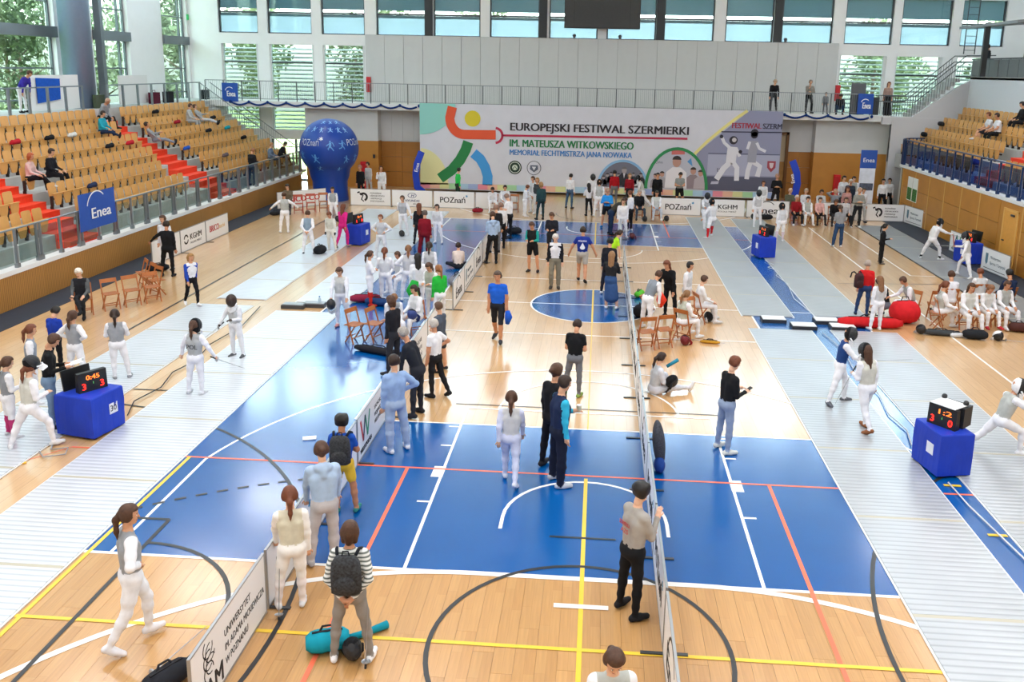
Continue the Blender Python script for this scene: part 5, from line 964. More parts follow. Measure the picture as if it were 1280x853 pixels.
def hair_template(kind):
    P = [(v3(0, -.02, .045), v3(0, .004, .05), .1, .095, 0), (v3(-.05, -.03, .0), v3(.05, -.03, .0), .06, .06, 0)]
    if kind in ('pony', 'long', 'bob', 'bun'): P += [(v3(-.075, -.0, .03), v3(-.075, -.01, -.03), .025, .02, 0), (v3(.075, 0, .03), v3(.075, -.01, -.03), .025, .02, 0), (v3(0, -.05, -.02), v3(0, -.05, -.06), .06, .04, 0)]
    if kind == 'pony': P += [(v3(0, -.11, .02), v3(0, -.145, -.05), .03, .036, 0), (v3(0, -.145, -.05), v3(0, -.135, -.2), .036, .028, 0), (v3(0, -.135, -.2), v3(0, -.12, -.3), .028, .01, 0)]
    if kind == 'long': P += [(v3(-.05, -.05, -.02), v3(-.06, -.07, -.32), .05, .03, 0), (v3(.05, -.05, -.02), v3(.06, -.07, -.32), .05, .03, 0), (v3(0, -.07, -.02), v3(0, -.1, -.34), .06, .035, 0)]
    if kind == 'bob': P += [(v3(-.06, -.03, .0), v3(-.065, -.03, -.1), .05, .035, 0), (v3(.06, -.03, 0), v3(.065, -.03, -.1), .05, .035, 0), (v3(0, -.07, -.02), v3(0, -.07, -.11), .06, .04, 0)]
    if kind == 'bun': P += [(v3(0, -.12, .03), v3(0, -.14, .02), .042, .04, 0)]
    if kind == 'curly': P += [(v3(.07*math.cos(a), -.02+.07*math.sin(a), .09+.02*math.sin(3*a)), v3(.075*math.cos(a), -.025+.075*math.sin(a), .06), .04, .04, 0) for a in np.linspace(0, 5.5, 8)]
    V, Q, r = sdf_mesh(P, .013, .03)
    # open the face: push hair in front of the hairline inside the head
    f = (V[:, 1] > .045-.9*np.maximum(V[:, 2]-.035, 0)*0) & (V[:, 2] < .068+.0*V[:, 0])
    V[f, 1] = np.minimum(V[f, 1], .03); V[f, 0] *= .82
    m = MB(); m.v = [tuple(x) for x in V]; m.f = [tuple(int(i) for i in q) for q in Q]; m.m = [0]*len(Q)
    return m.mesh('hair', mat('3a281c', .6), True)
HAIR = {k: hair_template(k) for k in ('short', 'pony', 'long', 'bob', 'bun', 'curly')}
def hair_mat(h): return mat(h, .55, noise=.25, nscale=40, key='hair', spec=.4)
ARMS = {'down': ((.14, 0, -1), (.03, .16, -1)), 'hip': ((.75, -.25, -.7), (-.72, .4, -.4)), 'phone': ((.12, .12, -1), (-.38, .9, .15)), 'cross': ((.25, .3, -1), (-.95, .4, .12)), 'back': ((.25, -.4, -1), (-.6, -.25, -.65)),
        'fwd': ((.12, .8, -.5), (0, 1, .05)), 'lean': ((.15, .55, -.85), (0, .45, -.9)), 'chin': ((.05, .4, -.92), (-.3, .5, .85)), 'up': ((.85, .1, .55), (-.3, -.1, .95)), 'headhold': ((.8, .25, .6), (-.9, -.35, .25)), 'out': ((.8, .25, -.55), (.55, .5, -.5)),
        'guard': ((.2, .65, -.6), (.1, 1, .05)), 'rear': ((.55, -.6, -.1), (.15, -.45, .85)), 'lap': ((.08, .4, -.9), (-.2, .85, -.3)), 'drink': ((.2, .5, -.75), (-.25, .35, .9)), 'swing': ((.12, .35, -.95), (0, .5, -.8)), 'swingb': ((.14, -.35, -.95), (0, -.05, -1)), 'side': ((.5, .15, -.85), (.35, .35, -.85)), 'reach': ((.35, .85, -.2), (.1, 1, .0)), 'floor': ((.35, -.35, -.9), (.1, -.15, -1))}
LEGS = {'stand': ((.05, .02, -1), (.0, -.04, -1)), 'apart': ((.2, .02, -1), (.1, -.03, -1)), 'wf': ((.04, .42, -1), (0, -.02, -1)), 'wb': ((.04, -.25, -1), (0, -.6, -1)), 'gf': ((.12, .6, -.8), (.02, .12, -1)), 'gb': ((.35, -.3, -.9), (.2, -.3, -1)), 'lf': ((.06, .9, -.45), (0, -.02, -1)), 'lb': ((.15, -.6, -.8), (.1, -.75, -.65)),
        'sit': ((.1, 1, -.04), (.03, .08, -1)), 'sitw': ((.3, 1, -.04), (.05, .25, -1)), 'sitx': ((-.15, 1, .18), (-.35, .5, -.75)), 'out': ((.08, 1, .02), (.02, .9, -.35)), 'flo': ((.12, 1, .08), (.0, 1, -.06)), 'flk': ((.25, .8, .55), (.0, .45, -.9)), 'flx': ((.9, .75, .12), (-.95, .25, -.1)), 'kn': ((.1, .5, -.85), (.05, -1, -.05)), 'cr': ((.15, .9, .25), (.0, -.35, -1)), 'step': ((.05, .3, -1), (0, -.15, -1))}
POSES = {  # arms R, L, legs R, L, lean, pelvis height (None = from the feet), head pitch
 'stand': ('down', 'down', 'stand', 'apart', 2, None, 8), 'hips': ('hip', 'hip', 'apart', 'apart', 0, None, 5), 'hipr': ('hip', 'down', 'apart', 'stand', 0, None, 5), 'hipl': ('down', 'hip', 'stand', 'apart', 0, None, 5), 'phone': ('phone', 'phone', 'stand', 'apart', 4, None, 28), 'cross': ('cross', 'cross', 'apart', 'stand', 0, None, 8),
 'back': ('back', 'back', 'apart', 'apart', 4, None, 8), 'walk': ('swing', 'swingb', 'wb', 'wf', 4, None, 5), 'walk2': ('swingb', 'swing', 'wf', 'wb', 4, None, 5), 'leanbar': ('lean', 'lean', 'stand', 'apart', 22, None, 12), 'leanl': ('down', 'lean', 'stand', 'apart', 12, None, 12), 'chin': ('chin', 'cross', 'stand', 'apart', 4, None, 10), 'one': ('phone', 'down', 'stand', 'apart', 2, None, 12),
 'guard': ('guard', 'side', 'gf', 'gb', 8, None, 4), 'lunge': ('reach', 'side', 'lf', 'lb', 18, None, 0), 'attack': ('reach', 'side', 'gf', 'gb', 16, None, 2), 'sit': ('lap', 'lap', 'sit', 'sitw', 4, .53, 16), 'sitx': ('lap', 'lap', 'sitx', 'sit', 4, .53, 12), 'sitfwd': ('lap', 'lap', 'sit', 'sitw', 24, .53, 22), 'sithead': ('headhold', 'headhold', 'sit', 'sitw', 0, .53, 4), 'floor': ('lap', 'lap', 'flo', 'flk', 8, .13, 14), 'floorx': ('lap', 'lap', 'flx', 'flx', 12, .13, 12),
 'bend': ('lean', 'lean', 'stand', 'apart', 48, None, 15), 'crouch': ('lean', 'lean', 'cr', 'cr', 28, .36, 25), 'drink': ('drink', 'down', 'stand', 'apart', 0, None, -5), 'stretch': ('out', 'out', 'stand', 'apart', 6, None, 6), 'wide': ('phone', 'side', 'gf', 'gb', 6, None, 8), 'recline': ('side', 'lap', 'out', 'out', -32, .50, 12), 'sidearm': ('down', 'side', 'stand', 'apart', 2, None, 6)}
# regions: 0 torso 1 upper sleeve 2 lower upper-arm 3 forearm 4 hand 5 pelvis 6 thigh 7 knee 8 shin 9 ankle/sock 10 foot 11 neck 12 lips 13 eye 14 iris 15 brow 16 skirt
def STRIPE():
    if 'stripe' not in _M: _M['stripe'] = rib_mat('striped_cloth', 'e6e8e4', '4a564e', 7.5, 'Z', .85, 0, .002, .1, .75)
    return _M['stripe']
SKIN = ['d9a887', 'cf9a78', 'e0b294', 'c68e6c']
def person(label, x, y, deg, h, pose, outfit, hair, z=0.0, near=False, mask=None, arms=None, legs=None, hy=0, hp=None, lean=None, group='people in the sports hall', ph=None, skin=None, fit=1.0, hold=()):
    ar, al, lr, ll, ln, pz, hpitch = POSES[pose]
    if arms: ar, al = arms
    if legs: lr, ll = legs
    if lean is not None: ln = lean
    if hp is not None: hpitch = hp
    if ph is not None: pz = ph
    o = thing('person', label, 'person', (x, y, z), math.radians(deg), group); s = h/1.75
    L = math.radians(ln); up = v3(0, math.sin(L), math.cos(L)); fw = v3(0, math.cos(L), -math.sin(L)); rt = v3(1, 0, 0)
    P = []
    def U(d, m): d = np.array(d, float); d = d/np.linalg.norm(d); return d*v3(m, 1, 1)
    def UT(d, m): d = U(d, m); return d[0]*rt+d[1]*fw+d[2]*up
    hips = v3(0, 0, 0); legp = {}; low = 9
    for m, lg in ((1, lr), (-1, ll)):
        hj = hips+v3(.09*m, 0, -.03); kn = hj+U(LEGS[lg][0], m)*.43; an = kn+U(LEGS[lg][1], m)*.42; sh = U(LEGS[lg][1], m)
        fd = v3(.18*m, 1, 0) if abs(sh[2]) > .5 else v3(.15*m, .35, 1)
        if lg in ('lb', 'wb'): fd = v3(.3*m, 1, -.5) if lg == 'wb' else v3(.8*m, .6, 0)
        if lg == 'gb': fd = v3(m, .35, 0)
        fd = fd/np.linalg.norm(fd); toe = an+fd*.17-v3(0, 0, .035); legp[m] = (hj, kn, an, toe, fd); low = min(low, an[2]-.075, toe[2]-.04)
    pel = v3(0, 0, -low) if pz is None else v3(0, 0, pz/s)
    F = fit*1.05
    P += [(pel+v3(-.075, 0, -.02), pel+v3(.075, 0, -.02), .112, .112, 5), (pel+v3(-.055, -.035, -.05), pel+v3(.055, -.035, -.05), .1, .1, 5)]
    for sx in (-1, 1): P += [(pel+sx*.055*rt+.10*up, pel+sx*.075*rt+.34*up+.0*fw, .10*F, .112*F, 0)]
    P += [(pel-.13*rt+.455*up, pel+.13*rt+.455*up, .072, .072, 0), (pel+.42*up-.01*fw, pel+.50*up, .085, .06, 0), (pel+.50*up, pel+.60*up+.012*fw, .053, .05, 11)]
    if outfit.get('jacket'): P += [(pel+sx*.11*rt+.06*up-.015*fw, pel+sx*.115*rt+.4*up-.01*fw, .1, .1, 1) for sx in (-1, 1)] + [(pel-.06*fw+.06*up, pel-.055*fw+.4*up, .1, .1, 1)]
    if outfit.get('hood'): P += [(pel-.07*rt+.50*up-.075*fw, pel+.07*rt+.50*up-.075*fw, .06, .06, 0), (pel+.46*up-.1*fw, pel+.40*up-.11*fw, .06, .05, 0)]
    for m in (1, -1):
        hj, kn, an, toe, fd = [q+pel if i < 4 else q for i, q in enumerate(legp[m])]
        ku = hj+(kn-hj)*.62
        lo = outfit.get('leg', 0)
        P += [(hj, ku, .088*outfit.get('lfit', 1), .072*outfit.get('lfit', 1), 6), (ku, kn, .068*outfit.get('kfit', 1), .058*outfit.get('kfit', 1), 7)]
        mid = kn+(an-kn)*.3; P += [(kn, mid, .056*outfit.get('kfit', 1), .058*outfit.get('kfit', 1), 8), (mid, kn+(an-kn)*.72, .058*outfit.get('sfit', 1), .045*outfit.get('sfit', 1), 8), (kn+(an-kn)*.72, an, .044*outfit.get('sfit', 1), .038*outfit.get('sfit', 1), 9)]
        P += [(an-fd*.045-v3(0, 0, .03), an+fd*.06-v3(0, 0, .03), .043, .045, 10), (an+fd*.06-v3(0, 0, .03), toe, .045, .036, 10)]
        if outfit.get('skirt'):
            ka = (legp[1][1]+legp[-1][1])/2+pel; aa = (legp[1][2]+legp[-1][2])/2+pel; e = ka+(aa-ka)*outfit['skirt']
            P += [(pel+v3(.05*m, 0, .06), pel*.45+ka*.55+v3(.06*m, 0, 0), .112, .125, 16), (pel*.45+ka*.55+v3(.06*m, 0, 0), e+v3(.08*m, 0, 0), .125, .135, 16), (pel*.3+ka*.7, e, .14, .16, 16)]
    fing = []; hands = {}
    for m, a in ((1, ar), (-1, al)):
        sj = pel+.455*up+.175*m*rt; ud = UT(ARMS[a][0], m); fdv = UT(ARMS[a][1], m); el = sj+ud*.285; wr = el+fdv*.245; sf = outfit.get('afit', 1)
        P += [(sj, sj+ud*.16, .058*sf, .052*sf, 1), (sj+ud*.16, el, .048*sf, .043*sf, 2), (el, wr, .043*sf, .032*sf, 3), (wr, wr+fdv*.075, .03, .034, 4)]
        # fingers
        side = np.cross(fdv, v3(0, 0, 1) if abs(fdv[2]) < .9 else v3(0, 1, 0)); side /= np.linalg.norm(side); nrm = np.cross(side, fdv); nrm *= -1 if (abs(fdv[2]) < .9 and nrm[2] > 0) else 1
        base = wr+fdv*.09; hands[m] = (wr+fdv*.1, fdv)
        for q, (off, ln_) in enumerate(((-.026, .06), (-.009, .075), (.009, .07), (.025, .055))): b0 = base+side*off; b1 = b0+fdv*ln_*.55+nrm*.008; b2 = b1+fdv*ln_*.35+nrm*ln_*.4; fing.append(((b0-fdv*.02, b0, b1, b2), (.010, .0105, .0095, .007)))
        b0 = wr+fdv*.035+side*.03*m*(1); b1 = b0+fdv*.035+side*.022*m; fing.append(((b0-side*.01*m, b0, b1, b1+fdv*.022), (.012, .012, .0105, .008)))
    vox = .0165 if near else .025
    prims = [(p[0], p[1], p[2], p[3], p[4]) for p in P]
    V, Q, rg = sdf_mesh(prims, vox, .035)
    m = MB(); m.v = [tuple(q*s) for q in V]; m.f = [tuple(int(i) for i in q) for q in Q]; m.m = [int(r) for r in rg]
    for pts, rs in fing: m.tube([tuple(np.array(q)*s) for q in pts], [r*s for r in rs], 5, 4)
    # head
    neck = pel+.60*up+.012*fw; Rm = Euler((-L*.55-math.radians(hpitch), 0, math.radians(hy)), 'XYZ').to_matrix(); hc = neck+np.array(Rm @ Vector((0, .012, .115)))
    hv, hf, hm = HEADS[0 if near else 1]; hs = s*.98 if h > 1.55 else s*1.06; RV = hv@np.array(Rm).T*hs+hc*s; b0 = len(m.v)
    m.v += [tuple(q) for q in RV]; m.f += [tuple(i+b0 for i in f) for f in hf]; m.m += [{0: 11, 1: 12, 2: 13, 3: 14, 4: 15}[int(q)] for q in hm]
    sk = skin or SKIN[int(abs(x*7+y*3)) % 4]; SKm = mat(sk, .55, noise=.05, nscale=14, key='skin', spec=.35)
    C = outfit; mt = {0: C['top'], 1: C.get('sl', C['top']), 2: C.get('ua', C.get('sl', C['top'])), 3: C.get('fa', C.get('sl', C['top'])), 4: C.get('hand', 'S'), 5: C['bot'], 6: C.get('th', C['bot']), 7: C.get('kn', C['bot']), 8: C.get('sh', C['bot']), 9: C.get('so', C.get('sh', C['bot'])), 10: C.get('foot', 'e8e9ea'), 11: 'S', 12: 'b06a5e', 13: 'eceae6', 14: '2a1d16', 15: hair[1] if hair else '3a281c', 16: C.get('skirtc', C['bot'])}
    mats = [SKm if mt[i] == 'S' else STRIPE() if mt[i] == 'stripe' else (cloth(mt[i]) if i not in (12, 13, 14) else mat(mt[i], .5, key='face')) for i in range(17)]
    b = m.build('body', mats, o, smooth=True)
    Mh = Matrix.Translation(Vector(hc*s)) @ Rm.to_4x4() @ Matrix.Scale(hs, 4)
    if hair:
        ho = obj('hair', HAIR[hair[0]], o, Mh); ho.material_slots[0].link = 'OBJECT'; ho.material_slots[0].material = hair_mat(hair[1])
    if mask:
        if mask == 'up': obj('fencing_mask', mask_me('1d1f23', '17181b', 'e9ebee'), o, Mh @ T(0, -.01, .075, 0, .95) @ Matrix.Diagonal((1.18, 1.05, 1.05, 1)))
        else: obj('fencing_mask', mask_me(*mask), o, Mh @ T(0, .015, .005) @ Matrix.Diagonal((1.2, 1.1, 1.12, 1)))
    Rz = Euler((0, 0, math.radians(deg))).to_matrix()
    for kind, side, lab, dr in hold:           # what the hands hold stands in the scene as a thing of its own
        hp_, fd_ = hands[side]; q = Rz @ Vector(hp_*s) + Vector((x, y, z)); dv = Rz @ Vector(dr if dr else fd_)
        if kind == 'foil': foil(lab, 0, 0, 0, M=frame(q, dv, dv.orthogonal()), L=.95)
        elif kind == 'phone': tag(MB().obox((0, 0, 0), (.075, .15, .01), Euler((.5, 0, 0)).to_matrix()).build('mobile_phone', mat('1b1c1f', .3), M=Matrix.Translation(q+Vector((0, 0, .02))) @ Rz.to_4x4()), lab, 'phone')
        elif kind == 'clip':
            k = thing('clipboard', lab, 'clipboard', q+Vector((0, 0, .03)), math.radians(deg)); MB().obox((-.1, .06, 0), (.24, .32, .008), Euler((.25, 0, 0)).to_matrix()).build('sheet', mat('eef0f4', .6), k); MB().obox((-.1, .2, .045), (.1, .03, .015)).build('clip', M_ALU, k)
        elif kind == 'cup':
            k = thing('paper_cup', lab, 'cup', q-Vector((0, 0, .03))); MB().lathe([(.03, 0), (.042, .11)], 12).build('cup_body', mat('c9cdb4', .5), k, smooth=True); MB().lathe([(.045, .11), (.042, .125), (.001, .125)], 12).build('lid', mat('e8e8e6', .5), k)
        elif kind == 'mask': k = obj('fencing_mask', mask_me('26282c', '17181b', 'd9dcd8'), None, Matrix.Translation(q-Vector((0, 0, .08))) @ Rz.to_4x4() @ Euler((-.6, 0, 0)).to_matrix().to_4x4()); tag(k, lab, 'mask', 'fencing masks in hands')
    return o
def F(vest='a9adb2', col='e9eaee', sock=None, foot='d9dbde', hand='S', pants=None, **k):
    d = dict(top=vest, sl=col, bot=pants or col, sh=sock or (pants or col), so=sock or (pants or col), foot=foot, hand=hand, lfit=1.2, kfit=1.12, sfit=1.05, afit=1.18); d.update(k); return d
def C_(top, bot, foot='2b2c30', sleeve='long', leg='long', **k):
    d = dict(top=top, bot=bot, foot=foot)
    if sleeve == 'short': d.update(ua='S', fa='S')
    if sleeve == 'none': d.update(sl='S', fa='S')
    if leg == 'short': d.update(kn='S', sh='S', so='S', lfit=1.2, kfit=.95)
    if leg == 'loose': d.update(lfit=1.12, kfit=1.2, sfit=1.35)
    if leg == 'knee': d.update(sh='S', so='S', lfit=1.05)
    d.update(k); return d
BR, DB, BK, BD, GR, RB = '4a2f1e', '2e1e15', '1a1614', '9b7444', '9a958e', '6b3a22'
K = ('26282c', '17181b', 'e9ebee')   # usual black mask, white bib
person('grey-vest fencer with low ponytail walking at bottom left, hand on hip', -5.19, -1.85, -50, 1.74, 'hipr', F('9b9fa3', foot='e3e4ea'), ('pony', BR), near=True, legs=('wb', 'wf'), hy=-15)
person('cream-vest fencer with long ponytail leaning on the university board', -3.62, -0.95, 20, 1.55, 'leanl', F('d3cdb6', 'ece8e2', sock='ece6e6'), ('pony', RB), near=True, lean=6)
person('woman in striped shirt with black backpack, hands behind her back', -2.61, -1.89, 5, 1.68, 'back', C_('stripe', '8d8984', 'e4e4e6', afit=1.1), ('bob', BR), near=True)
person('girl in pale blue hoodie and light grey trousers, hair in bun', -3.52, 0.05, 25, 1.70, 'leanbar', C_('a9bfd9', 'b9b4b4', 'a7a4a6', leg='loose', afit=1.2, hood=1), ('bun', BR), near=True, lean=10, fit=1.12)
person('person in blue shirt and yellow shorts with patterned backpack', -3.69, 1.46, 5, 1.53, 'cross', C_('1c4fae', 'd9b53a', '2f7f78', 'short', 'short'), ('curly', BK), near=True, skin='b9805e')
person('young man in pale blue sweatshirt and jeans, hand on hip', -3.39, 3.64, 40, 1.76, 'hipr', C_('8fabd4', '9fb3cf', 'e2e2e8', leg='loose', afit=1.15), ('short', DB), near=True, fit=1.1)
person('grey-haired man in navy jacket leaning on the left barrier', -3.35, 5.35, 75, 1.78, 'leanbar', C_('22252d', '2a2c33', '26272b'), ('short', GR), near=True)
person('man in white polo and black trousers stepping beside the barrier', -3.20, 6.35, 60, 1.63, 'hipr', C_('e6e7ea', '1c1d21', '202125', 'short'), ('short', 'b9b3aa'), near=True, legs=('wb', 'stand'))
person('person in black blazer with brown bob behind the left barrier', -4.35, 7.60, 65, 1.75, 'one', C_('1d1f27', '2a2c33'), ('bob', BR), near=True)
person('man in slate T-shirt and dark shorts beside the left barrier', -3.37, 7.85, 65, 1.58, 'cross', C_('4a5361', '353b46', '2a2b2f', 'short', 'short'), ('short', '5a4030'), near=True)
person('man in bright blue T-shirt walking towards the camera', -2.34, 10.16, 175, 1.80, 'walk', C_('1f5fd0', '22252c', '30333a', 'short', 'knee'), ('short', '4a3a30'), near=True, skin='c08a68', arms=('down','down'))
person('girl fencer with ponytail walking away on the blue court', -1.25, 2.67, 2, 1.54, 'walk', F('c9cccf', 'c9cfe6', foot='d5d8e4'), ('pony', BR), near=True)
person('man in navy vest with turquoise sleeves holding a cup', -0.46, 2.67, -65, 1.86, 'one', C_('1d2a4a', '1a2033', 'c3c6cc', sl='35b2d6', leg='loose'), ('short', DB), hold=(('cup', -1, 'pale paper cup held by the man in navy vest', None),), near=True, fit=1.15, arms=('down','phone'))
person('woman in black with hair in a bun behind the navy vest man', -0.59, 3.22, -40, 1.86, 'stand', C_('18191d', '191a20'), ('bun', BR), near=True)
person('man in black T-shirt and grey trousers standing mid court', -0.32, 6.69, -15, 1.63, 'phone', C_('17181b', '6d7076', '7f9a4a', 'short'), ('short', DB), hold=(('phone', 1, 'dark phone held by the man in black T-shirt', None),), near=True)
person('curly-haired man in grey sweater and black trousers, hand at chin', 0.62, -0.75, -55, 1.76, 'chin', C_('a5a19b', '17181b', '232428'), ('curly', BK), near=True)
person('boy in black sweater and pale jeans looking at his phone', 2.47, 4.26, -65, 1.78, 'phone', C_('1b1c1f', '8f9fba', 'cfd2cc'), ('short', RB), hold=(('phone', 1, 'dark phone in the hands of the boy in black sweater', None),), near=True, hp=15)
person('fencer in grey vest at the bottom edge, seen from above', 0.32, -3.68, 190, 1.66, 'stand', F('b9beb8','e9eaee'), ('pony', BR), near=True, hp=30, lean=-4)
person('grey-vest fencer with ponytail on the outer left piste, elbow out', -10.85, 6.27, -10, 1.53, 'hips', F('9da1a6'), ('pony', BR), near=True)
person('slim grey-vest fencer standing apart on the outer left piste', -10.09, 6.56, 25, 1.50, 'cross', F('9da1a6', foot='8a8d92'), ('pony', DB), near=True)
person('person in blue T-shirt and black trousers, back turned, left group', -11.61, 6.77, -10, 1.45, 'phone', C_('1c3a9e', '15161a', 'd6d3cc', 'short'), ('short', BK), near=True)
person('girl in grey vest peeking behind the man with a clipboard', -10.97, 5.03, -60, 1.60, 'stand', F('8d97a3'), ('pony', RB))
person('man in black sweater and jeans writing on a clipboard', -9.91, 3.96, -60, 1.79, 'phone', C_('17181a', '7f9bb8', '2b2326'), ('short', BR), hold=(('clip', 1, 'white clipboard held by the man in black sweater', None),), near=True, hp=32)
person('girl with pink socks in grey vest at the left picture edge', -10.36, 3.44, -40, 1.49, 'one', F('8f949a', sock='b8386e', foot='c9cbd0'), ('pony', BR), near=True)
person('fencer with black mask pushed up, wide stance beside the table', -9.70, 3.04, -30, 1.64, 'wide', F('cfcfc6', 'f0f0f4'), ('pony', RB), near=True, mask='up')
person('small fencer with POL on the back and black mask', -8.05, 5.86, -5, 1.54, 'stand', F('b4b8ba', 'e8eaf2', foot='c4c8ce'), ('pony', BR), hold=(('foil', 1, 'foil pointing down from the small POL fencer', (.3, .8, -.5)),), near=True, mask=K, arms=('side','side'))
person('fencer with dark brown mask facing the camera on the left piste', -8.24, 8.29, 165, 1.45, 'stand', F('b9bdbf', 'e4e6ea', foot='55585c', hand='4a4038'), None, hold=(('foil', 1, 'foil pointing down from the brown-masked left fencer', (.4, .7, -.5)),), mask=('33231d','1d1512','e6e8ea'), arms=('side','phone'))
person('woman in bright blue jacket and white top walking by left chairs', -11.19, 12.31, -130, 1.48, 'walk', C_('dfe1e6', '17181c', 'e2e2e4', sl='2446a8', jacket=1), ('bob', BD))
person('man in black, back turned, pointing by the left boards', -13.47, 15.53, 10, 1.75, 'stand', C_('17181b', '141518', '222327'), ('short', DB), arms=('down','out'))
person('man in white shirt facing the man in black', -14.00, 16.45, 170, 1.78, 'stand', C_('dcdee2', 'd2d4d8'), ('short', BR))
person('grey-haired woman in black vest sitting on a chair with phone', -13.60, 11.05, 195, 1.68, 'sitx', C_('22242a', '1f2226', '1d1e22', sl='5a5f62', fit=1), ('short', 'd8d2c6'), hold=(('phone', 1, 'dark phone in the hands of the seated grey-haired woman', None),), hp=25)
person('grey-vest fencer reaching to a bag by the far left mat', -12.53, 23.35, 20, 1.60, 'stretch', F('b0b3b0'), ('short', BR))
person('man in brown seated before the red-lettered board', -14.05, 28.00, 180, 1.72, 'sit', C_('6b5f4e', '3a3a40'), ('short', DB))
person('blue-grey vest fencer with hands behind, back to camera, far left', -10.28, 19.49, 5, 1.56, 'back', F('8397a8', foot='5d6066'), ('short', BR))
person('cream-suited fencer looking down at far left beside woman in pink', -9.66, 20.16, 170, 1.45, 'stand', F('c6c6ba', 'dcdcd4', foot='c0c2c4', hand='25272b'), ('short', RB), hp=30)
person('woman in bright pink suit with long brown hair', -9.40, 20.79, -20, 1.62, 'walk2', C_('d0287f', 'd0287f', '8d7f7c'), ('long', RB))
person('small fencer behind the woman in pink', -11.49, 26.41, 190, 1.45, 'stand', F('9da3a8'), ('short', DB))
person('fencer in pale grey, hands on hips, on the far inner left piste', -7.53, 19.12, 175, 1.57, 'hips', F('b6b9bd', 'd6d9de'), ('short', RB))
person('ponytail fencer facing camera behind a mask on the far piste', -7.74, 23.49, 175, 1.61, 'stand', F('a9adb2'), ('pony', BR), arms=('back','side'))
person('man in dark red tracksuit, back to the camera', -6.05, 19.49, 0, 1.69, 'stand', C_('7d1322', '6d111e', '5d1019', leg='loose'), ('short', '5d5048'), fit=1.1)
person('woman with long dark hair in black behind the red tracksuit man', -6.75, 21.90, 15, 1.55, 'stand', C_('1b1b1f', '1f2024'), ('long', RB))
person('ponytail fencer right of the man in dark red', -6.11, 22.27, 170, 1.49, 'stand', F('d0d2d4'), ('pony', DB))
person('girl in beige top sitting on the blue floor by the barrier', -4.61, 18.05, 10, 1.60, 'floorx', C_('d9c7ba', '20222a'), ('bun', DB))
person('fencer with loosened hair looking down at the mask she holds', -6.55, 10.98, 185, 1.59, 'phone', F('c3c6c4', 'dfe2ea', foot='c58a8a'), ('pony', BR), hold=(('mask', 1, 'dark mask held by the fencer with loosened hair', None),), near=True, arms=('lean','lean'), hp=25)
person('ponytail fencer in red socks in the left group', -6.34, 13.07, -70, 1.56, 'cross', F('e2e4ea', sock='c4281f', foot='b02a22'), ('pony', BR), near=True)
person('fencer with brown ponytail seen from behind, next to red socks', -6.00, 13.47, 5, 1.58, 'cross', F('d6d9dc'), ('pony', RB))
person('girl fencer seated between the standing girls of the left group', -5.83, 14.61, 150, 1.60, 'sit', F('c4c8cc'), ('short', BR))
person('tall light-brown ponytail fencer, back turned, left group', -5.37, 13.74, 10, 1.62, 'hips', F('bfc2c6', 'dee1e8'), ('pony', '7d5638'))
person('dark long-haired fencer bending a knee in the left group', -4.82, 12.45, 20, 1.66, 'stand', F('e0e2e8'), ('long', BK))
person('grey-backed fencer with dark ponytail in the left group', -4.92, 14.55, 5, 1.55, 'stand', F('b9bcbe'), ('pony', DB))
person('fencer holding a bright green jacket in the left group', -4.38, 12.03, 160, 1.55, 'phone', F('a9ada0'), ('pony', BR))
person('girl in bright green jacket by the left barrier', -4.02, 11.40, 40, 1.60, 'one', C_('27b23f', 'e0e2e6'), ('pony', '8a5a34'))
person('short-haired fencer seated behind the person in black blazer', -4.98, 10.15, 200, 1.62, 'sitfwd', F('9aa0a6', 'e0e2e8'), ('short', '7d5638'))
person('dark-haired fencer seated with a blue mask on the lap', -4.45, 10.55, 140, 1.66, 'sit', F('dcdfe0'), ('pony', DB))
person('boy in pale blue hoodie and black trousers at far barrier end', -3.55, 19.00, 15, 1.80, 'phone', C_('9db4d0', '17181b', hood=1), ('short', BR))
person('man in black shirt and grey trousers at far barrier end', -3.66, 20.86, 20, 1.75, 'stand', C_('1b1c20', '6a6c70'), ('short', '8a6a5a'))
person('man with white shirt and black bag at far barrier end', -3.56, 21.61, 25, 1.72, 'stand', C_('d9dadd', '17181b'), ('short', '8a6a5a'))
person('man in white T-shirt and black trousers with bags', -3.46, 23.54, 60, 1.80, 'phone', C_('e3e3e5', '1b1c20', '303136', 'short'), ('short', '8a7060'))
person('boy in bright green coat behind the far boards', -7.00, 32.60, -60, 1.72, 'stand', C_('2fbf55', '2c3b34'), ('short', BK))
person('left one of two seated fencers before the far boards', -4.92, 30.05, 185, 1.62, 'sitfwd', F('dfe1e4'), ('short', DB))
person('right one of two seated fencers before the far boards', -4.35, 30.15, 190, 1.62, 'sit', F('d2d5d8'), ('pony', DB))
person('man in black jacket standing behind the runner board', -11.90, 32.40, 160, 1.75, 'stand', C_('1b1c20', '1b1c20'), ('short', 'a07a68'))
person('person in white behind the man in black jacket, far left', -12.00, 34.30, 150, 1.70, 'stand', C_('d9d9da', 'c9c9cc'), ('short', DB))
person('fencer drinking behind the car logo board', -10.90, 32.60, 200, 1.70, 'drink', F('dcdee2'), ('short', BR))
person('small fencer with red-brown hair at the centre far floor', -3.29, 29.02, -70, 1.45, 'phone', F('e2e4e8'), ('short', RB))
person('fencer standing behind the woman in dark green coat, left', -3.01, 30.22, 150, 1.70, 'stand', F('b9bcc0'), ('short', BR))
person('blond fencer facing the woman in dark green coat', -2.79, 29.79, 170, 1.70, 'stand', F('3a3f44','d9dbde'), ('bob', BD))
person('woman in long dark green coat with blond hair', -2.50, 28.29, 30, 1.68, 'stand', C_('2c4a4c', '24383a', '2b2c2e'), ('bob', BD))
person('boy in dark top behind the turquoise-sleeved boy', -1.55, 20.00, 170, 1.72, 'phone', C_('20232c', '24262c', '26272b', leg='short'), ('short', BR))
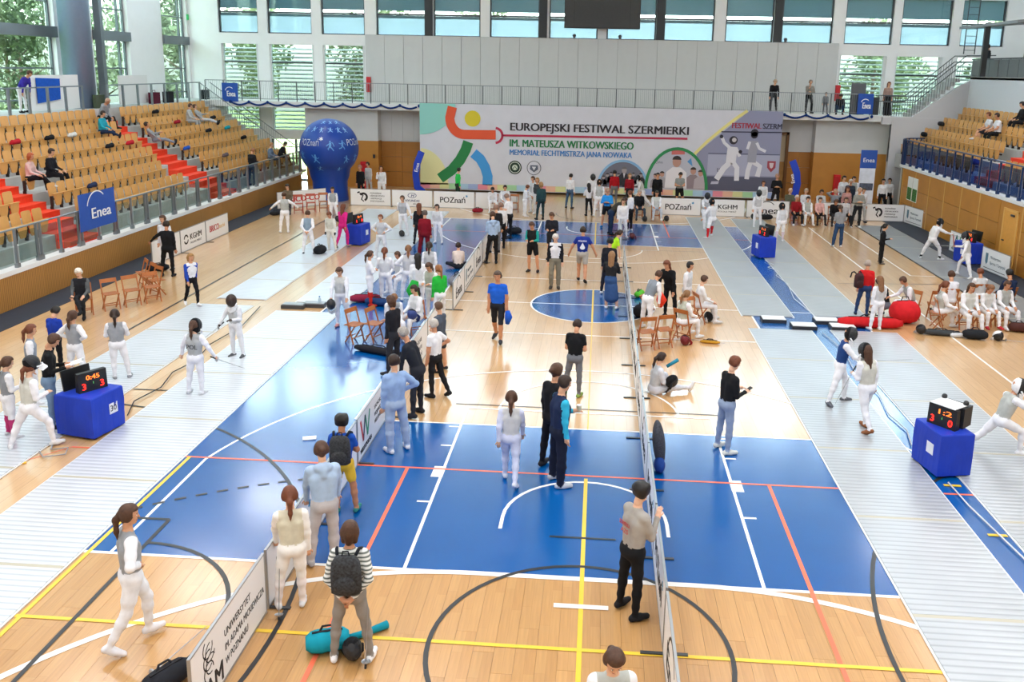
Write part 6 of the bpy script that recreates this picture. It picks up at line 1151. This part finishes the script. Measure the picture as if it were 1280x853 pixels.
person('boy in black vest with turquoise sleeves and shorts', -2.09, 17.96, 165, 1.71, 'phone', C_('1a1d1e', '17181b', '2c2d31', leg='short', sl='1f9a90'), ('short', BR))
person('grey-haired man in white shirt, open black jacket and khaki trousers', -1.21, 15.78, 180, 1.74, 'walk', C_('e0e1e4', '7d7664', '3a3530', sl='1b1c22', leg='loose', jacket=1), ('short', 'cfc9c2'), near=True, hp=25, arms=('down','down'), legs=('step','stand'))
person('man in navy printed T-shirt and grey shorts, back turned', -0.39, 16.74, 0, 1.77, 'walk', C_('20348a', 'a9a49c', '202125', 'short', 'short'), ('short', DB), near=True, arms=('side','side'))
person('man in white shirt and jeans before the banner', -1.32, 31.77, -25, 1.68, 'stand', C_('e3e4e8', '45607f', '4a3f38'), ('short', BK))
person('woman in white and black shirt with dark hair, centre far', -0.38, 29.79, 20, 1.49, 'cross', C_('dcdcdf', '1b1c1f'), ('long', BK))
person('masked fencer before the left edge of the blue-rimmed photo', -0.25, 31.48, 200, 1.72, 'stand', F('dfe1e6'), None, mask=K)
person('masked fencer seen from behind next to the blue-shirted man', 0.10, 29.66, 5, 1.68, 'stand', F('aeb2b0'), None, mask=('4a3420','2a1e16','d9dbde'))
person('man in light blue sports shirt and black shorts, arms crossed', 0.46, 26.78, 170, 1.70, 'cross', C_('2f8fd8', '1a1b1f', '2a7fc0', 'long', 'short'), ('short', 'a08a7a'))
person('man in red shirt and grey trousers before the round photo', 0.86, 33.23, 10, 1.74, 'stand', C_('a3161f', '6f7075'), ('short', BK))
person('man in dark olive jumper bending over the middle barrier', 0.62, 25.12, -75, 1.80, 'bend', C_('3a3730', '23344f', '202125'), ('short', DB))
person('fencer in white beside the bending man', 1.07, 24.49, -170, 1.60, 'stand', F('dfe1e4','e2e4e8'), ('short', BR))
person('man in white shirt and black trousers near the far seats', 1.45, 26.18, 60, 1.70, 'stand', C_('e4e5ea', '17181b', 'd9d9dc'), ('short', RB))
person('man in black seated by the far boards', 1.95, 29.50, 185, 1.75, 'sit', C_('1b1c1f', '3a4655'), ('short', 'b0a296'))
person('woman in red top standing behind the far seats', 1.60, 33.00, 185, 1.65, 'stand', C_('8f1a26', '2b2b30'), ('bob', '8a6a44'))
person('masked fencer lunging behind the far boards', 2.30, 33.60, 70, 1.72, 'lunge', F('c6c9c6'), None, mask=K)
person('man in black shirt behind the far city board', 2.95, 32.40, 185, 1.78, 'stand', C_('17181b', '1d1e22'), ('short', BK))
person('fencer seated before the far city board', 2.75, 29.50, 180, 1.68, 'sit', F('c9ccc8', pants='c3cbd6'), ('short', DB))
person('bearded man in grey shirt and black shorts above the city board', 4.10, 33.00, 185, 1.80, 'phone', C_('8d9290', '1b1c1f', '222326', 'short', 'short'), ('short', BK))
person('masked fencer at the far right piste, left of the pair', 4.73, 27.35, 200, 1.62, 'guard', F('c0c3c8'), None, mask=K)
person('masked fencer in red socks on the far right piste', 4.80, 25.31, 20, 1.62, 'guard', F('d6d8dc', sock='c3222a', foot='c9ccd0'), None, hold=(('foil', 1, 'foil held by the far piste fencer in red socks', None),), mask=K)
person('woman with long light-brown hair in black jacket and denim skirt', 0.49, 13.69, -10, 1.64, 'cross', C_('24262a', '33507d', 'dcdde2', skirt=.35, skirtc='33507d', sh='S', so='S'), ('long', '8d6a48'), near=True)
person('person in dark top behind the woman in denim skirt', 0.45, 15.30, -15, 1.72, 'stand', C_('1f2029', '1f2230', 'd6d8dc'), ('short', BK))
person('girl in lime yellow T-shirt at the middle barrier', 0.55, 17.60, -75, 1.60, 'leanbar', C_('a8e02a', '1b1c1f', 'a02a4a', 'short', leg='knee'), ('pony', DB))
person('red-haired woman in black leaning over the seated fencers', 2.12, 13.00, 150, 1.70, 'leanbar', C_('17181b', '17181b'), ('long', RB))
person('fencer bending with a red cloth beside the red-haired woman', 1.45, 11.75, -50, 1.62, 'leanbar', F('7f868f'), ('short', BR), lean=30)
person('ponytail fencer in grey vest seated on the wooden chairs', 2.30, 10.95, -55, 1.62, 'sit', F('b9bcac'), ('pony', '7d5a38'), near=True)
person('boy in white T-shirt seated facing right by the chairs', 2.90, 12.60, -80, 1.68, 'sit', C_('dfe0e2', 'dcdde2', 'c9cacc', legs=1), ('short', BR))
person('person in white half hidden behind the red-haired woman', 2.60, 13.10, -120, 1.55, 'stand', F('d2d5d8'), ('short', BK))
person('fencer sitting on the floor against the middle barrier', 1.38, 7.10, -70, 1.62, 'floor', F('b9bdc2', 'd0d4de'), ('pony', DB), near=True)
person('masked fencer standing on the far outer right piste', 7.12, 28.17, 190, 1.62, 'stand', F('c6c8cb'), None, mask=K)
person('person in white behind the masked fencer near the swoosh board', 8.00, 31.90, 180, 1.60, 'stand', F('cfd1d4'), ('short', BR))
person('man in black beside the blue sail at the banner edge', 8.90, 33.20, 180, 1.80, 'cross', C_('1b1c1f', '202125'), ('short', 'b08a78'))
person('elderly man in dark red jacket in the front spectator row', 9.05, 29.30, 180, 1.72, 'sit', C_('8a1a22', '202329', 'd9dade'), ('short', 'c9b9a9'))
person('girl in grey vest and white trousers in the front spectator row', 9.55, 29.30, 180, 1.62, 'sit', F('a9ada8'), ('short', DB))
person('girl in pale pink top in the front spectator row', 10.10, 29.30, 180, 1.58, 'sit', C_('d9a9a4', '2a2326', '201f23'), ('short', BR))
person('person in black leaning forward in the front spectator row', 10.75, 29.30, 180, 1.65, 'sitfwd', C_('202023', '2a2b30'), ('bob', BR))
person('person in white and striped top at the front spectator row end', 11.25, 29.30, 175, 1.65, 'sit', C_('cfcfd4', '26282e'), ('short', BR))
person('man in olive jacket in the back spectator row', 9.20, 31.45, 180, 1.78, 'sit', C_('5d5f4e', '35363a'), ('short', 'c9a891'))
person('man in white shirt in the back spectator row', 9.95, 31.50, 180, 1.78, 'sit', C_('d6d9de', '3d4048'), ('short', 'b09a86'))
person('woman in pale grey in the back spectator row', 10.70, 31.60, 185, 1.70, 'sit', C_('c3c6c8', '35373d'), ('short', DB))
person('person with arms behind the head in the back spectator row', 11.40, 31.70, 180, 1.74, 'sithead', C_('8a8d92', '303136'), ('short', 'b08a74'))
person('person in black with red hair at the back spectator row end', 12.00, 31.75, 180, 1.66, 'sit', C_('1f1f22', '232428'), ('long', RB))
person('tall man in white jacket behind the spectators', 12.15, 33.20, 190, 1.80, 'stand', C_('d9dce2', '3a3f4a'), ('short', BK))
person('grey-haired man in dark blue behind the spectators', 12.30, 32.50, 170, 1.72, 'stand', C_('2c3342', '2a2c33'), ('short', 'c3bdb4'))
person('grey-vest fencer standing before the glass doors', 12.75, 33.60, 180, 1.74, 'stand', F('a3a7a4'), ('short', BK))
person('woman in white leaning beside the plaid shirt man', 12.25, 30.20, 190, 1.60, 'stand', C_('d6d6da', 'b9bcc0'), ('short', DB))
person('bald man in grey plaid shirt and dark trousers standing', 11.67, 28.79, 180, 1.78, 'cross', C_('8f8f88', '26282c', 'd9d9dc'), ('short', 'b99a86'))
person('woman with tied hair in pink-black top among spectators', 11.55, 30.30, 185, 1.62, 'stand', C_('b98a86', '202024'), ('bob', '5d3020'))
person('woman in grey top and wide jeans, back to camera, far right', 9.65, 24.12, 5, 1.66, 'phone', C_('8d9094', '2b4468', 'd0d2d6', leg='loose'), ('pony', BR))
person('small masked fencer on the far right piste, back turned', 7.54, 24.92, 10, 1.52, 'stand', F('cfd3d8', sock='d6c6d0'), None, mask=('26282c','26282c','e9ebee'))
person('boy in white T-shirt walking by the far right wall corner', 14.20, 33.60, 170, 1.66, 'stand', C_('e2e3e6', '1b1c20'), ('short', BK))
person('girl in white top and black trousers by the far right wall corner', 14.75, 34.30, 150, 1.62, 'stand', C_('d9dadd', '17181b'), ('pony', DB))
person('woman all in black with ponytail beside the dark piste', 10.40, 21.17, -100, 1.45, 'stand', C_('17181b', '131417', '6d665e', leg='loose'), ('pony', BK), arms=('phone','down'))
person('masked fencer in dark socks lunging towards the wall piste partner', 12.56, 22.20, -75, 1.60, 'attack', F('dfe1e4', so='1d1e22', sh='e4e6ea'), None, hold=(('foil', 1, 'foil of the dark-socked fencer pointing at his wall partner', None),), mask=K)
person('masked fencer on the wall piste beside the blue table', 12.76, 19.52, 60, 1.56, 'guard', F('d2d4d2'), None, hold=(('foil', 1, 'foil of the fencer beside the blue wall table', None),), mask=K)
person('man in bright red jacket with backpack, back turned', 7.70, 13.93, -20, 1.58, 'stand', C_('c41f22', '2a3f66', '25303f'), ('short', 'a5978c'), near=True)
person('girl fencer with long hair beside the red bag', 7.65, 12.52, 15, 1.45, 'one', F('c3c6ca', 'e6e8ee'), ('long', '7d5638'), near=True)
person('girl in black top crouching over the red bag', 8.30, 13.95, 20, 1.62, 'crouch', C_('1b1c1f', '6f7580', '202125', 'none'), ('bun', BK))
person('fencer seated facing left in the right group', 8.95, 13.70, 95, 1.66, 'sitfwd', F('a9ada8'), ('short', BR), arms=('fwd','lap'))
person('cross-legged fencer reading in the right group', 9.42, 12.95, -90, 1.68, 'sitx', F('b9bcb6'), ('pony', RB), near=True)
person('boy in plain white shirt seated with his back to camera', 10.15, 14.15, 0, 1.70, 'sit', C_('e2e3ea', 'd9dade'), ('short', BR))
person('long-haired girl seated with phone in the right group', 10.15, 12.95, 185, 1.66, 'sit', F('c6c9c4'), ('long', BR), hold=(('phone', 1, 'dark phone in the hands of the long-haired seated girl', None),), near=True, arms=('lap','lap'))
person('small fencer looking down at a phone in the right group', 10.75, 13.25, 188, 1.50, 'sitfwd', F('cfd1cf', foot='b03038'), ('short', '7d5638'), near=True, lean=10)
person('grey-vest fencer seated at the right end of the group', 11.30, 13.45, 190, 1.64, 'sit', F('a5a9a6'), ('short', BR), near=True)
person('short-haired boy seated facing away, right group back', 11.25, 14.85, 5, 1.60, 'sit', F('c3c6c8'), ('short', RB))
person('man in navy jacket seated facing away at far right', 11.95, 14.55, 10, 1.74, 'sit', C_('1d2c4a', '1b1f2a'), ('short', BK))
person('fencer in blue vest and black mask on the near right piste', 5.19, 7.02, -95, 1.62, 'guard', F('24447f', 'e4e6ec', foot='5d6068'), None, hold=(('foil', 1, 'foil of the blue vest fencer crossing the near right piste', (0, 1, .1)),), near=True, mask=K, legs=('gb','wf'), arms=('guard','down'))
person('fencer with black mask and brown hair, back turned, near right piste', 5.31, 5.58, 25, 1.66, 'guard', F('c9c9bf', 'e6e8ee', foot='8d5a3a'), ('long', BR), hold=(('foil', -1, 'foil of the back-turned fencer on near right piste', (-.1, .35, -.9)),), near=True, mask=K, legs=('step','wb'), arms=('down','phone'))
person('fencer with white-backed mask lunging at the right picture edge', 7.51, 4.82, -85, 1.62, 'lunge', F('b4b8b4', 'e8eaf0', foot='e4e6ea'), None, hold=(('foil', -1, 'foil stretched low by the lunging fencer at right edge', (.1, 1, -.35)),), near=True, mask=('1d1e21','eceef0','e9ebee'), arms=('reach','reach'))
person('person in purple-blue top bending over the walkway rail, top left', -22.30, 22.19, -90, 1.72, 'bend', C_('3a2f9a', 'dfe0e2', '202125'), ('short', BR), z=4.620, lean=35)
person('balding man in grey hoodie seated in the top row by the aisle', -20.98, 25.27, -90, 1.76, 'sitfwd', C_('8f949a', '1e2024', hood=1), ('short', 'b08a74'), z=3.825)
person('boy in turquoise jacket seated by the left stand aisle', -20.11, 23.76, -90, 1.70, 'sit', C_('2a9fb4', '24324f'), ('short', DB), z=3.350, legs=('out','sit'))
person('woman in pale pink top seated in the left stand', -18.37, 16.43, -80, 1.66, 'sitx', C_('d8b3ad', '1b1c20', 'dfe0e2'), ('bob', 'a5502a'), z=2.400)
person('man in dark suit seated beside the woman in pale pink', -18.37, 17.51, -85, 1.76, 'sit', C_('1b1c22', '17181c'), ('short', DB), z=2.400)
person('person in grey hoodie lying back across seats by the far aisle', -19.26, 26.33, -60, 1.70, 'recline', C_('8d9196', '7f8794'), ('short', DB), z=2.875)
person('left of two people in pale tracksuits in the far left block', -20.11, 31.38, -85, 1.70, 'sit', C_('b4b6b8', 'a9acb0'), ('short', BR), z=3.350)
person('right of two people in pale tracksuits in the far left block', -20.11, 32.76, -80, 1.70, 'recline', C_('9da0a4', 'b9bcc0'), ('short', BR), z=3.350)
person('man in black top and jeans standing behind the left glass rail', -16.25, 29.38, -20, 1.76, 'phone', C_('1b1c20', '3a4a60'), ('short', '8a5a3a'), z=1.000)
person('person in grey-blue seated low behind the far left glass rail', -16.63, 32.70, -90, 1.66, 'sit', C_('6d7f94', '35404f'), ('short', 'a5754a'), z=1.450)
person('person in black seated behind the far end of left glass rail', -16.63, 34.05, -90, 1.70, 'sitfwd', C_('1d1f24', '202329'), ('short', BK), z=1.450)
person('person in white shirt and shorts on the right stand, left of the pair', 16.97, 28.92, 90, 1.76, 'sitx', C_('dcdee2', '2a2c33', 'e0e0e2', 'short', 'knee'), ('short', RB), z=3.890)
person('man in white shirt and black trousers on the right stand, by aisle', 16.97, 28.07, 90, 1.78, 'sit', C_('e2e4ea', '17181b', '17181b', 'short'), ('short', DB), z=3.890)
person('person in black at the right picture edge of the right stand', 17.84, 27.88, 90, 1.74, 'sit', C_('1b1c1f', '202125'), ('short', BK), z=4.410)
person('man in black leaning on the gallery rail above the banner', 9.13, 37.00, 180, 1.76, 'leanbar', C_('1b1b1f', '17181b'), ('short', 'b09a8a'), z=4.660)
person('woman in beige top and black trousers on the gallery', 11.00, 37.00, 185, 1.72, 'chin', C_('8f8a82', '17181b'), ('short', '8a7a6a'), z=4.660)
person('small child on the gallery by the rail', 11.87, 37.00, 180, 1.10, 'stand', C_('7d8288', '5d6066'), ('short', BR), z=4.660)
person('person in dark clothes crouching on the gallery beside the notice stand', 12.62, 37.00, 170, 1.70, 'crouch', C_('23262c', '2c3f5a'), ('short', DB), z=4.660)
person('woman with long red-brown hair in long black skirt on the gallery', 15.05, 37.00, 180, 1.70, 'stand', C_('a58a80', '131417', skirt=.9, skirtc='131417'), ('long', RB), z=4.660)
person('dark-haired person looking over the upper right parapet', 18.75, 34.20, 90, 1.50, 'stand', C_('3a3f44', '202125'), ('short', DB), z=6.750)
# ================================================================ CARRIED AND LYING THINGS
def backpack(label, x, y, z, deg, m, w=.30, h=.42, d=.15):
    o = thing('backpack', label, 'backpack', (x, y, z), math.radians(deg)); b = MB(); n = 12; prof = [(.75, 0), (1, .06), (1.02, .5), (.95, .8), (.7, .96), (.3, 1.0)]; vs = []
    for r, t in prof:
        for i in range(n): a = 2*math.pi*i/n; vs.append((w/2*r*math.copysign(abs(math.cos(a))**.6, math.cos(a)), d/2*r*math.copysign(abs(math.sin(a))**.6, math.sin(a)), h*t))
    fs = [(j*n+i, j*n+(i+1) % n, (j+1)*n+(i+1) % n, (j+1)*n+i) for j in range(len(prof)-1) for i in range(n)] + [tuple(range(n))[::-1], tuple((len(prof)-1)*n+i for i in range(n))]
    b.add(vs, fs); b.build('bag_body', m, o, smooth=True)
    p = MB(); p.ell((0, -d*.52, h*.3), (w*.38, .03, h*.24), 12, 6); p.build('front_pocket', m, o, smooth=True)
    for s in (-1, 1): MB().tube([(s*w*.3, d*.35, h*.95), (s*w*.36, d*.9, h*1.02), (s*w*.42, d*1.6, h*.9), (s*w*.45, d*1.9, h*.55)], .02, 5).build('strap', cloth('1f232a'), o, smooth=True)
    MB().tube([(-.04, 0, h), (-.03, 0, h+.05), (.03, 0, h+.05), (.04, 0, h)], .01, 5).build('loop', cloth('1f232a'), o); return o
FLECK = mat('2c2f33', .8, noise=.75, nscale=38, key='fleck')
backpack('black and white patterned backpack on the striped shirt woman', -2.60, -2.06, .98, 5, FLECK, .34, .46)
backpack('black backpack with white flecks on the blue shirt person', -3.67, 1.28, .88, 5, FLECK, .32, .45)
backpack('black and red backpack on the man in bright red jacket', 7.46, 13.80, .86, 10, mat('3a1a1c', .8, noise=.6, nscale=5, key='bag'), .26, .42)
o = thing('tied_jacket', 'blue jacket in the hand of the bright blue shirt man', 'jacket', (-2.08, 9.95, 0)); MB().tube([(0, 0, .55), (.03, 0, .72), (.0, 0, .88)], [.05, .1, .06], 8).build('jacket_body', cloth('1f55c0'), o, smooth=True)
o = thing('green_jacket', 'bright green jacket hanging from a fencer in the left group', 'jacket', (-4.75, 11.75, 0)); m = MB(); m.tube([(0, 0, 1.1), (-.08, -.03, .85), (.02, -.03, .55), (.1, 0, .35)], [.1, .17, .12, .05], 9); m.build('jacket_body', cloth('1f9a3a'), o, smooth=True)
o = thing('red_cloth', 'bright orange-red cloth held by the bending fencer', 'cloth', (1.78, 12.05, 0)); MB().tube([(0, 0, .95), (.05, 0, .75), (.02, 0, .55)], [.06, .15, .05], 8).build('cloth_body', cloth('e8412a'), o, smooth=True)
floor_mask(-4.5, 10.2, 160, 'blue mask on the lap of the dark-haired seated fencer', front='2c3f7d', z=.5, bib='24356b')
o = thing('blade_sleeve', 'teal blade sleeve held up by the fencer sitting on the floor', 'sleeve', (1.62, 7.12, 0)); MB().tube([(0, 0, .60), (.24, .06, .74)], [.035, .04], 8).build('sleeve_body', cloth('2a7f98'), o, smooth=True)
# lettering on clothes
for q in [ob for ob in SC.objects if ob.name.startswith('person') and 'label' in ob]:
    l = q['label']
    if 'POL on the back' in l: text('POL', .13, '3a3d44', q, frame((-.10, -.14, 1.03), (1, 0, 0), (0, .05, 1)), bold=.02)
    if 'navy printed T-shirt' in l: text('POLSKA', .075, 'e6e8ee', q, frame((-.14, -.155, 1.36), (1, 0, 0), (0, .12, 1)), bold=.02); flat(q, 'eagle_print', [arc(0, 0, .09, 200, 340, 8) + [(0.02, .1), (0, .13), (-.02, .1)]], 'dfe3ec', frame((0, -.16, 1.2), (1, 0, 0), (0, .08, 1)))
    if 'grey sweater and black' in l:
        text('SZERMIERKA', .07, 'b04a4c', q, frame((-.1, -.15, 1.30), (1, 0, 0), (0, .1, 1)), width=.2, bold=.02); text('AZS', .08, 'b04a4c', q, frame((-.06, -.155, 1.21), (1, 0, 0), (0, .08, 1)), bold=.02)
# things left on the seats of the stands
def seat_item(label, k, y, col, r=.16, L=.5, dz=.5, dx=.18, nm='clothes_bundle', cat='clothes'):
    x, zt = ROW[k]; o = thing(nm, label, cat, (x+dx, y, zt+dz-.05)); m = MB(); m.tube([(0, -L/2, .03), (.03, -L*.3, r*.45), (-.02, 0, r*.4), (.03, L*.25, r*.5), (.0, L/2, .03)], [r*.3, r*.6, r*.5, r*.7, r*.25], 8); m.v = [(p[0], p[1], max(p[2], .0)) for p in m.v]; m.build('fabric', cloth(col), o, smooth=True); return o
for a in (('black jacket over seats in the fifth row, near left', 4, 20.2, '1c1d21'), ('red bundle on the fourth row near the turquoise jacket boy', 4, 18.3, 'b3202c'), ('black bag on the fourth row of the middle left block', 3, 22.6, '1d1f25'), ('red jacket on the third row beside the far aisle', 3, 24.1, 'b81f2e'), ('white bag on the fifth row of the middle left block', 4, 21.6, 'd2d2cf'), ('red trousers hanging on the fifth row of the far left block', 4, 30.0, '9d1f2e'), ('black bag on the top row of the far left block', 5, 29.7, '1b1c20'),
          ('teal bag on the fourth row of the far left block', 3, 33.6, '16909a'), ('black coat on the third row of the far left block', 2, 33.5, '17181c'), ('blue bag at the foot of the far left block, by the aisle', 2, 27.2, '1f4fae'), ('dark bag on the fifth row of the far left block', 4, 33.9, '26272c'), ('dark clothes on the fourth row of far left block', 3, 31.4, '202228'), ('navy bag on the second row of the middle left block', 1, 18.3, '25304f'), ('grey and red clothes on the second row of far left block', 1, 29.2, '5d5058')): seat_item(*a)
for lab, x, y, col in (('maroon suitcase on the walkway behind the top row', -22.0, 31.8, '5d1f34'), ('black bag on the walkway at its far end', -22.0, 37.4, '1b1c20'), ('dark bags on the walkway behind the far seat block', -22.0, 33.2, '23252b')):
    m = MB(); m.box(-.15, .15, -.3, .3, 0, .55); m.tube([(0, -.1, .55), (0, -.1, .65), (0, .1, .65), (0, .1, .55)], .015, 5); tag(m.build('travel_bag', cloth(col), M=T(x, y, 4.62)), lab, 'bag')
for lab, k, y, col in (('black bag at the end of the second row, right stand', 1, 33.9, '17181c'), ('black bag at the end of the third row, right stand', 2, 34.2, '1d1e22'), ('blue and white bag on the front of right stand aisle', 0, 25.6, '3a55a5')):
    x, zt = RROW[k]; o = thing('kit_bag', lab, 'bag', (x-.2, y, zt+.45)); m = MB(); m.tube([(0, -.32, .06), (0, -.15, .1), (0, .15, .1), (0, .32, .06)], [.06, .12, .12, .05], 8); m.build('fabric', cloth(col), o, smooth=True)
bpy.data.scenes.remove(_TS)
